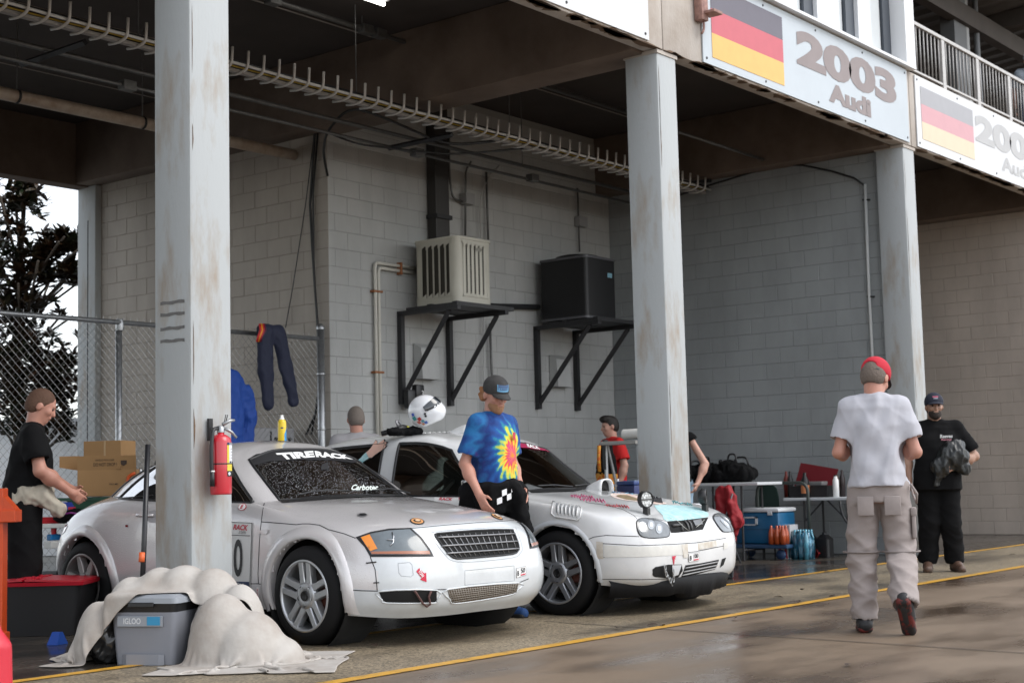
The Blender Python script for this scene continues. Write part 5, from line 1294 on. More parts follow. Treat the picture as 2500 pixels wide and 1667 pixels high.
        for c, flip in quads:
            f = ids[c[:, :, 0], c[:, :, 1], c[:, :, 2]]; f = np.where(flip[:, None], f, f[:, ::-1]); fs.append(f)
        return V, np.concatenate(fs) if fs else np.zeros((0, 4), int)
def np_mesh(name, V, F, mats, parent, mi=None, relax=1):
    if relax and len(F):
        # light Laplacian smoothing
        n = len(V)
        for _ in range(relax):
            acc = np.zeros_like(V); c = np.zeros(n)
            for i in range(4):
                a, b = F[:, i], F[:, (i+1) % 4]; np.add.at(acc, a, V[b]); np.add.at(c, a, 1); np.add.at(acc, b, V[a]); np.add.at(c, b, 1)
            V = V*.5+.5*acc/np.maximum(c, 1)[:, None]
    me = bpy.data.meshes.new(name); me.from_pydata(V.tolist(), [], F.tolist())
    for m in (mats if isinstance(mats, (list, tuple)) else [mats]): me.materials.append(m)
    if mi is not None: me.polygons.foreach_set('material_index', mi.astype(int).tolist())
    me.polygons.foreach_set('use_smooth', [True]*len(F)); me.update(); return link(name, me, parent)
def V3(*a): return np.array(a, float)
def folds(V, seed, amp, lam=.09, stretch=(1, 1, .55), n=9):
    rg = np.random.default_rng(int(seed*17)+3); out = np.zeros(len(V))
    for i in range(n):
        k = rg.normal(size=3)*np.array(stretch); k = k/np.linalg.norm(k)*2*PI/(lam*rg.uniform(.6, 1.9)); ph = rg.uniform(0, 6.28)
        w = np.sin(V @ k+ph+1.1*np.sin(V @ (k[[1, 2, 0]]*.4)+ph*2)); out += (1-np.abs(w))**1.6
    out -= out.mean(); return out/max(out.std(), 1e-6)*amp
def normals(V, F):
    n = np.zeros_like(V); a = np.cross(V[F[:, 2]]-V[F[:, 0]], V[F[:, 3]]-V[F[:, 1]])
    for i in range(4): np.add.at(n, F[:, i], a)
    return n/np.maximum(np.linalg.norm(n, axis=1), 1e-9)[:, None]
def rotm(ax, deg):
    return np.array(Matrix.Rotation(R(deg), 4, ax))
def about(p, M): T = np.eye(4); T[:3, 3] = p; Ti = np.eye(4); Ti[:3, 3] = -np.array(p); return T @ M @ Ti
def ap(M, p): return (M @ np.append(np.array(p, float), 1))[:3]
def hand_prims(f, wrist, elbow, up, thumb, curl=.5, k=.006, s=1.0):
    """palm + five fingers; wrist->hand continues the forearm, 'up' = back of hand normal, 'thumb' = side of thumb"""
    d = wrist-elbow; d = d/np.linalg.norm(d); up = up-d*(up@d); up = up/np.linalg.norm(up); th = np.cross(up, d); th = th*np.sign(th@thumb) if abs(th@thumb) > 1e-6 else th
    pc = wrist+d*.05*s
    f.cap(wrist-d*.02, wrist+d*.02*s, .026*s, .027*s, k=.015)
    for o in (-.028, -.009, .010, .028): f.cap(wrist+d*.015*s+th*o*s*.8, wrist+d*.088*s+th*o*s, .0145*s, .013*s, k=.012)
    for i, o in enumerate((.030, .010, -.010, -.029)):
        L = (.036, .041, .038, .030)[i]*s; b = wrist+d*.09*s+th*o*s; q = b; dd = d
        for j in range(2):
            c_ = curl*(.9+.25*i); dd = dd*math.cos(c_)-up*math.sin(c_); dd = dd/np.linalg.norm(dd); e = q+dd*L*(1.05 if j == 0 else .95); f.cap(q, e, (.0095, .0088)[j]*s, (.0088, .0075)[j]*s, k=.004); q = e
    b = wrist+d*.02*s+th*.026*s; e = b+(d*.62+th*.6-up*.35)*.045*s; f.cap(b, e, .0135*s, .0105*s, k=.008); f.cap(e, e+(d*.88+th*.12-up*.4)*.034*s, .010*s, .0085*s, k=.004)
M_skin = {}
def skin(tone):
    if tone not in M_skin:
        c = {'fair': (.55, .31, .235), 'ruddy': (.52, .25, .18), 'tan': (.38, .215, .15), 'olive': (.33, .19, .13)}[tone]
        m = mat('skin_'+tone, c, .5, var=1, vscale=9, col2=tuple(v*.82 for v in c), thresh=(.35, .65), bump=.04, bscale=120); bsdf(m).inputs['Subsurface Weight'].default_value = .08; bsdf(m).inputs['Subsurface Radius'].default_value = (.01, .004, .002); M_skin[tone] = m
    return M_skin[tone]
def person(label, loc, az, tone='fair', lean=0, twist=0, head=(0, 0, 0), belly=0.0, build=1.0, scale=1.0, J=None, h=.009,
           shirt=None, hem=.84, sleeve=.6, sl_r=.072, pants=None, pant_r=(.10, .085, .075), cuff=.075, shoes=None, hair=None, hairstyle='short', beard=None,
           cap=None, brim=None, capback=False, wob=.006, suit=False, hands=True, curl=.45, seed=0, shirt_mats=None, capM=None, loose=0.0):
    t = thing('person', label, 'person', loc, R(az)); t.scale = (scale,)*3
    b = build
    D = dict(pel=V3(0, 0, .93), hipL=V3(0, .088, .90), hipR=V3(0, -.088, .90), kneeL=V3(.015, .10, .49), kneeR=V3(.015, -.10, .49), ankL=V3(-.03, .105, .085), ankR=V3(-.03, -.105, .085),
             toeL=V3(.15, .13, .03), toeR=V3(.15, -.13, .03), shL=V3(-.005, .185*b, 1.425), shR=V3(-.005, -.185*b, 1.425), elL=V3(-.03, .25*b, 1.14), elR=V3(-.03, -.25*b, 1.14),
             wrL=V3(.05, .25*b, .90), wrR=V3(.05, -.25*b, .90), hd=V3(.025, 0, 1.625))
    Mt = about(D['pel'], rotm('Z', twist) @ rotm('Y', lean))
    for k in ('shL', 'shR', 'elL', 'elR', 'wrL', 'wrR', 'hd'): D[k] = ap(Mt, D[k])
    nk = ap(Mt, V3(-.01, 0, 1.47))
    if J:
        for k, v in J.items(): D[k] = np.array(v, float)
    # ---- skin body
    lo = np.min([v for v in D.values()], 0)-.25; hi = np.max([v for v in D.values()], 0)+.25; lo[2] = -.0
    f = Field(lo, hi, h)
    f.stack([(.80, 0, .10, .15*b), (.92, 0, .105, .16*b), (1.05, .005, .095+belly*.5, .14*b), (1.28, 0, .105, .155*b), (1.38, -.005, .08, .13*b), (1.46, -.01, .05, .06)], Mt, k=.03)
    for sd in 'LR':
        f.cap(D['hip'+sd], D['knee'+sd], .08*b, .055, k=.03); f.cap(D['knee'+sd], D['ank'+sd], .055, .036, k=.02); f.cap(D['ank'+sd], D['toe'+sd], .036, .028, k=.02)
        f.cap(D['sh'+sd]*.93+nk*.07-V3(0, 0, .02), D['el'+sd], .040, .041*b, k=.02); f.cap(D['el'+sd], D['wr'+sd], .043*b, .028, k=.015)
        mid = D['el'+sd]*.7+D['wr'+sd]*.3; f.ell(mid, (.046*b, .046*b, .06), k=.03)
        if hands: hand_prims(f, D['wr'+sd], D['el'+sd], V3(0, 1 if sd == 'L' else -1, 0)*1.0+V3(-.2, 0, .2), V3(1, 0, .3), curl)
    Mh = rotm('Z', head[2]) @ rotm('Y', head[0]) @ rotm('X', head[1]); Mh = rotm('Z', twist) @ Mh
    H = np.eye(4); H[:3, :3] = Mh[:3, :3]; H[:3, 3] = D['hd']; R3 = H[:3, :3]
    hp = lambda *p: ap(H, p)
    f.cap(nk-V3(0, 0, .03), hp(-.02, 0, -.05), .064, .058, k=.03)
    for sd in 'LR': f.cap(nk-V3(0, 0, .04), D['sh'+sd]*.9+nk*.1-V3(0, 0, .03), .035, .03, k=.03)
    f.ell(hp(-.01, 0, .025), (.098, .077, .098), R3, k=.02); f.ell(hp(.025, 0, -.045), (.068, .058, .075), R3, k=.03); f.ell(hp(.055, 0, -.088), (.032, .03, .025), R3, k=.025)
    f.cap(hp(.085, 0, .015), hp(.108, 0, -.028), .009, .014, k=.012); f.cap(hp(.082, -.03, .028), hp(.082, .03, .028), .012, k=.015)
    for sd in (1, -1):
        f.ell(hp(.088, .03*sd, .008), (.012, .014, .010), R3, k=.006, op='sub'); f.ell(hp(-.012, .079*sd, -.012), (.024, .011, .034), R3, k=.006); f.ell(hp(.062, .042*sd, -.02), (.025, .02, .022), R3, k=.02)
    f.cap(hp(.093, -.022, -.058), hp(.093, .022, -.058), .009, k=.008); f.cap(hp(.102, -.02, -.0575), hp(.102, .02, -.0575), .004, op='sub')
    V, F = f.mesh(); body = np_mesh('body', V, F, skin(tone), t)
    for sd in (1, -1):
        MB().lathe([(.0, .011), (.007, .009), (.011, .003), (.011, -.003)], n=8, M=Matrix(H.tolist()) @ Matrix.Translation((.079, .03*sd, .008)) @ Matrix.Rotation(PI/2, 4, 'Y')).build('eye', mat('eye_dark', (.03, .022, .018), .25), t, smooth=True)
    # ---- hair / beard / cap
    def headshell(name, m, parts, hh=.007, rel=1):
        g = Field(hp(0, 0, 0)-.24, hp(0, 0, 0)+.24, hh); parts(g); V, F = g.mesh(); return np_mesh(name, V, F, m, t, relax=rel)
    if hair:
        def hs_(g):
            g.ell(hp(-.018, 0, .03), (.102, .082, .099), R3); g.ell(hp(-.045, 0, -.01), (.075, .080, .085), R3, k=.02)
            g.ell(hp(.085, 0, -.035), (.085, .12, .095), R3, op='sub'); g.ell(hp(.0, 0, -.15), (.2, .2, .08), R3, op='sub')
            if hairstyle == 'tuft': g.ell(hp(.04, .0, .10), (.07, .08, .04), R3, k=.02); g.ell(hp(.07, .02, .085), (.04, .06, .03), R3, k=.02)
            if hairstyle == 'balding': g.ell(hp(.05, 0, .12), (.085, .058, .075), R3, op='sub')
            if hairstyle == 'curly':
                rr = random.Random(4)
                for _ in range(26): g.ell(hp(-.05+rr.uniform(-.06, .05), rr.choice((-1, 1))*.070, rr.uniform(-.065, .01)), (.015, .012, .017), None, k=.015)
        headshell('hair', hair, hs_)
    if beard:
        def bs_(g):
            g.ell(hp(.036, 0, -.072), (.068, .063, .060), R3); g.ell(hp(.07, 0, -.10), (.036, .040, .032), R3, k=.02); g.ell(hp(.11, 0, -.004), (.075, .085, .042), R3, op='sub'); g.ell(hp(.112, 0, -.058), (.022, .022, .008), R3, op='sub'); g.ell(hp(-.04, 0, -.03), (.055, .1, .08), R3, op='sub')
        headshell('beard', beard, bs_)
    if cap:
        def cs_(g):
            g.ell(hp(-.010, 0, .042), (.114, .093, .098), R3); g.ell(hp(.05, 0, -.125), (.26, .2, .15), R3, op='sub')
            if capback: g.ell(hp(-.118, 0, .03), (.04, .042, .026), R3, op='sub')
        headshell('cap', cap, cs_, rel=2)
        s_ = 1; G = []
        for i in range(13):
            a = R(-62+124*i/12); row = []
            for r_ in (0, .35, .7, 1): x = .088*math.cos(a)+.0+r_*.085*max(0, math.cos(a))**.8; y = .082*math.sin(a)*(1-.05*r_); z = .044-.020*r_-.014*(math.sin(a)**2)*(1); row.append(hp(x, y, z))
            G.append(row)
        o = MB().grid(G).build('cap_brim', brim or cap, t, smooth=True); solid(o, .006, 0)
        if capback: MB().tube([hp(-.112*math.cos(R(a)), .092*math.sin(R(a)), .004) for a in range(-38, 39, 6)], .011, 6).build('cap_strap', M_bk, t, smooth=True)
    # ---- shirt
    if shirt is not None:
        g = Field(lo, hi, h)
        g.stack([(hem, .0, .135+belly+loose, .19*b+loose), (.98, .005, .132+belly+loose, .182*b+loose), (1.12, .01, .125+belly*.9+loose*.8, .176*b+loose*.6), (1.28, .005, .135+belly*.3, .198*b), (1.40, -.005, .105, .185*b), (1.452, -.012, .078, .12*b), (1.485, -.015, .058, .068)], Mt, k=.03, wob=wob, seed=seed)
        for sd in 'LR':
            e = D['sh'+sd]+(D['el'+sd]-D['sh'+sd])*sleeve; s0 = D['sh'+sd]*.88+nk*.12-V3(0, 0, .022); g.cap(s0, e, min(.068, sl_r), sl_r, k=.05); g.cap(nk+V3(0, 0, -.025), D['sh'+sd]*.94+nk*.06-V3(0, 0, .008), .056, .052, k=.045)
            dv = (D['el'+sd]-D['sh'+sd]); dv = dv/np.linalg.norm(dv)
            if sleeve < .95: g.cap(e+dv*.10, e+dv*.22, .105, op='sub')
            else:
                g.cap(D['el'+sd], D['wr'+sd]-dv*0, sl_r*.9, sl_r*.7, k=.02)
        g.cap(hp(-.02, 0, -.05)-V3(0, 0, .0), hp(-.01, 0, .08), .062, .075, op='sub')
        V, F = g.mesh()
        if wob: V = V+normals(V, F)*folds(V, seed+1, wob*.36, .30, (1, 1, .45), 5)[:, None]
        np_mesh('shirt' if not suit else 'suit_top', V, F, shirt, t, relax=2)
    # ---- trousers
    if pants is not None:
        g = Field(lo, hi, h); r0, r1, r2 = pant_r
        g.stack([(.80, 0, .125, .175*b), (.90, 0, .13, .182*b), (1.0, .005, .118+belly*.5, .168*b), (1.04, .005, .112+belly*.5, .162*b)], Mt if abs(lean) < 5 else None, k=.03)
        for sd in 'LR':
            g.cap(D['hip'+sd], D['knee'+sd], r0*b, r1*b, k=.03)
            dv = D['ank'+sd]-D['knee'+sd]; L_ = np.linalg.norm(dv); dv = dv/L_; e = D['ank'+sd]-dv*(cuff-.04); g.cap(D['knee'+sd], e, r1*b, r2*b, k=.025); g.cap(e+dv*.085, e+dv*.2, .10, op='sub')
        V, F = g.mesh()
        V = V+normals(V, F)*(folds(V, seed+5, wob*.5, .24, (.8, .8, 1.5), 5)*np.clip((1.05-V[:, 2])*2, .35, 1.25))[:, None]; np_mesh('trousers', V, F, pants, t, relax=1)
    # ---- shoes
    if shoes:
        for sd in 'LR':
            a, e = D['ank'+sd], D['toe'+sd]; g = Field(np.minimum(a, e)-.12, np.maximum(a, e)+.12, .007); dv = (e-a); dv[2] = 0 if abs(dv[2]) < .09 else dv[2]; dv = dv/np.linalg.norm(dv)
            heel = a-dv*.045-V3(0, 0, .035 if e[2] < .06 and a[2] < .12 else 0)
            sole = V3(0, 0, -.012) if a[2] < .12 else np.cross(np.cross(dv, V3(0, 0, 1)), dv)*-.02
            g.cap(heel, e, .045, .040, k=.02); g.cap(a+V3(0, 0, .0), a*.5+e*.5, .047, .045, k=.03); g.cap(a, a+(D['knee'+sd]-a)*.08, .043, .045, k=.02)
            V, F = g.mesh()
            if a[2] < .12: V[:, 2] = np.maximum(V[:, 2], .004)
            np_mesh('shoe', V, F, shoes[0] if isinstance(shoes, (list, tuple)) else shoes, t)
            if isinstance(shoes, (list, tuple)):
                g = Field(np.minimum(a, e)-.12, np.maximum(a, e)+.12, .007); up = np.cross(np.cross(dv, V3(0, 0, 1)), dv); up = up/np.linalg.norm(up)
                for o_ in (-.016, .016):
                    sdv = np.cross(up, dv)*o_; g.cap(heel-up*.022+sdv, e-up*.016+sdv, .030, .030, k=.01)
                V, F = g.mesh()
                if a[2] < .12: V[:, 2] = np.clip(V[:, 2], 0, .028)
                np_mesh('sole', V, F, shoes[1], t)
    t['H'] = [float(x) for x in H.flatten()]
    return t, D, H
M_blacktee = mat('black_cotton', (.0065, .0065, .007), .9, spec=.15, bump=.15, bscale=18)
M_blackpant = mat('black_trouser', (.006, .006, .0065), .9, spec=.15, bump=.2, bscale=16)
M_khaki = mat('grey_cargo_cloth', (.33, .285, .27), .85, var=.12, vscale=9, bump=.35, bscale=14)
M_whitetee = mat('white_cotton', (.46, .46, .50), .85, var=.06, vscale=5, bump=.35, bscale=11)
M_brown = mat('brown_leather', (.09, .05, .033), .5, bump=.1)
def tiedye():
    m = bpy.data.materials.new('tie_dye_cotton'); m.use_nodes = True; nt = m.node_tree; b = nt.nodes['Principled BSDF']; L = nt.links.new; b.inputs['Roughness'].default_value = .85
    tc = _n(nt, 'ShaderNodeTexCoord'); mp = _n(nt, 'ShaderNodeMapping'); mp.inputs['Location'].default_value = (0, -.05, -1.17); L(tc.outputs['Object'], mp.inputs['Vector'])
    sp = _n(nt, 'ShaderNodeSeparateXYZ'); L(mp.outputs[0], sp.inputs[0])
    no = _n(nt, 'ShaderNodeTexNoise', Scale=14.0, Detail=4.0); L(tc.outputs['Object'], no.inputs['Vector'])
    def mth(op, a, bb=None, v=None):
        n = _n(nt, 'ShaderNodeMath', operation=op); L(a, n.inputs[0])
        if bb is not None: L(bb, n.inputs[1])
        if v is not None: n.inputs[1].default_value = v
        return n.outputs[0]
    y2 = mth('MULTIPLY', sp.outputs[1], sp.outputs[1]); z2 = mth('MULTIPLY', sp.outputs[2], sp.outputs[2]); z2 = mth('MULTIPLY', z2, v=.45)
    r = mth('SQRT', mth('ADD', y2, z2)); an = mth('ARCTAN2', sp.outputs[1], sp.outputs[2])
    sw = mth('SINE', mth('ADD', mth('MULTIPLY', an, v=19.0), mth('MULTIPLY', r, v=55.0)))
    rr = mth('ADD', mth('ADD', r, mth('MULTIPLY', sw, v=.018)), mth('MULTIPLY', mth('SUBTRACT', no.outputs['Fac'], v=.5), v=.15))
    rp = _n(nt, 'ShaderNodeValToRGB'); E = rp.color_ramp.elements
    cs = [(0, (.75, .25, .02)), (.03, (.55, .03, .22)), (.055, (.72, .10, .03)), (.085, (.78, .55, .06)), (.115, (.45, .55, .06)), (.135, (.02, .24, .30)), (.16, (.006, .08, .30)), (.22, (.004, .025, .15)), (.29, (.01, .13, .33)), (.36, (.006, .04, .20)), (.5, (.005, .03, .16))]
    E[0].position = 0; E[0].color = (*cs[0][1], 1); E[1].position = 1; E[1].color = (.02, .05, .25, 1)
    for p, c in cs[1:]: e = E.new(p*1.0); e.color = (*c, 1)
    L(rr, rp.inputs[0])
    # purple blotches on the sleeves and back
    n2 = _n(nt, 'ShaderNodeTexNoise', Scale=6.5, Detail=4.0); L(tc.outputs['Object'], n2.inputs['Vector']); r2 = _n(nt, 'ShaderNodeValToRGB'); r2.color_ramp.elements[0].position = .58; r2.color_ramp.elements[1].position = .68; L(n2.outputs['Fac'], r2.inputs[0])
    far = _n(nt, 'ShaderNodeMapRange'); far.inputs[1].default_value = .2; far.inputs[2].default_value = .28; L(r, far.inputs[0]); k = mth('MULTIPLY', r2.outputs[0], far.outputs[0])
    mx = _n(nt, 'ShaderNodeMix', data_type='RGBA'); L(k, mx.inputs[0]); L(rp.outputs[0], mx.inputs[6]); mx.inputs[7].default_value = (.10, .008, .14, 1)
    L(mx.outputs[2], b.inputs['Base Color'])
    bp = _n(nt, 'ShaderNodeBump', Strength=.35, Distance=.02); n3 = _n(nt, 'ShaderNodeTexNoise', Scale=12.0); L(tc.outputs['Object'], n3.inputs['Vector']); L(n3.outputs['Fac'], bp.inputs['Height']); L(bp.outputs[0], b.inputs['Normal'])
    return m
def hpos(t, H, p): return Matrix(H.tolist()) @ Vector(p)
def cap_patch(t, H, m, w, hgt, name='cap_badge', z0=.055):
    M = Matrix(H.tolist()); G = []
    for i in range(7):
        a = R(-w/2+w*i/6); G.append([M @ Vector((-.008+.114*math.cos(a)*.99*math.cos(R(b_)), .094*math.sin(a)*1.0, .045+.097*math.sin(R(b_)))) for b_ in (z0*400-hgt, z0*400, z0*400+hgt)])
    return MB().grid(G).build(name, m, t, smooth=True)
# --- tie dye man between the cars
h_ = V3
t, D, H = person('man in tie dye shirt and dark cap looking down between the two cars', (8.43, 6.93, 0), -96, 'ruddy', lean=2, head=(26, 0, -14), belly=.025, build=.95, h=.008,
    J=dict(elR=(-.05, -.235, 1.12), wrR=(.10, -.235, .89), elL=(-.02, .225, 1.12), wrL=(.10, .19, .93), toeL=(.16, .12, .03), ankR=(-.02, -.10, .085), toeR=(.17, -.11, .03)),
    shirt=tiedye(), hem=.93, sleeve=.72, sl_r=.078, pants=M_blackpant, pant_r=(.10, .085, .078), cuff=.06, shoes=(mat('blue_suede', (.012, .05, .16), .8), mat('dark_sole', (.01, .01, .012), .7)), hair=mat('ginger_hair', (.28, .12, .045), .7, bump=.5, bscale=60), hairstyle='curly',
    beard=mat('ginger_beard', (.30, .155, .08), .8, bump=.5, bscale=90), cap=mat('washed_black_denim', (.045, .043, .042), .9, var=.5, vscale=20), wob=.008, seed=2)
cap_patch(t, H, mat('patch_edge_blue', (.12, .30, .48), .7), 62, 15); cap_patch(t, H, mat('patch_navy', (.05, .10, .20), .7), 54, 11).scale = (1.004,)*3
# race suit top tied at the waist
g = Field((-.35, -.4, .3), (.4, .4, 1.2), .01)
g.stack([(.76, .01, .145, .185), (.86, .012, .165, .20), (.95, .015, .178, .205), (.985, .015, .165, .19)], None, k=.03, wob=.012, seed=5)
g.cap((.17, .03, .95), (.20, .05, .90), .055, .05, k=.03); g.cap((.18, .06, .92), (.17, .12, .62), .05, .075, k=.03); g.cap((.14, .10, .88), (.10, .20, .52), .05, .085, k=.03); g.cap((.10, .19, .9), (.02, .22, .6), .05, .08, k=.03); g.cap((-.1, -.16, .93), (-.14, -.15, .72), .06, .05, k=.04)
V, F = g.mesh(); V = V+normals(V, F)*folds(V, 4, .006, .16)[:, None]; np_mesh('tied_race_suit', V, F, M_blackpant, t, relax=1)
M_wstripe = mat('white_stripe', (.75, .75, .76), .7)
G = [[(.185*math.cos(R(a))+.005, .215*math.sin(R(a)), z+.0012*(a-10)) for z in (.86, .94)] for a in range(-38, 22, 4)]
for k in range(5):
    for r_ in (0, 1):
        if (k+r_) % 2 == 0:
            a0 = -36+k*11; MB().grid([[(.186*math.cos(R(a))+.013, .210*math.sin(R(a)), .875+.045*r_+q*.043+.0012*(a-10)) for q in (0, 1)] for a in (a0, a0+3.7, a0+7.4, a0+11)]).build('checker_stripe', M_wstripe, t, smooth=True)
MB().grid([[(.152*math.cos(R(a))+.022, .2*math.sin(R(a)), 1.29+q*.05) for q in (0, 1)] for a in (14, 20, 26)]).build('chest_badge', mat('chest_badge_red', (.5, .04, .06), .6), t)
# --- white T-shirt man walking away
t, D, H = person('man in white T shirt and red cap walking away across the apron', (8.69, 4.03, 0), 24, 'ruddy', lean=4, head=(30, 0, -22), belly=.02, build=.94, h=.008, scale=.985,
    J=dict(hd=(.085, -.015, 1.60), hipL=(0, .09, .90), kneeL=(.03, .12, .49), ankL=(-.0, .12, .085), toeL=(.18, .14, .03), hipR=(0, -.09, .90), kneeR=(.03, -.12, .50), ankR=(-.26, -.13, .19), toeR=(-.15, -.15, .035),
           elL=(.0, .235, 1.13), wrL=(.20, .16, 1.14), elR=(.0, -.24, 1.12), wrR=(.22, -.14, 1.15)),
    shirt=M_whitetee, hem=.90, sleeve=.66, pants=M_khaki, pant_r=(.108, .098, .086), cuff=.05, shoes=(mat('black_trainer', (.02, .02, .022), .6), mat('black_red_sole', (.13, .018, .014), .7, var=1, col2=(.015, .014, .014), vscale=18, thresh=(.45, .55))),
    hair=mat('grey_brown_hair', (.14, .11, .09), .8, bump=.6, bscale=80), cap=mat('red_cap_cloth', (.48, .012, .03), .8), brim=mat('cap_brim_black', (.02, .012, .014), .8), capback=True, wob=.010, seed=1, loose=.008, sl_r=.074)
for p, r_ in (((.03, -.235, .62), .05), ((.03, -.235, .80), .04)): pass
MB().tube([( .115*math.cos(R(a))+.035, .12+.115*math.sin(R(a)), .50) for a in range(0, 360, 15)], .006, 5, closed=True).build('knee_seam', mat('seam_grey', (.22, .19, .18), .9), t, smooth=True)
MB().tube([( .117*math.cos(R(a))+.03, -.12+.117*math.sin(R(a)), .50) for a in range(0, 360, 15)], .006, 5, closed=True).build('knee_seam', MATS['seam_grey'], t, smooth=True)
MB().box((-.05, -.222, .58), (.09, -.195, .76), ch=.012).build('cargo_pocket', M_khaki, t, auto=40); MB().box((-.055, -.228, .72), (.095, -.19, .775), ch=.01).build('pocket_flap', M_khaki, t, auto=40)
for y in (-.085, .08): MB().box((-.138, y-.05, .73), (-.122, y+.05, .85), ch=.006).build('back_pocket', M_khaki, t, auto=40)
MB().tube([(-.06, -.20, .92), (-.03, -.235, .86), (.0, -.23, .80), (.03, -.21, .86), (.02, -.2, .92)], .008, 6).build('belt_loop', M_khaki, t, smooth=True)
for sd in (1, -1):
    MB().tube([hpos(t, H, (.095, .03*sd+.02*math.cos(R(a)), .008+.015*math.sin(R(a)))) for a in range(0, 360, 30)], .003, 5, closed=True).build('glasses', M_bk, t); MB().tube([hpos(t, H, (.09, .05*sd, .012)), hpos(t, H, (-.02, .08*sd, .012))], .003, 5).build('glasses', M_bk, t)
# --- bearded man in black
t, D, H = person('bearded man in black T shirt holding a bundled black jacket', (14.16, 5.93, 0), 207, 'tan', head=(2, 0, 6), belly=.05, build=1.18, h=.009,
    J=dict(elL=(-.02, .36, 1.12), wrL=(.19, .15, 1.03), elR=(-.03, -.285, 1.13), wrR=(.05, -.275, .90), toeL=(.14, .17, .03), toeR=(.15, -.15, .03), ankL=(-.03, .13, .085), ankR=(-.03, -.13, .085)),
    shirt=M_blacktee, hem=.80, sleeve=.74, sl_r=.088, pants=M_blackpant, pant_r=(.105, .088, .078), cuff=.065, shoes=(M_brown, mat('brown_sole', (.05, .03, .02), .7)),
    hair=mat('dark_hair', (.015, .012, .010), .7), beard=mat('dark_beard', (.022, .014, .010), .8, bump=.5, bscale=90), cap=mat('navy_cap', (.014, .017, .032), .85), wob=.006, loose=.012)
cap_patch(t, H, mat('cap_print_pink', (.42, .10, .16), .7), 34, 4, z0=.075)
cap_patch(t, H, mat('cap_print_grey', (.35, .36, .42), .7), 26, 2.5, z0=.048)
g = Field((.0, -.25, .85), (.42, .4, 1.35), .01)
g.ell((.20, .14, 1.12), (.10, .14, .13), k=.03); g.ell((.18, .16, 1.22), (.08, .10, .06), k=.03); g.ell((.22, .02, 1.03), (.07, .10, .10), k=.04); g.ell((.16, .24, 1.0), (.08, .07, .06), k=.04); g.cap((.22, .0, .98), (.20, -.02, .84), .05, .03, k=.03)
V, F = g.mesh(); V = V+normals(V, F)*folds(V, 6, .009, .16)[:, None]
o = np_mesh('bundled_jacket', V, F, mat('black_nylon', (.016, .018, .018), .35, bump=.4, bscale=25), None, relax=1); o.location = t.location; o.rotation_euler = t.rotation_euler; tag(o, 'black nylon jacket bundled under the bearded man arm', 'jacket')
w = Vector(D['wrL'].tolist()); e = Vector(D['elL'].tolist()); d = (w-e).normalized(); MB().cyl(w-d*.045, w-d*.01, .036, n=14).build('watch', mat('watch_grey', (.05, .055, .06), .4), t, smooth=True)
def chest_text(t, txt, y0, y1, z0, z1, xf, m, shear=.15, bold=.02):
    vs, fs = text_mesh(txt, 1, offset=bold, shear=shear); xs = [v.x for v in vs]; ys = [v.y for v in vs]; a, b_, c, d_ = min(xs), max(xs), min(ys), max(ys)
    return MB().add([(xf, y0+(v.x-a)/(b_-a)*(y1-y0), z0+(v.y-c)/(d_-c)*(z1-z0)) for v in vs], fs).build('shirt_print', m, t)
chest_text(t, 'Reeves', .03, .15, 1.305, 1.34, .158, M_wh); chest_text(t, 'Racing', .04, .14, 1.275, 1.30, .162, mat('print_pink', (.6, .25, .3), .6))
# --- man in black at the work table, far left
P = at_depth(58, 1190, 10.75); 
t, D, H = person('man in black shirt with a beige overall tied at the waist working at the left', (P.x, P.y, 0), -35, 'ruddy', lean=8, head=(26, 0, 0), belly=.04, build=1.15, h=.009, scale=1.0,
    J=dict(elR=(.12, -.27, 1.14), wrR=(.33, -.14, .98), elL=(.12, .27, 1.14), wrL=(.34, .10, 1.0)), shirt=M_blacktee, hem=.90, sleeve=.62, sl_r=.088, pants=M_blackpant, pant_r=(.11, .10, .095), cuff=.05, shoes=M_brown,
    hair=mat('brown_hair', (.10, .05, .03), .8, bump=.5, bscale=70), wob=.006)
g = Field((-.4, -.4, .7), (.5, .4, 1.15), .01)
g.stack([(.90, .02, .165, .225), (.96, .025, .178, .235), (1.03, .03, .17, .225)], None, k=.03, wob=.01); g.cap((.14, -.17, .97), (.24, -.16, .86), .06, .055, k=.05)
V, F = g.mesh(); V = V+normals(V, F)*folds(V, 8, .006, .16)[:, None]; np_mesh('tied_overall', V, F, mat('beige_cloth', (.40, .36, .29), .85, bump=.2, bscale=20), t)
LEFTMAN = t
# --- others deeper in the garage
far = dict(h=.012)
P = at_depth(492, 1190, 12.0)
person('person in black shirt mostly hidden behind the near column', (P.x, P.y, 0), 165, 'tan', lean=22, head=(25, 0, 0), shirt=M_blacktee, hem=.88, sleeve=.6, sl_r=.08, pants=M_blackpant, shoes=M_brown, hair=MATS['dark_hair'], J=dict(elR=(.25, -.25, 1.05), wrR=(.32, -.22, .86), elL=(.25, .25, 1.05), wrL=(.33, .2, .86)), **far)
P = at_depth(872, 1190, 14.4)
t, D, H = person('grey haired man in grey shirt seen from behind the white hatchback roof', (P.x, P.y, 0), 55, 'ruddy', head=(12, 0, 0), build=1.1, shirt=mat('grey_cotton', (.34, .33, .34), .85, bump=.2, bscale=14), hem=.85, sleeve=.6, pants=M_blackpant, shoes=M_bk, hair=mat('grey_hair', (.17, .14, .12), .8, bump=.5, bscale=70), hairstyle='balding', **far)
vs, fs = text_mesh('77L', 1, offset=.02); MB().add([(-.139, .10-(v.x)*.11, 1.34+v.y*.05) for v in vs], fs).build('shirt_print', M_inkk, t)
P = at_depth(1497, 1190, 18.0)
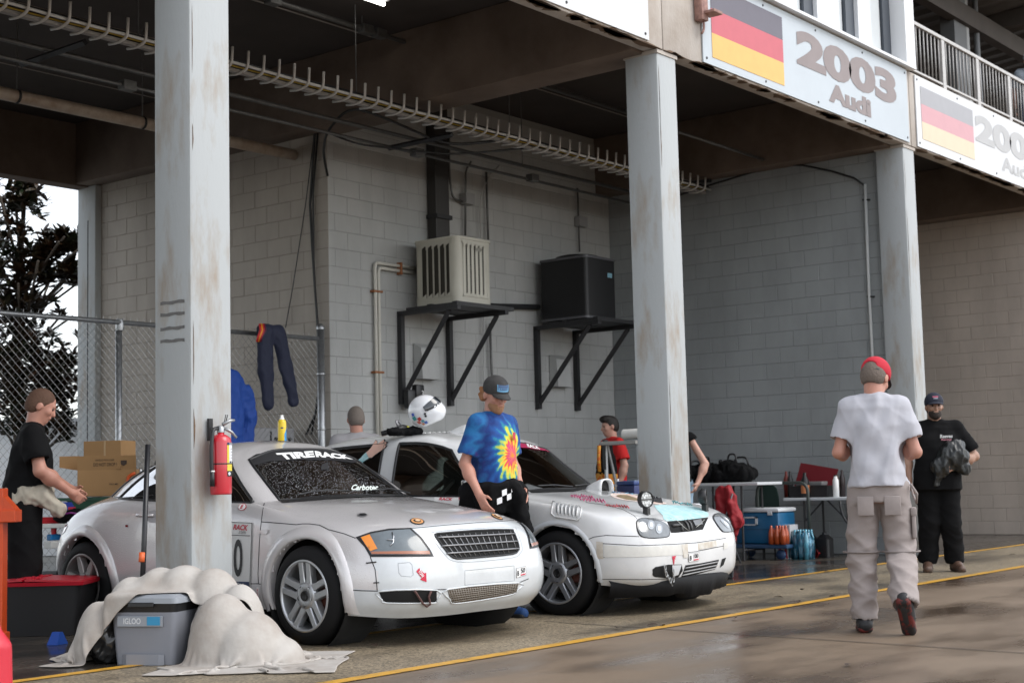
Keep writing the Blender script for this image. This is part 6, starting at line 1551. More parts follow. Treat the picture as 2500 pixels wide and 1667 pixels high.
t, D, H = person('dark haired young man in a red T shirt behind the white hatchback hood', (P.x, P.y, 0), 150, 'fair', head=(8, 0, -4), twist=0, shirt=mat('red_cotton', (.55, .012, .012), .85, bump=.2, bscale=14), hem=.82, sleeve=.66, sl_r=.085, build=1.1, pants=mat('jeans_dark', (.03, .04, .07), .8), shoes=M_bk, hair=MATS['dark_hair'], hairstyle='tuft', loose=.02, **far)
RED = t
P = at_depth(1650, 1190, 16.2)
person('person in black vest and light jeans half hidden behind the middle column', (P.x, P.y, 0), 200, 'fair', head=(5, 0, 0), shirt=M_blacktee, hem=.9, sleeve=.12, sl_r=.05, pants=mat('light_jeans', (.32, .46, .58), .8, var=.25, vscale=8), shoes=M_bk, hair=MATS['brown_hair'], J=dict(elL=(-.02, .33, 1.12), wrL=(.08, .26, .92)), **far)
P = on_y(2515, 300, 7.9)
person('spectator in light blue shirt leaning on the upper balcony railing', (P.x+.25, 7.95, 5.9), 200, 'fair', lean=30, head=(10, 0, 0), shirt=mat('pale_blue_cotton', (.45, .52, .60), .85), hem=.85, sleeve=.7, pants=mat('jeans_mid', (.06, .09, .16), .8), shoes=M_bk, hair=MATS['grey_hair'], cap=mat('white_cap', (.6, .62, .66), .8), **far)
# ================================================================== FENCE, TREE, YARD
t = thing('chain_link_fence', 'chain link fence across the garage behind the silver coupe', 'fence', (0, 11.68, 0))
MB().tube([(1.5, 0, 2.585), (11.3, 0, 2.585)], .024, 10).build('top_rail', M_galv, t, smooth=True)
MB().tube([(11.3, 0, 0), (11.3, 0, 2.70)], .042, 12).build('post', M_galv, t, smooth=True); MB().lathe([(.045, 2.69), (.045, 2.72), (.02, 2.75), (0, 2.752)], o=(11.3, 0, 0), n=12).build('post_cap', M_galv, t, smooth=True)
for x in (5.6, 8.67): MB().tube([(x, .03, 0), (x, .03, 2.56)], .032, 12).build('post', M_galv, t, smooth=True); MB().lathe([(.036, -.05), (.04, -.02), (.04, .03), (.03, .06)], o=(x, .015, 2.56), n=12).build('post_cap', M_galv, t, smooth=True)
for z in (.35, 1.0, 1.6, 2.2): MB().lathe([(.045, z-.012), (.05, z), (.045, z+.012)], o=(11.3, 0, 0), n=12).build('tension_band', M_galv, t, smooth=True)
mb = MB(); p = .078; x0, x1, z0, z1 = 1.6, 11.27, .05, 2.60
c = x0-z1
while c < x1:
    # zig-zag wires as pairs of opposite diagonals
    for sg in (1, -1):
        a = (c+z0, z0) if sg == 1 else (c+z1, z0); 
        if sg == 1: q0 = (max(c+z0, x0), max(z0, x0-c)); q1 = (min(c+z1, x1), min(z1, x1-c))
        else: q0 = (min(c+z1-z0+z0, x1), max(z0, c+z1-x1+z0)); q1 = (max(c+z0, x0), min(z1, c+z1-x0+z0))
        if (q1[1]-q0[1]) > .02: mb.tube([(q0[0], -.003*sg, q0[1]), (q1[0], -.003*sg, q1[1])], .0022, 3, cap=False)
    c += p
mb.build('wire_mesh', mat('fence_wire', (.30, .30, .30), .45, metal=.7), t)['kind'] = 'stuff'
mb = MB()
x = 1.6
while x < 11.25: mb.tube([(x, 0, 2.56), (x+.012, 0, 2.635)], .0025, 3); x += .078
mb.build('wire_barbs', MATS['fence_wire'], t)['kind'] = 'stuff'
# magnolia tree beyond the rear opening
def leaf_mesh(L_, w, m):
    v = []; f = []
    for i in range(6):
        u = i/5; ww = w*math.sin(PI*min(1, u*.95+.03))**.8; z = -.12*L_*u*u
        v += [(L_*u, -ww, z+.25*ww), (L_*u, 0, z), (L_*u, ww, z+.25*ww)]
    for i in range(5):
        for j in (0, 1): a = i*3+j; f.append((a, a+3, a+4, a+1))
    return v, f
M_leaf = mat('magnolia_leaf', (.018, .028, .012), .35, var=1, vscale=3, col2=(.055, .026, .012), thresh=(.42, .6)); M_bark = mat('tree_bark', (.08, .065, .05), .9, bump=.5)
def tree(label, base, H_, blobs, n, seed, leafL=.16):
    rr = random.Random(seed); t = thing('magnolia_tree', label, 'tree', base, group='trees behind the garage')
    tk = MB(); tk.tube([(0, 0, 0), (.05, 0, H_*.3), (-.05, .05, H_*.6), (.02, 0, H_*.92)], [.16, .13, .08, .02], 8)
    tips = []
    for (bx, by, bz, br) in blobs:
        for k in range(5):
            e = Vector((bx, by, bz))+Vector((rr.gauss(0, 1), rr.gauss(0, 1), rr.gauss(0, .8)))*br*.7
            s0 = Vector((0, 0, max(.4, min(H_*.85, bz-.5)))); tk.tube(fillet([s0, s0.lerp(e, .5)+Vector((0, 0, -.1)), e], .3), .018, 5); tips.append(e)
    tk.build('trunk', M_bark, t, smooth=True)
    lv, lf = leaf_mesh(1, .2, None); mb = MB()
    for i in range(n):
        bx, by, bz, br = rr.choice(blobs)
        # whorls of leaves at twig ends
        c = Vector((bx, by, bz))+Vector((rr.gauss(0, .55), rr.gauss(0, .55), rr.gauss(0, .5)))*br
        for k in range(7):
            a = rr.uniform(0, 2*PI); el = rr.uniform(-.2, 1.1); s_ = leafL*rr.uniform(.7, 1.25); M = Matrix.Translation(c) @ Matrix.Rotation(a, 4, 'Z') @ Matrix.Rotation(-el, 4, 'Y') @ Matrix.Rotation(rr.uniform(-.6, .6), 4, 'X')
            mb.add([M @ (Vector(v)*s_) for v in lv], lf)
    mb.build('crown', M_leaf, t, smooth=True)
B = at_depth(48, 1190, 21.5)
def rel(px_, py_, d): p = at_depth(px_, py_, d); return (p.x-B.x, p.y-B.y, p.z)
bl = [(*rel(20, 520, 21.5), .42), (*rel(60, 480, 21.7), .28), (*rel(15, 620, 21.4), .48), (*rel(60, 660, 21.5), .42), (*rel(20, 740, 21.5), .55), (*rel(70, 770, 21.6), .38), (*rel(120, 610, 21.5), .26), (*rel(165, 590, 21.5), .22), (*rel(165, 670, 21.5), .16), (*rel(30, 850, 21.5), .5), (*rel(100, 870, 21.5), .42), (*rel(40, 930, 21.5), .5), (*rel(110, 940, 21.5), .42), (*rel(150, 910, 21.5), .25), (*rel(20, 1010, 21.5), .45), (*rel(95, 1030, 21.5), .34), (*rel(150, 960, 21.5), .25), (*rel(-40, 700, 21.5), .6), (*rel(-40, 900, 21.5), .6), (*rel(150, 1040, 21.5), .18)]
tree('dark glossy magnolia tree seen through the rear opening', (B.x, B.y, 0), 5.0, bl, 900, 5, .165)
tw = MB()
# pale shed beyond the tree
S = at_depth(120, 1190, 26)
t = thing('white_shed', 'pale shed with a door in the bright yard behind the fence', 'shed', (S.x, S.y, 0), R(128))
MB().box((-2.2, -.0, 0), (4, 2.5, 2.05)).build('wall', mat('shed_white', (.72, .74, .76), .7), t)
MB().box((-2.3, -.1, 2.05), (4.1, 2.6, 2.16)).build('roof', mat('shed_roof', (.55, .57, .6), .6), t)
d_ = MB().box((.0, -.03, .02), (.85, .0, 1.85)).build('door', mat('shed_door', (.45, .50, .53), .6), t); MB().box((-.05, -.02, 0), (0, .0, 1.9)).build('door_frame', mat('shed_frame', (.25, .27, .29), .6), t)
MB().box((.1, -.09, 1.88), (.5, -.01, 1.98)).build('lamp', mat('shed_lamp', (.2, .08, .06), .6), t)
# grey utility cabinet behind the fence
t = thing('utility_cabinet', 'grey metal cabinet standing behind the fence by the block wall', 'cabinet', (10.7, 11.95, 0), 0)
MB().box((-.75, 0, 0), (.45, .5, 1.62), ch=.01).build('body', mat('cabinet_grey', (.30, .30, .31), .5, var=.1), t); MB().box((.10, -.012, .05), (.115, .0, 1.58)).build('door_seam', M_dark, t)
for x in (.18, .38): MB().lathe([(0, -.012), (.02, -.012), (.024, 0)], o=(x, 0, 1.5), axis='y', n=10).build('knob', M_dark, t)
# ================================================================== THINGS NEAR THE FRONT COLUMN
M_cgrey = mat('cooler_grey', (.22, .23, .26), .45, bump=.08, bscale=200); M_cgrey2 = mat('cooler_lid_grey', (.27, .29, .32), .4)
t = thing('cooler', 'grey ice chest with a black rim standing before the near column', 'cooler', (5.47, 7.04, 0), R(-66))
def taper(w0, d0, w1, d1, z0, z1, r=.03):
    a = rrect(w0, d0, r); b = rrect(w1, d1, r); n = len(a); return [(x, y, z0) for x, y in a]+[(x, y, z1) for x, y in b], [tuple(reversed(range(n))), tuple(range(n, 2*n))]+[(i, (i+1) % n, n+(i+1) % n, n+i) for i in range(n)]
MB().add(*taper(.185, .135, .205, .155, .0, .295, .035)).build('tub', M_cgrey, t, auto=30)
MB().add(*taper(.204, .154, .212, .162, .295, .345, .035)).build('rim', M_bk, t, auto=30)
mb = MB(); mb.add(*taper(.225, .172, .222, .17, .345, .375, .04)); mb.add(*taper(.222, .17, .19, .14, .375, .392, .04)); mb.build('lid', M_cgrey2, t, auto=30)
MB().box((-.08, -.182, .325), (.08, -.165, .352), ch=.004).build('latch', M_bk, t)
MB().box((-.155, -.1665, .215), (.13, -.158, .275), ch=.004).build('brand_plate', M_cgrey2, t)
vs, fs = text_mesh('IGLOO', 1, offset=.02); MB().add([(-.115+v.x*.0355, -.1675-.006*0, .232+v.y*.045) for v in vs], fs).build('lettering', mat('cooler_letter', (.62, .63, .65), .5), t)
MB().box((.035, -.169, .224), (.115, -.166, .272)).build('sticker', mat('sticker_blue', (.03, .25, .45), .5), t)
MB().prism([(-.13, -.145), (.13, -.145), (.10, -.16), (-.10, -.16)], .0, .06).build('foot_recess', M_cgrey, t)
# canvas cover heaped over and beside the cooler
M_canvas = mat('canvas_cover', (.44, .415, .385), .9, var=1, vscale=4, col2=(.34, .30, .265), thresh=(.33, .62), bump=.7, bscale=11)
O = np.array([5.42, 6.98, 0]); U = np.array([.625, -.78, 0]); Vv = np.array([.78, .625, 0])
def lp(px_, z, v=0): return O+U*((px_-330)/430)+Vv*v+np.array([0, 0, z])
# small cloth solver: particles, distance constraints, collision with the things underneath
def cloth(u0, u1, v0, v1, z0, n, m, squash, balls, boxes, steps=150, seed=0, pin=None):
    """sheet laid over (u,v); rest size = placed size / squash so that it buckles into folds. balls: (c, r3), boxes: (centre, axis angle, half sizes)"""
    rg = np.random.default_rng(seed); uu, vv = np.meshgrid(np.linspace(u0, u1, n), np.linspace(v0, v1, m), indexing='ij')
    P = O+U*uu[..., None]+Vv*vv[..., None]; P[..., 2] = z0
    for k in range(9):
        a = rg.uniform(0, PI); f_ = rg.uniform(6, 17); P[..., 2] += .018*np.sin((uu*math.cos(a)+vv*math.sin(a))*f_*1.3+rg.uniform(0, 6))
    du, dv = (u1-u0)/(n-1)/squash, (v1-v0)/(m-1)/squash
    C = []
    def con(a, b, L_, k): C.append((a, b, L_, k))
    S_ = np.s_
    con(S_[:-1, :], S_[1:, :], du, 1.); con(S_[:, :-1], S_[:, 1:], dv, 1.); dg = math.hypot(du, dv); con(S_[:-1, :-1], S_[1:, 1:], dg, .6); con(S_[1:, :-1], S_[:-1, 1:], dg, .6); con(S_[:-3, :], S_[3:, :], 3*du, .16); con(S_[:, :-3], S_[:, 3:], 3*dv, .16)
    vel = np.zeros_like(P)
    for st in range(steps):
        vel[..., 2] -= .0022; vel *= .93; Q = P.copy(); P = P+vel
        for it in range(7):
            for a, b, L_, k in C:
                d = P[b]-P[a]; l = np.linalg.norm(d, axis=-1, keepdims=True)+1e-9; c_ = d*(.5*k*.5*(l-L_)/l)
                P[a] += c_; P[b] -= c_
            hit_ = np.zeros(P.shape[:2], bool)
            for c, r in balls:
                d = (P-c)/r; l = np.linalg.norm(d, axis=-1); i_ = l < 1; P[i_] = c+(d[i_]/np.maximum(l[i_], 1e-6)[:, None])*r; hit_ |= i_
            for c, an, hs_ in boxes:
                ca, sa = math.cos(an), math.sin(an); x = (P[..., 0]-c[0])*ca+(P[..., 1]-c[1])*sa; y = -(P[..., 0]-c[0])*sa+(P[..., 1]-c[1])*ca; z = P[..., 2]-c[2]
                pen = np.stack([hs_[0]-np.abs(x), hs_[1]-np.abs(y), hs_[2]-np.abs(z)], -1); i_ = (pen > 0).all(-1)
                if i_.any():
                    ax = pen[i_].argmin(1); xx, yy_, zz = x[i_], y[i_], z[i_]; pp = pen[i_]
                    xx = np.where(ax == 0, np.sign(xx)*hs_[0], xx); yy_ = np.where(ax == 1, np.sign(yy_)*hs_[1], yy_); zz = np.where(ax == 2, np.sign(zz)*hs_[2], zz)
                    P[i_] = np.stack([xx*ca-yy_*sa+c[0], xx*sa+yy_*ca+c[1], zz+c[2]], -1); hit_ |= i_
            g_ = P[..., 2] < .006; P[..., 2] = np.maximum(P[..., 2], .006); hit_ |= g_
        vel = P-Q; vel[hit_] *= .35
        sp = np.linalg.norm(vel, axis=-1, keepdims=True); vel = np.where(sp > .03, vel*.03/np.maximum(sp, 1e-9), vel)
    return P
BOXC = (np.array([5.47, 7.04, .20]), R(-66), (.235, .185, .20))
heap = [(lp(505, .05, -.10), np.array([.20, .19, .34])), (lp(575, .02, -.14), np.array([.22, .19, .27])), (lp(635, .0, -.12), np.array([.17, .15, .15])), (lp(470, .1, .05), np.array([.13, .13, .28]))]
back = [(lp(385, .30, .20), np.array([.20, .16, .24])), (lp(460, .27, .16), np.array([.18, .16, .25])), (lp(180, .05, .08), np.array([.13, .14, .30])), (lp(250, .22, .20), np.array([.16, .14, .26])), (lp(320, .28, .22), np.array([.18, .14, .25])), (lp(535, .15, .06), np.array([.15, .14, .28]))]
t = thing('canvas_cover', 'dirty white canvas cover heaped over and beside the grey ice chest', 'cover', (0, 0, 0))
def cloth_part(P, name):
    o = MB().grid([[tuple(p) for p in row] for row in P]).build(name, M_canvas, t, smooth=True); solid(o, .005, 0); return subd(o, 1)
cloth_part(cloth(-.52, .62, -.02, .55, .60, 110, 64, .62, back+[(lp(545, .1, -.05), np.array([.12, .12, .26]))], [BOXC], 110, 3), 'drape')
cloth_part(cloth(.18, .98, -.52, .26, .50, 92, 88, .66, heap, [BOXC], 120, 8), 'heap')
# clear plastic bag in shadow left of the cooler
t = thing('plastic_bag', 'dark plastic bag slumped between the bin and the ice chest', 'bag', tuple(lp(205, 0, .12)))
g = Field((-.2, -.2, 0), (.2, .2, .4), .012); g.ell((0, 0, .14), (.13, .11, .17)); g.ell((.02, 0, .3), (.05, .05, .06), k=.04); V, F = g.mesh(); V = V+normals(V, F)*folds(V, 11, .007, .10)[:, None]; V[:, 2] = np.maximum(V[:, 2], .003); np_mesh('bag', V, F, mat('dark_film', (.02, .02, .02), .12), t)
t = thing('blue_wedge', 'small blue plastic wheel chock beside the black bin', 'chock', tuple(on_z(140, 1572)), R(20)); MB().add([(-.06, -.04, 0), (.06, -.04, 0), (.06, .04, 0), (-.06, .04, 0), (-.015, -.03, .08), (.015, -.03, .08), (.015, .03, .08), (-.015, .03, .08)], [(0, 3, 2, 1), (4, 5, 6, 7), (0, 1, 5, 4), (1, 2, 6, 5), (2, 3, 7, 6), (3, 0, 4, 7)]).build('block', mat('chock_blue', (.01, .06, .30), .5), t)
# black tote with red lid
P = on_z(85, 1545); t = thing('storage_bin', 'black storage bin with a red hinged lid at the lower left', 'bin', (P.x, P.y, 0), R(-50))
MB().add(*taper(.34, .22, .39, .27, 0, .36, .04)).build('tub', mat('bin_black', (.010, .010, .011), .5), t, auto=30)
M_lidr = mat('lid_red', (.38, .008, .02), .35)
MB().add(*taper(.41, .29, .415, .295, .345, .37, .03)).build('lid_rim', M_lidr, t, auto=30)
for sd in (-1, 1):
    pts = [(sd*.40, -.28, .372), (sd*.01, -.28, .385), (sd*.01, .28, .385), (sd*.40, .28, .372)]; fs = [(0, 1, 2, 3)]
    o = MB().add(pts, fs).build('lid_flap', M_lidr, t); solid(o, .012, 0)
    for k in range(6): MB().box((sd*.01, -.24+k*.085, .384), (sd*.06, -.20+k*.085, .398), ch=.004).build('hinge_tooth', M_lidr, t)
# orange engine stand
P = at_depth(-2, 1300, 9.6); t = thing('engine_stand', 'orange steel stand at the left edge of the picture', 'stand', (P.x, P.y, 0), R(-51))
M_or = mat('orange_paint', (.62, .07, .012), .4, var=.15, vscale=8)
MB().box((-.05, -.05, 0), (.04, .05, 1.02), ch=.006).build('post', M_or, t); MB().box((-.2, -.07, .80), (.125, .07, .88), ch=.006).build('bracket', M_or, t); MB().add([(.04, -.05, .88), (.12, -.05, .88), (.04, -.05, .97), (.04, .05, .88), (.12, .05, .88), (.04, .05, .97)], [(0, 1, 2), (3, 5, 4), (1, 4, 5, 2)]).build('gusset', M_or, t)
MB().box((-.3, -.05, .02), (.06, .05, .1), ch=.006).build('foot', M_or, t)
for z in (.6, .93, .3): MB().lathe([(0, -.058), (.014, -.058), (.014, -.05)], o=(0, 0, z), axis='y', n=8).build('bolt', M_galv, t)
# blurred red jug close to the camera
P = at_depth(-22, 1600, 6.2); t = thing('red_jug', 'blurred red plastic jug at the bottom left corner', 'jug', (P.x, P.y, .05)); g = Field((-.12, -.12, 0), (.12, .12, .5), .01); g.stack([(0, 0, .07, .07), (.08, 0, .085, .085), (.30, 0, .08, .08), (.38, 0, .035, .035), (.42, 0, .03, .03)]); V, F = g.mesh(); np_mesh('jug', V, F, mat('jug_red', (.55, .02, .04), .4), t); MB().box((-.08, -.08, -.05), (.08, .08, .0), ch=.01).build('base', mat('jug_base', (.3, .3, .32), .5), t)
# black push broom leaning on the column
a, b = at_depth(361, 1085, 9.0), at_depth(344, 1400, 8.75); t = thing('broom_handle', 'black handle with an orange label leaning beside the near column', 'handle', tuple(b))
MB().tube([(0, 0, -.28), tuple(a-b)], .0165, 10).build('pole', mat('black_pole', (.012, .012, .014), .35), t, smooth=True)
d = (a-b); MB().tube([tuple(d*.09), tuple(d*.16)], .0185, 10).build('label_band', mat('label_orange', (.65, .12, .03), .5), t, smooth=True)
# fire extinguisher on the column
P = on_y(541, 1207, 7.14); t = thing('fire_extinguisher', 'red fire extinguisher hanging on the near concrete column', 'fire extinguisher', (P.x, 7.145, P.z)); s = (on_y(541, 1060, 7.14).z-P.z)
M_fire = mat('extinguisher_red', (.50, .012, .025), .32, coat=.6)
r_ = .066
MB().lathe([(0, 0), (r_*.96, 0), (r_, .012), (r_, s*.86), (r_*.9, s*.94), (r_*.55, s*.99), (.022, s), (.022, s+.03), (0, s+.03)], n=36).build('cylinder', M_fire, t, smooth=True)
MB().lathe([(.024, s+.012), (.024, s+.05), (.014, s+.055), (0, s+.055)], n=14).build('valve', M_galv, t, smooth=True)
MB().tube([(.0, -.02, s+.06), (.05, -.03, s+.085), (.085, -.03, s+.088)], [.012, .011, .007], 8).build('lever', M_galv, t, smooth=True); MB().tube([(.02, -.02, s+.035), (.06, -.03, s+.015), (.10, -.03, s-.02)], [.010, .010, .009], 8).build('handle', M_galv, t, smooth=True)
MB().tube([(.02, -.02, s+.06), (.03, -.03, s+.12), (.015, -.03, s+.12), (.012, -.02, s+.07)], .003, 5).build('pin', M_bk, t)
MB().tube(fillet([(-.02, 0, s+.04), (-.07, -.01, s+.03), (-.092, -.02, s-.08), (-.09, -.02, s*.45), (-.085, -.02, s*.2)], .06), .012, 10).build('hose', M_bk, t, smooth=True)
MB().tube([(-.085, -.02, s*.40), (-.085, -.02, s*.14)], [.014, .016], 10).build('nozzle', M_bk, t, smooth=True); MB().lathe([(.0145, s*.375), (.0155, s*.38), (.0155, s*.40)], o=(-.085, -.02, 0), n=10).build('nozzle_ring', M_wh, t)
MB().lathe([(r_+.002, s*.50), (r_+.004, s*.51), (r_+.002, s*.52)], n=30).build('strap', M_bk, t, smooth=True)
MB().box((-.045, .055, s*.9), (-.015, .075, s+.10)).build('wall_bracket', M_bk, t)
def band(z0, z1, a0, a1, m, off=.0015, name='label'): return MB().grid([[((r_+off)*math.sin(R(a)), -(r_+off)*math.cos(R(a)), z) for z in (z0, z1)] for a in np.linspace(a0, a1, 10)]).build(name, m, t, smooth=True)
band(s*.30, s*.86, -5, 75, mat('label_yellow', (.70, .55, .06), .5)); band(s*.52, s*.83, 8, 75, mat('label_white', (.72, .74, .76), .5), .0025); band(s*.30, s*.39, -5, 75, M_inkk, .0025); band(s*.82, s*.86, -5, 75, M_blu, .003)
for k in range(4): band(s*(.60+.05*k), s*(.605+.05*k), 18, 70, M_inkk, .0035)
for k in range(3): band(s*.525, s*.55, 12+k*20, 24+k*20, M_inkk, .0035)
vs, fs = text_mesh('INSTRUCTIONS', 1); MB().add([((r_+.004)*math.sin(R(8+v.x*9)), -(r_+.004)*math.cos(R(8+v.x*9)), s*.827+v.y*.016) for v in vs], fs).build('lettering', M_wh, t)
MB().grid([[((r_+.004)*math.sin(R(8+9*math.cos(a)*q)), -(r_+.004)*math.cos(R(8+9*math.cos(a)*q)), s*.345+.011*math.sin(a)*q) for q in (0, 1)] for a in np.linspace(0, 2*PI, 14)]).build('seal', mat('seal_white', (.6, .66, .7), .5), t)
# leaves and litter on the concrete
lv, lf = leaf_mesh(.075, .02, None); me_l = MB().add(lv, lf).mesh('fallen_leaf', mat('dead_leaf', (.045, .028, .018), .7))
for k, (x, y) in enumerate(((1505, 1531), (1606, 1523), (1612, 1526), (1950, 1470), (1962, 1436), (1890, 1455), (2012, 1395), (2040, 1452), (1950, 1471), (1795, 1508), (2077, 1619), (920, 1577), (2480, 1352), (2200, 1395))):
    o = bpy.data.objects.new('fallen_leaf', me_l); COL.objects.link(o); p_ = on_z(x, y, .008); o.location = p_; o.rotation_euler = (random.uniform(-.2, .2), random.uniform(-.3, .2), random.uniform(0, 6)); tag(o, 'small dead leaf lying on the wet concrete', 'leaf', 'dead leaves on the concrete')
# ================================================================== ON THE CARS
w = tt.M @ Vector((-1.22, .02, 1.318)); t = thing('spray_can', 'yellow and blue spray can standing on the silver coupe roof', 'spray can', tuple(w))
MB().lathe([(0, 0), (.03, 0), (.031, .005), (.031, .135), (.026, .15), (.016, .158)], n=24).build('can', mat('can_yellow', (.70, .50, .02), .3), t, smooth=True); MB().lathe([(.018, .152), (.017, .168), (.011, .172), (.011, .188), (0, .19)], n=16).build('cap', M_wh, t, smooth=True)
MB().grid([[(.0316*math.sin(R(a)), -.0316*math.cos(R(a)), z) for z in (.0, .05+.07*(a+10)/70)] for a in np.linspace(-10, 60, 8)]).build('label', mat('can_blue', (.02, .25, .55), .3), t, smooth=True); MB().grid([[(.0316*math.sin(R(a)), -.0316*math.cos(R(a)), z) for z in (.09, .10)] for a in np.linspace(-60, -25, 5)]).build('label', M_blu, t)
t['label'] = 'yellow and blue spray can standing on the silver coupe roof'
# helmet
w = gf.M @ Vector((-1.93, .02, 1.415)); hp_ = at_depth(1037, 1003, (Vector(pix(w)).x*0+12.35)); t = thing('racing_helmet', 'white full face racing helmet resting tilted on the hatchback roof', 'helmet', tuple(hp_))
Mh_ = Matrix.Rotation(R(-62), 4, 'Z') @ Matrix.Rotation(R(14), 4, 'X') @ Matrix.Rotation(R(-28), 4, 'Y')
g = Field((-.2, -.2, -.2), (.2, .2, .2), .008); R3h = np.array(Mh_.to_3x3())
g.ell((0, 0, 0), (.145, .118, .135), R3h); g.ell(R3h @ V3(.07, 0, -.06), (.095, .085, .075), R3h, k=.05); g.ell(R3h @ V3(0, 0, -.17), (.11, .09, .07), R3h, op='sub')
V, F = g.mesh(); np_mesh('shell', V, F, mat('helmet_white', (.74, .75, .77), .18, coat=1), t, relax=2)
def hpt(az_, el, r=1.01): return Mh_ @ Vector((.152*r*math.cos(R(el))*math.cos(R(az_)), .121*r*math.cos(R(el))*math.sin(R(az_)), .137*r*math.sin(R(el))))
MB().grid([[hpt(a, e, 1.02+(.02 if e < 12 else 0)) for e in np.linspace(-6+6*(a/75)**2, 26-8*(a/75)**2, 6)] for a in np.linspace(-75, 75, 20)]).build('visor', mat('visor_dark', (.02, .025, .03), .05, coat=1), t, smooth=True)
MB().grid([[hpt(a, e, 1.05) for e in np.linspace(-7+6*(a/75)**2, -1+5*(a/75)**2, 3)] for a in np.linspace(-70, 70, 20)]).build('visor_strip', M_inkk, t, smooth=True)
for k in range(7): MB().grid([[hpt(a, e, 1.065) for e in (-6+6*(a/75)**2, -2.4+6*(a/75)**2)] for a in (-44+k*13, -40+k*13, -37+k*13)]).build('visor_letter', M_wh, t)
for a, e, c, q in ((-105, -12, (.4, .03, .03), 6), (-115, -22, (.5, .12, .08), 6), (-100, -24, (.1, .3, .35), 5), (-95, -36, (.05, .12, .4), 6), (-108, -36, (.5, .2, .1), 5), (-120, -2, (.05, .3, .3), 7), (-118, 12, (.05, .1, .5), 5)):
    MB().grid([[hpt(a+x_, e+y_, 1.03) for y_ in (-q, 0, q)] for x_ in (-q, 0, q)]).build('sticker', mat('helmet_sticker_%d' % (a*-1+e*3), c, .5), t, smooth=True)
for a, e in ((-82, -14), (-80, -6)): MB().lathe([(0, 0), (.009, 0), (.01, -.004)], n=10, M=Matrix.Translation(hpt(a, e, 1.035)) @ (hpt(a, e)).to_track_quat('Z', 'Y').to_matrix().to_4x4()).build('pivot', M_bk, t)
q = at_depth(985, 1052, 12.3); t = thing('neck_restraint', 'black neck restraint with straps lying beside the white helmet', 'neck restraint', tuple(q))
MB().tube(fillet([(-.16, .1, -.02), (-.1, .02, .0), (-.02, -.02, .035), (.06, 0, .02), (.1, .05, -.02)], .05), [.02]*1+[.022]*60 if False else .022, 8).build('collar', M_bk, t, smooth=True)
MB().tube(fillet([(-.04, 0, .02), (-.07, .02, .08), (-.03, .03, .09), (.01, 0, .02)], .03), .012, 6).build('wing', mat('hans_silver', (.3, .3, .31), .3, metal=.5), t, smooth=True)
g = Field((-.25, -.2, -.08), (.3, .25, .1), .012); g.ell((-.07, .02, -.005), (.10, .07, .035)); g.ell((.1, .0, -.0), (.12, .08, .04), k=.04); V, F = g.mesh(); V = V+normals(V, F)*folds(V, 3, .005, .08)[:, None]; np_mesh('padding', V, F, M_blackpant, t); MB().lathe([(0, .012), (.012, .01), (.014, 0)], o=(.02, -.03, .03), n=10).build('tag', mat('tag_yellow', (.6, .55, .03), .5), t)
q = on_y(1005, 968, 11.52); t = thing('tool_pouch', 'black pouch hooked on the foot of the cream unit bracket', 'pouch', tuple(q)); MB().box((-.10, -.04, -.14), (.08, .04, .08), ch=.02).build('pouch', M_bk, t, auto=40); MB().box((.02, -.06, -.02), (.16, .02, .14), ch=.02).build('flap', M_bk, t, auto=40)
vs, fs = text_mesh('3', 1); MB().add([(.10+v.x*.1, -.062, -.0+v.y*.1) for v in vs], fs).build('lettering', M_wh, t)
# ================================================================== LEFT WORK AREA
TX = at_depth(235, 1190, 12.3); t = thing('work_table', 'cluttered work table behind the silver coupe at left', 'table', (TX.x, TX.y, 0), R(-50))
MB().box((-.95, -.3, .70), (.75, .3, .735), ch=.005).build('table_top', mat('table_white', (.62, .62, .60), .5), t)
for x in (-.85, .65):
    for y in (-.25, .25): MB().tube([(x, y, 0), (x, y, .70)], .016, 8).build('leg', M_dark, t)
MB().box((-.9, -.25, .30), (.7, .25, .33)).build('shelf', M_dark, t)
LT = t.matrix_basis.copy(); LT = Matrix.Translation((TX.x, TX.y, 0)) @ Matrix.Rotation(R(-50), 4, 'Z')
def onlt(px_, dz, v=0.0):
    # point on the table line seen at photo column px_
    d = Vector(ray(px_, 1190)); n = (LT.to_3x3() @ Vector((0, 1, 0))); o = LT @ Vector((0, v, 0)); k = (o-Vector(CAMP)).dot(n)/d.dot(n); p = Vector(CAMP)+d*k; return (p.x, p.y, dz)
M_card = mat('cardboard', (.36, .205, .085), .8, var=.12, vscale=4); M_cardd = mat('cardboard_print', (.05, .03, .02), .8)
def toted(name, label, cat, loc, rz, w, d, h_, m, lidm=None, latch=None):
    t = thing(name, label, cat, loc, R(rz)); MB().add(*taper(w*.46, d*.46, w*.5, d*.5, 0, h_, .02)).build('tub', m, t, auto=30)
    MB().add(*taper(w*.52, d*.53, w*.52, d*.53, h_, h_+.025, .02)).build('lid', lidm or m, t, auto=30)
    if latch:
        for x in (-w*.3, w*.3): MB().box((x-.03, -d*.55, h_-.05), (x+.03, -d*.5, h_+.02), ch=.004).build('latch', latch, t)
    return t
toted('storage_tote', 'dark green tote under the cardboard boxes', 'tote', onlt(250, .735, .05), -50, .68, .40, .18, mat('tote_green', (.008, .06, .03), .45))
p = onlt(268, .945, .0); t = thing('cardboard_box', 'large open cardboard box marked do not drop', 'box', p, R(-44))
w, d, h_ = .235, .17, .215
for a, b in (((-w, -d, 0), (w, -d+.006, h_)), ((-w, d-.006, 0), (w, d, h_)), ((-w, -d+.006, 0), (-w+.006, d-.006, h_)), ((w-.006, -d+.006, 0), (w, d-.006, h_))): MB().box(a, b).build('side', M_card, t)
MB().box((-w, -d, 0), (w, d, .006)).build('bottom', M_card, t)
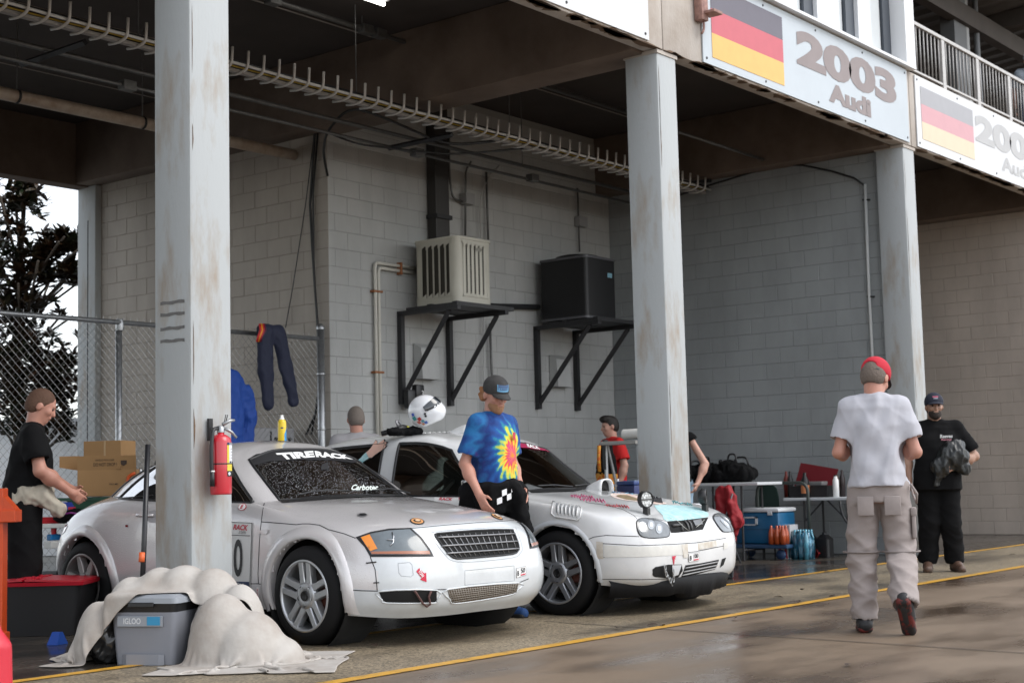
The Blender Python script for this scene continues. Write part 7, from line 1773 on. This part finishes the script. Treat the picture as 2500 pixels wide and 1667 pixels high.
MB().add([(-w, -d, h_), (w, -d, h_), (w, -d-.02, h_+.115), (-w, -d-.02, h_+.115)], [(0, 1, 2, 3)]).build('flap', M_card, t); MB().add([(-w, -d, h_), (-w, d, h_), (-w-.16, d, h_+.03), (-w-.16, -d, h_+.03)], [(0, 1, 2, 3)]).build('flap', M_card, t); MB().add([(-w-.16, -d+.1, h_+.03), (-w-.0, -d+.1, h_+.0), (-w-.0, -d+.1, h_+.12), (-w-.16, -d+.1, h_+.12)], [(0, 1, 2, 3)]).build('flap', M_card, t)
def ftext(t, txt, x0, x1, z0, z1, y, m, ang=0, tilt=0):
    vs, fs = text_mesh(txt, 1, offset=.01); xs = [v.x for v in vs]; ys = [v.y for v in vs]; a, b, c, e = min(xs), max(xs), min(ys), max(ys); out = []
    for v in vs:
        u, q = (v.x-a)/(b-a), (v.y-c)/(e-c)
        if ang: u, q = q, u
        out.append((x0+(x1-x0)*u, y-tilt*(z0+(z1-z0)*q-h_ if tilt else 0), z0+(z1-z0)*q))
    return MB().add(out, fs if not ang else [f[::-1] for f in fs]).build('lettering', m, t)
ftext(t, 'HANDLE WITH CARE', -.09, .06, h_+.072, h_+.088, -d-.002, M_cardd, tilt=.175); ftext(t, 'DO NOT DROP !', -.105, .08, h_+.03, h_+.058, -d-.002, M_cardd, tilt=.175); ftext(t, 'FRG:MS', .02, .09, .09, .105, -d-.002, M_cardd)
MB().prism([(.03*math.cos(R(a)), .03*math.sin(R(a))) for a in range(30, 390, 60)], 0, .001, M=Matrix.Translation((.135, -d-.012, h_+.06)) @ Matrix.Rotation(PI/2, 4, 'X')).build('symbol', M_cardd, t)
p = (p[0], p[1], .945+h_+.004); t = thing('cardboard_box', 'smaller taped cardboard box stacked on top of the open one', 'box', p, R(-62)); w, d, hb = .165, .14, .235
MB().box((-w, -d, 0), (w, d, hb), ch=.003).build('carton', M_card, t); MB().box((.015, -d-.0015, 0), (.03, d+.0015, hb+.0015)).build('tape', mat('box_tape', (.42, .28, .14), .4), t)
ftext(t, 'DO NOT DROP', -.05, -.03, .01, .11, -d-.002, M_cardd, ang=1); ftext(t, 'HANDLE', -.02, -.008, .01, .09, -d-.002, M_cardd, ang=1)
# clutter on the table
t = thing('plastic_jug', 'blue washer fluid jug with a white top on the work table', 'jug', onlt(168, .735, -.1), R(-40)); MB().add(*taper(.075, .055, .075, .055, 0, .17, .02)).build('jug', mat('jug_blue', (.01, .04, .35), .35), t, auto=30); MB().add(*taper(.07, .05, .03, .03, .17, .25, .02)).build('top', mat('jug_white', (.68, .70, .72), .35), t, auto=30); MB().tube(fillet([(.05, 0, .16), (.085, 0, .18), (.07, 0, .25), (.02, 0, .26)], .02), .01, 6).build('handle', MATS['jug_white'], t, smooth=True); MB().box((0, -.057, .09), (.06, -.054, .13)).build('label', M_red, t)
t = thing('impact_wrench', 'blue and black impact wrench lying on the work table', 'wrench', onlt(200, .735, -.2), R(-40)); MB().lathe([(0, -.08), (.04, -.07), (.045, .0), (.035, .06), (.015, .09), (.012, .12)], axis='x', n=16, o=(0, 0, .06)).build('housing', mat('tool_blue', (.01, .16, .40), .35), t, smooth=True); MB().box((-.05, -.02, -.0), (-.01, .02, .06), ch=.01).build('grip', M_bk, t)
t = thing('tool_bag', 'black tool bag with purple trim on the work table', 'bag', onlt(178, .735, -.22), R(-45)); g = Field((-.2, -.12, 0), (.2, .12, .2), .012); g.ell((0, 0, .05), (.16, .09, .06)); V, F = g.mesh(); V = V+normals(V, F)*folds(V, 2, 0.0066, 0.11)[:, None]; np_mesh('bag', V, F, M_blackpant, t); MB().tube([(-.14, -.07, .06), (0, -.1, .085), (.14, -.07, .06)], .008, 6).build('trim', mat('trim_purple', (.2, .02, .18), .5), t)
t = thing('red_tray', 'red plastic tray on the work table behind the man in black', 'tray', onlt(135, .735, -.05), R(-48)); MB().add(*taper(.12, .10, .14, .12, 0, .05, .02)).build('tray', mat('tray_red', (.5, .01, .02), .4), t, auto=30); MB().box((-.12, -.1, .0), (.12, .1, .012)).build('liner', M_bk, t)
t = thing('oil_bottle', 'small blue bottle with a red cap on the shelf under the work table', 'bottle', onlt(132, .60, -.22)); MB().box((-.05, -.03, 0), (.05, .03, .05), ch=.01).build('bottle', MATS['tool_blue'], t); MB().lathe([(.02, .05), (.024, .1), (.02, .12), (0, .12)], n=12).build('cap', MATS['tray_red'], t, smooth=True)
tag(MB().box((-.10, -.05, 0), (.10, .05, .055), ch=.005).build('parts_tray', mat('tray_white', (.66, .66, .64), .5)), 'white parts tray on the ledge beside the coupe tail', 'tray').location = onlt(142, .54, -.28)
toted('tool_tote', 'black tote with yellow latches under the work table', 'tote', onlt(95, .0, -.15), -50, .75, .4, .30, mat('tote_black', (.012, .012, .013), .5), latch=mat('latch_yellow', (.65, .36, .02), .4))
t = thing('clamp_tool', 'orange G clamp standing beside the cardboard boxes', 'clamp', onlt(318, .93, -.15), R(-40)); MB().tube(fillet([(.03, 0, .0), (-.02, 0, .02), (-.02, 0, .17), (.04, 0, .2)], .03), .013, 8).build('frame', mat('clamp_orange', (.65, .09, .01), .4), t, smooth=True); MB().box((-.04, -.02, -.02), (.04, .02, .03), ch=.006).build('foot', MATS['clamp_orange'], t)
for k in range(2):
    o = MB().lathe([(0, 0), (.022, 0), (.022, .2), (.012, .23), (0, .23)], n=14).build('metal_bottle', M_galv, smooth=True); o.location = onlt(328+k*14, .945, .08); tag(o, ('left', 'right')[k]+' of two slim metal bottles beside the cardboard boxes', 'bottle', 'metal bottles')
# ================================================================== HANGING RACE SUITS
M_navy = mat('navy_race_suit', (.010, .014, .038), .75, bump=.3, bscale=18)
t = thing('race_suit', 'navy race suit trousers hung over the fence rail', 'race suit', (0, 0, 0), group='race suits on the fence'); yy = 11.56
g = Field(np.array(on_y(570, 1010, 11.4))-.1, np.array(on_y(720, 770, 11.75))+.15, .012)
q = lambda x, y: np.array(on_y(x, y, yy))
g.cap(q(648, 812), q(672, 806), .06, .06, k=.05); g.cap(q(648, 815), q(648, 900), .105, .095, k=.05); g.cap(q(648, 900), q(655, 985), .092, .072, k=.04); g.cap(q(680, 815), q(698, 895), .095, .085, k=.04); g.cap(q(698, 895), q(717, 978), .083, .07, k=.04)
g.cap(q(634, 802), q(640, 830), .04, .04, k=.03)
V, F = g.mesh(); V[:, 1] = yy+(V[:, 1]-yy)*.55; V = V+normals(V, F)*folds(V, 5, 0.0033, 0.17)[:, None]; np_mesh('trousers', V, F, M_navy, t)
for k, (c, dx) in enumerate((((.55, .02, .02), 0), ((.75, .30, .02), 4), ((.50, .02, .03), 8), ((.10, .01, .04), 12))):
    MB().tube([on_y(634+dx, 791, yy-.06), on_y(636+dx, 806, yy-.09), on_y(630+dx*.8, 822, yy-.08), on_y(627+dx*.7, 834, yy-.06)], .012, 6).build('collar_stripe', mat('stripe_%d' % k, c, .6), t, smooth=True)
t = thing('race_suit', 'royal blue race suit hanging on the fence behind the near column', 'race suit', (0, 0, 0), group='race suits on the fence'); yy = 11.45; M_royal = mat('royal_blue_suit', (.006, .055, .30), .7, bump=.3, bscale=16)
q = lambda x, y: np.array(on_y(x, y, yy)); g = Field(q(500, 1150)-.15, q(650, 890)+.2, .013)
g.cap(q(560, 935), q(560, 1120), .15, .18, k=.06); g.cap(q(575, 935), q(600, 960), .07, .075, k=.06); g.cap(q(600, 960), q(612, 1020), .08, .075, k=.05); g.cap(q(612, 1020), q(600, 1110), .07, .06, k=.05); g.cap(q(535, 935), q(515, 1020), .08, .07, k=.05)
V, F = g.mesh(); V[:, 1] = yy+(V[:, 1]-yy)*.6; V = V+normals(V, F)*folds(V, 7, 0.0055, 0.20)[:, None]; np_mesh('suit_top', V, F, M_royal, t)
g = Field(q(540, 960)-.1, q(600, 890)+.15, .013); g.cap(q(555, 922), q(580, 930), .06, .05); g.ell(q(622, 1005)+V3(.0, -.03, 0), (.03, .03, .06)); V, F = g.mesh(); np_mesh('collar', V, F, M_blackpant, t)
# ================================================================== RIGHT BAY
def on_line(px_, X): return on_x(px_, 1200, X)
def folding_table(label, X, pa, pb, zt, depth=.6):
    a, b = on_line(pa, X), on_line(pb, X); y0, y1 = min(a.y, b.y), max(a.y, b.y); t = thing('folding_table', label, 'table', (X, (y0+y1)/2, 0), 0, 'folding tables'); L_ = (y1-y0)/2
    MB().box((0, -L_, zt-.035), (depth, L_, zt), ch=.008).build('table_top', mat('table_plastic', (.60, .62, .64), .45), t)
    for sg in (-1, 1):
        yy_ = sg*(L_-.25)
        for x in (.06, depth-.06): MB().tube([(x, yy_, 0), (x, yy_, zt-.04)], .014, 8).build('leg', M_dark, t)
        MB().tube([(.06, yy_, .12), (depth-.06, yy_, .12)], .012, 6).build('brace', M_dark, t); MB().tube([(.06, yy_, zt*.6), (.06, yy_-sg*.25, zt-.04)], .010, 6).build('brace', M_dark, t)
    return t
zt2 = on_x(2000, 1214, 16.1).z; zt1 = on_x(1780, 1178, 15.3).z
folding_table('white folding table with boxes near the white T shirt man', 16.1, 1911, 2110, zt2)
folding_table('white folding table piled with black bags behind the blue cooler', 15.2, 1690, 1850, zt1)
# black bags
g_ = [(1700, 1.0), (1730, 1.15), (1762, 1.0), (1790, 1.25), (1812, 1.1)]
bl_ = ['leftmost black gear bag on the table behind the blue cooler', 'second black gear bag from the left on the table', 'middle black gear bag on the table behind the blue cooler', 'tallest black gear bag on the table, with a red zip', 'rightmost black gear bag on the table behind the blue cooler']
for k, (px_, s_) in enumerate(g_):
    p = on_line(px_, 15.45); t = thing('gear_bag', bl_[k], 'bag', (p.x, p.y, zt1), R(20*k), group='black gear bags'); g = Field((-.3, -.25, 0), (.3, .25, .4), .014); g.ell((0, 0, .09*s_), (.2, .15, .11*s_)); g.ell((.05, .05, .15*s_), (.1, .1, .07*s_), k=.05); V, F = g.mesh(); V = V+normals(V, F)*folds(V, k+2, 0.0099, 0.17)[:, None]; V[:, 2] = np.maximum(V[:, 2], .002); np_mesh('bag', V, F, M_blackpant, t)
    MB().tube(fillet([(-.12, 0, .17*s_), (-.08, 0, .27*s_), (.08, 0, .27*s_), (.12, 0, .17*s_)], .05), .012, 6).build('strap', M_bk, t, smooth=True)
    if k == 3: MB().tube([(-.1, -.14, .12), (0, -.16, .16), (.1, -.13, .2)], .01, 6).build('zip', mat('zip_red', (.4, .02, .05), .5), t)
# things on the second table
p = on_line(1975, 16.3); t = thing('display_case', 'open case with a dark red lid on the folding table', 'case', (16.35, p.y, zt2), 0)
MB().box((-.15, -.30, 0), (.2, .22, .14), ch=.01).build('base', M_bk, t); MB().add([(.0, .27, .0), (.0, -.25, .0), (.1, -.33, .33), (.1, .17, .42)], [(0, 1, 2, 3)]).build('lid', mat('case_red', (.16, .006, .012), .6), t); MB().box((-.10, -.2, .14), (.15, .15, .19), ch=.01).build('clutter', mat('clutter_grey', (.2, .2, .2), .4), t)
for x, y, c in ((.12, -.36, (.03, .02, .02)), (.12, -.28, (.25, .13, .06)), (.05, .30, (.02, .02, .02)), (.1, .38, (.2, .03, .02))): MB().lathe([(0, 0), (.035, 0), (.035, .22), (.015, .28), (.015, .32), (0, .32)], o=(x, y, 0), n=12).build('bottle', mat('btl_%d' % int(c[0]*100+y*50), c, .35), t, smooth=True)
p = on_line(2044, 16.25); t = thing('spray_can', 'white spray can on the folding table', 'spray can', (16.22, p.y, zt2)); MB().lathe([(0, 0), (.036, 0), (.036, .2), (.022, .225), (.02, .26), (0, .262)], n=18).build('can', M_wh, t, smooth=True); MB().lathe([(.021, .225), (.021, .263), (0, .264)], n=14).build('cap', M_bk, t, smooth=True)
p = on_line(1968, 16.2); t = thing('oil_bottle', 'dark bottle with a white and orange label on the folding table', 'bottle', (16.18, p.y, zt2)); MB().lathe([(0, 0), (.05, 0), (.05, .2), (.02, .26), (.02, .3), (0, .3)], n=18).build('bottle', M_bk, t, smooth=True); MB().lathe([(.051, .05), (.051, .15)], n=18).build('label', mat('label_orange2', (.55, .2, .08), .5), t, smooth=True)
t = thing('hanging_strap', 'black strap looped below the folding table edge', 'strap', tuple(on_x(2085, 1222, 16.05))); MB().tube([(0, .18*math.cos(R(a)), -.30*math.sin(R(a))) for a in range(0, 181, 12)], .016, 6).build('strap', M_bk, t, smooth=True)
# blue cooler on a platform cart
X = 15.55; pa, pb = on_line(1795, X), on_line(1900, X); yc = (pa.y+pb.y)/2; wy = abs(pa.y-pb.y)/2; zc = on_x(1850, 1327, X).z; zt_ = on_x(1850, 1240, X).z
t = thing('platform_cart', 'blue platform cart with a tall tube handle', 'cart', (X+.25, yc, 0)); zc = max(zc, .12)
MB().box((-.32, -wy-.12, zc-.05), (.32, wy+.22, zc-.005), ch=.01).build('deck', mat('cart_blue', (.02, .06, .13), .5), t)
for x in (-.24, .24):
    for y in (-wy-.0, wy+.1): MB().lathe([(0, -.025), (.055, -.025), (.06, 0), (.055, .025), (0, .025)], o=(x, y, .06), axis='x', n=16).build('wheel', mat('cart_wheel', (.02, .05, .12), .5), t, smooth=True)
zh = on_x(1870, 1180, X).z
MB().tube(fillet([(.1, -wy-.2, zc), (.1, -wy-.2, zh), (.1, wy-.1, zh), (.1, wy-.1, zc)], .12), .02, 10).build('handle', mat('cart_tube', (.045, .055, .05), .45), t, smooth=True)
t = thing('cooler', 'large blue cooler with a white lid standing on the platform cart', 'cooler', (X+.22, yc+.02, zc)); hc = zt_-zc
M_bluec = mat('cooler_blue', (.008, .10, .22), .4)
MB().box((-.21, -wy, 0), (.21, wy, hc*.88), ch=.025).build('tub', M_bluec, t, auto=40); MB().box((-.225, -wy-.012, hc*.88), (.225, wy+.012, hc), ch=.02).build('lid', mat('cooler_white', (.62, .64, .66), .4), t, auto=40)
for a, b in (((-.215, -.02, hc*.52), (-.228, .19, hc*.55)), ((-.215, -.02, hc*.72), (-.228, .19, hc*.76)), ((-.215, -.02, hc*.52), (-.228, .01, hc*.76)), ((-.215, .16, hc*.52), (-.228, .19, hc*.76))): MB().box(a, b).build('handle', MATS['cooler_white'], t)
MB().box((-.216, -wy+.02, hc*.40), (-.2125, wy-.02, hc*.415)).build('band', mat('cooler_line', (.004, .05, .12), .4), t)
for y in (-wy+.1,): MB().box((-.235, y-.03, hc*.80), (-.22, y+.03, hc*.90), ch=.004).build('latch', MATS['cooler_white'], t)
# drinks
def floor_at(px_, X, dz=0): p = on_line(px_, X); return (X, p.y, dz)
t = thing('bottle_pack', 'pack of orange soda bottles on the cart beside the blue cooler', 'bottles', floor_at(1893, 15.5, zc))
for i in range(2):
    for j in range(3): MB().lathe([(0, 0), (.036, 0), (.037, .1), (.033, .14), (.014, .19), (.014, .215), (0, .215)], o=(i*.075, -.075+j*.075, 0), n=12).build('bottle', mat('soda_orange', (.42, .07, .015), .2, coat=.5), t, smooth=True)
t = thing('drink_carton', 'silver and red drinks carton standing on the floor', 'carton', floor_at(1918, 15.75)); hz = on_x(1918, 1280, 15.75).z
MB().box((-.1, -.09, 0), (.1, .07, hz), ch=.004).build('carton', mat('carton_silver', (.50, .51, .53), .35), t); MB().box((-.102, .035, 0), (.1, .0725, hz)).build('side_panel', mat('carton_red', (.45, .01, .02), .4), t)
for y0, y1, z0, z1 in ((-.01, .02, hz*.45, hz*.98), (-.03, .0, hz*.02, hz*.4)): MB().add([(-.1025, y0, z1), (-.1025, y1, z1), (-.1025, y1-.03, z0), (-.1025, y0-.02, z0)], [(0, 1, 2, 3)]).build('stripe', MATS['carton_red'], t)
t = thing('water_pack', 'shrink wrapped pack of blue water bottles on the floor', 'water bottles', floor_at(1950, 15.75)); hw_ = on_x(1950, 1292, 15.75).z
for i in range(3):
    for j in range(4): MB().lathe([(0, 0), (.032, 0), (.033, hw_*.55), (.03, hw_*.72), (.013, hw_*.92), (.013, hw_), (0, hw_)], o=(-.07+i*.07, -.105+j*.07, 0), n=12).build('bottle', mat('water_blue', (.10, .42, .58), .12, coat=1, var=.5, vscale=20), t, smooth=True)
g = Field((-.2, -.25, 0), (.2, .25, .5), .02); g.stack([(0.005, 0, .125, .165), (hw_*.6, 0, .12, .16), (hw_*.95, 0, .08, .12)]); V, F = g.mesh(); V = V+normals(V, F)*folds(V, 6, 0.0055, 0.12)[:, None]; V[:, 2] = np.maximum(V[:, 2], .002); np_mesh('wrap', V, F, glassy('shrink_wrap', (.72, .88, .95)), t)
for k, px_ in enumerate((1972, 2008)):
    t = thing('fuel_jug', ('left', 'right')[k]+' black fluid jug on the floor under the folding table', 'jug', floor_at(px_, 16.2), 0, 'black fluid jugs'); hj = on_x(px_, 1298, 16.2).z; MB().add(*taper(.08, .085, .08, .085, 0, hj*.72, .03)).build('body', M_bk, t, auto=30); MB().add(*taper(.08, .085, .04, .045, hj*.72, hj*.9, .03)).build('shoulder', M_bk, t, auto=30); MB().lathe([(.028, hj*.9), (.028, hj), (0, hj)], n=12).build('cap', M_bk, t, smooth=True)
t = thing('funnel', 'red funnel lying between the black jugs', 'funnel', floor_at(1984, 15.95, .055), R(0)); MB().lathe([(.055, -.03), (.06, -.03), (.012, .05), (.010, .11)], axis='x', n=18).build('cone', mat('funnel_red', (.30, .01, .015), .4), t, smooth=True)
# folded red camp chair and green chair back
t = thing('camp_chair', 'folded red camp chair leaning by the blue cooler', 'chair', floor_at(1775, 14.9)); zr = on_x(1775, 1186, 14.9).z
g = Field((-.2, -.3, .1), (.25, .3, 1.1), .014); g.cap((0, .08, zr-.06), (.02, .10, zr*.45), .06, .09, k=.05); g.cap((0, -.02, zr-.05), (-.02, -.12, zr*.55), .06, .08, k=.05); g.cap((-.02, -.12, zr*.55), (.0, .0, zr*.2), .07, .05, k=.05); V, F = g.mesh(); V = V+normals(V, F)*folds(V, 4, 0.0088, 0.15)[:, None]; np_mesh('fabric', V, F, mat('chair_red', (.28, .008, .014), .7), t)
for a, b in (((-.06, -.18, 0), (-.04, .16, zr*.9)), ((-.06, .2, 0), (-.05, -.1, zr*.9)), ((.05, .0, 0), (-.02, .0, zr*.8)), ((-.08, .1, .0), (-.08, .12, zr*.6))): MB().tube([a, b], .010, 6).build('tube', mat('chair_tube', (.12, .12, .13), .4, metal=.6), t, smooth=True)
t = thing('stacking_chair', 'dark green chair back behind the blue cooler', 'chair', floor_at(1872, 16.2)); za, zb = on_x(1872, 1238, 16.2).z, on_x(1872, 1186, 16.2).z
MB().prism([(x*.16, y) for x, y in ((-1, 0), (1, 0), (1.0, .2), (.85, .31), (.45, .37), (-.45, .37), (-.85, .31), (-1.0, .2))], -.01, .01, M=Matrix(((0, 0, 1, 0), (1, 0, 0, 0), (0, 1, 0, za-.08), (0, 0, 0, 1)))).build('backrest', mat('chair_green', (.012, .035, .028), .6), t); MB().box((-.2, -.2, .42), (.2, .2, .45)).build('seat', MATS['chair_green'], t)
for x in (-.18, .18):
    for y in (-.18, .18): MB().tube([(x, y, 0), (x, y, .42)], .012, 6).build('leg', M_dark, t)
# plastic crates by the hatchback nose
P = on_z(1768, 1413)
for k in range(2):
    t = thing('plastic_crate', ('lower', 'upper')[k]+' of two stacked dark plastic crates beside the hatchback nose', 'crate', (P.x+.12, P.y+.2, .005+k*.115), R(-52), 'stacked plastic crates')
    mC = mat('crate_grey', (.035, .037, .040), .5); MB().add(*taper(.185, .14, .195, .15, 0, .112, .015)).build('tub', mC, t, auto=30); MB().add(*taper(.205, .16, .205, .16, .095, .112, .015)).build('rim', mC, t, auto=30)
    for x in np.linspace(-.17, .17, 11): MB().box((x-.005, -.165, .01), (x+.005, -.14, .098)).build('rib', mC, t)
    for y in np.linspace(-.12, .12, 7): MB().box((-.21, y-.005, .01), (-.18, y+.005, .098)).build('rib', mC, t)
    if k: MB().box((-.12, -.10, .105), (.14, .12, .12), ch=.004).build('green_sheet', mat('sheet_green', (.02, .16, .06), .5), t)
# step ladder with a paper roll, backpacks, bottle and small cool box near the red shirt man
t = thing('step_ladder', 'aluminium step ladder behind the hatchback hood', 'ladder', floor_at(1520, 13.2)); zl = on_x(1520, 1076, 13.2).z; ya, yb = on_line(1482, 13.2).y-on_line(1520, 13.2).y, on_line(1562, 13.2).y-on_line(1520, 13.2).y
for y in (ya, yb):
    MB().tube([(0, y, 0), (0, y, zl)], .022, 6).build('rail', M_galv, t); MB().tube([(.5, y, 0), (.02, y, zl)], .018, 6).build('rail', M_galv, t)
MB().box((-.08, yb-.02, zl-.04), (.12, ya+.02, zl), ch=.006).build('top_step', mat('ladder_top', (.34, .33, .31), .5), t)
for z in (.3, .6, .9): MB().box((-.05, yb, z), (.05, ya, z+.03)).build('step', M_galv, t)
MB().box((-.03, ya-.012, zl-.3), (.03, ya+.025, zl+.02), ch=.004).build('end_cap', M_bk, t)
a, b = on_x(1523, 1060, 13.2), on_x(1580, 1056, 13.2); t = thing('paper_roll', 'white paper towel roll lying on the step ladder', 'paper roll', tuple(a)); v_ = b-a; rp_ = .052
MB().tube([(0, 0, 0), tuple(v_)], rp_, 20, cap=False).build('roll', mat('paper_white', (.72, .71, .68), .8), t, smooth=True); q_ = v_.to_track_quat('Z', 'Y').to_matrix().to_4x4(); MB().lathe([(rp_, 0), (rp_*.45, .0), (rp_*.42, .1)], n=20, M=q_).build('core', mat('core_brown', (.12, .09, .06), .8), t)
t = thing('gear_backpack', 'black and orange race gear bag hanging by the red shirt man', 'bag', tuple(on_x(1481, 1140, 13.6))); g = Field((-.15, -.2, -.35), (.15, .2, .35), .014); g.stack([(-.26, 0, .09, .12), (-.1, 0, .1, .125), (.1, 0, .08, .11), (.24, 0, .05, .07)]); V, F = g.mesh(); V = V+normals(V, F)*folds(V, 3, 0.0044, 0.14)[:, None]
mi_ = (V[F].mean(1)[:, 2] < -.07); np_mesh('bag', V, F, [M_blackpant, mat('bag_orange', (.60, .10, .01), .6, var=1, vscale=30, col2=(.62, .30, .03), thresh=(.45, .6))], t, mi=mi_); MB().tube([(-.09, .03, .24), (-.105, .03, .1), (-.11, .02, -.05)], .022, 6).build('strap', MATS['bag_orange'], t, smooth=True)
t = thing('water_bottle', 'small clear bottle standing near the red shirt man', 'bottle', tuple(on_x(1509, 1196, 13.0))); MB().lathe([(0, -.05), (.032, -.05), (.033, .05), (.02, .085), (.014, .1), (.014, .12), (0, .12)], n=14).build('bottle', mat('clear_pet', (.62, .60, .60), .1, coat=1), t, smooth=True)
t = thing('cool_box', 'small dark blue cool box beside the middle column', 'cool box', tuple(on_x(1548, 1205, 13.0)), R(-15)); MB().box((-.12, -.14, -.1), (.12, .14, .09), ch=.012).build('tub', mat('coolbox_navy', (.010, .022, .12), .4), t, auto=40); MB().box((-.125, -.145, .09), (.125, .145, .135), ch=.015).build('lid', mat('coolbox_lid', (.03, .06, .20), .35), t, auto=40); MB().box((-.08, -.10, .136), (.06, .08, .14)).build('label', mat('coolbox_pale', (.35, .45, .6), .4), t)
T_ = on_x(1535, 1212, 13.0); t = thing('trestle_table', 'low trestle table under the cool box behind the hatchback', 'table', (T_.x, T_.y, 0)); MB().box((-.2, -.7, T_.z-.13), (.4, .7, T_.z-.085), ch=.005).build('table_top', MATS['table_plastic'], t)
for x in (-.15, .35):
    for y in (-.6, .6): MB().tube([(x, y, 0), (x, y, T_.z-.13)], .015, 6).build('leg', M_dark, t)
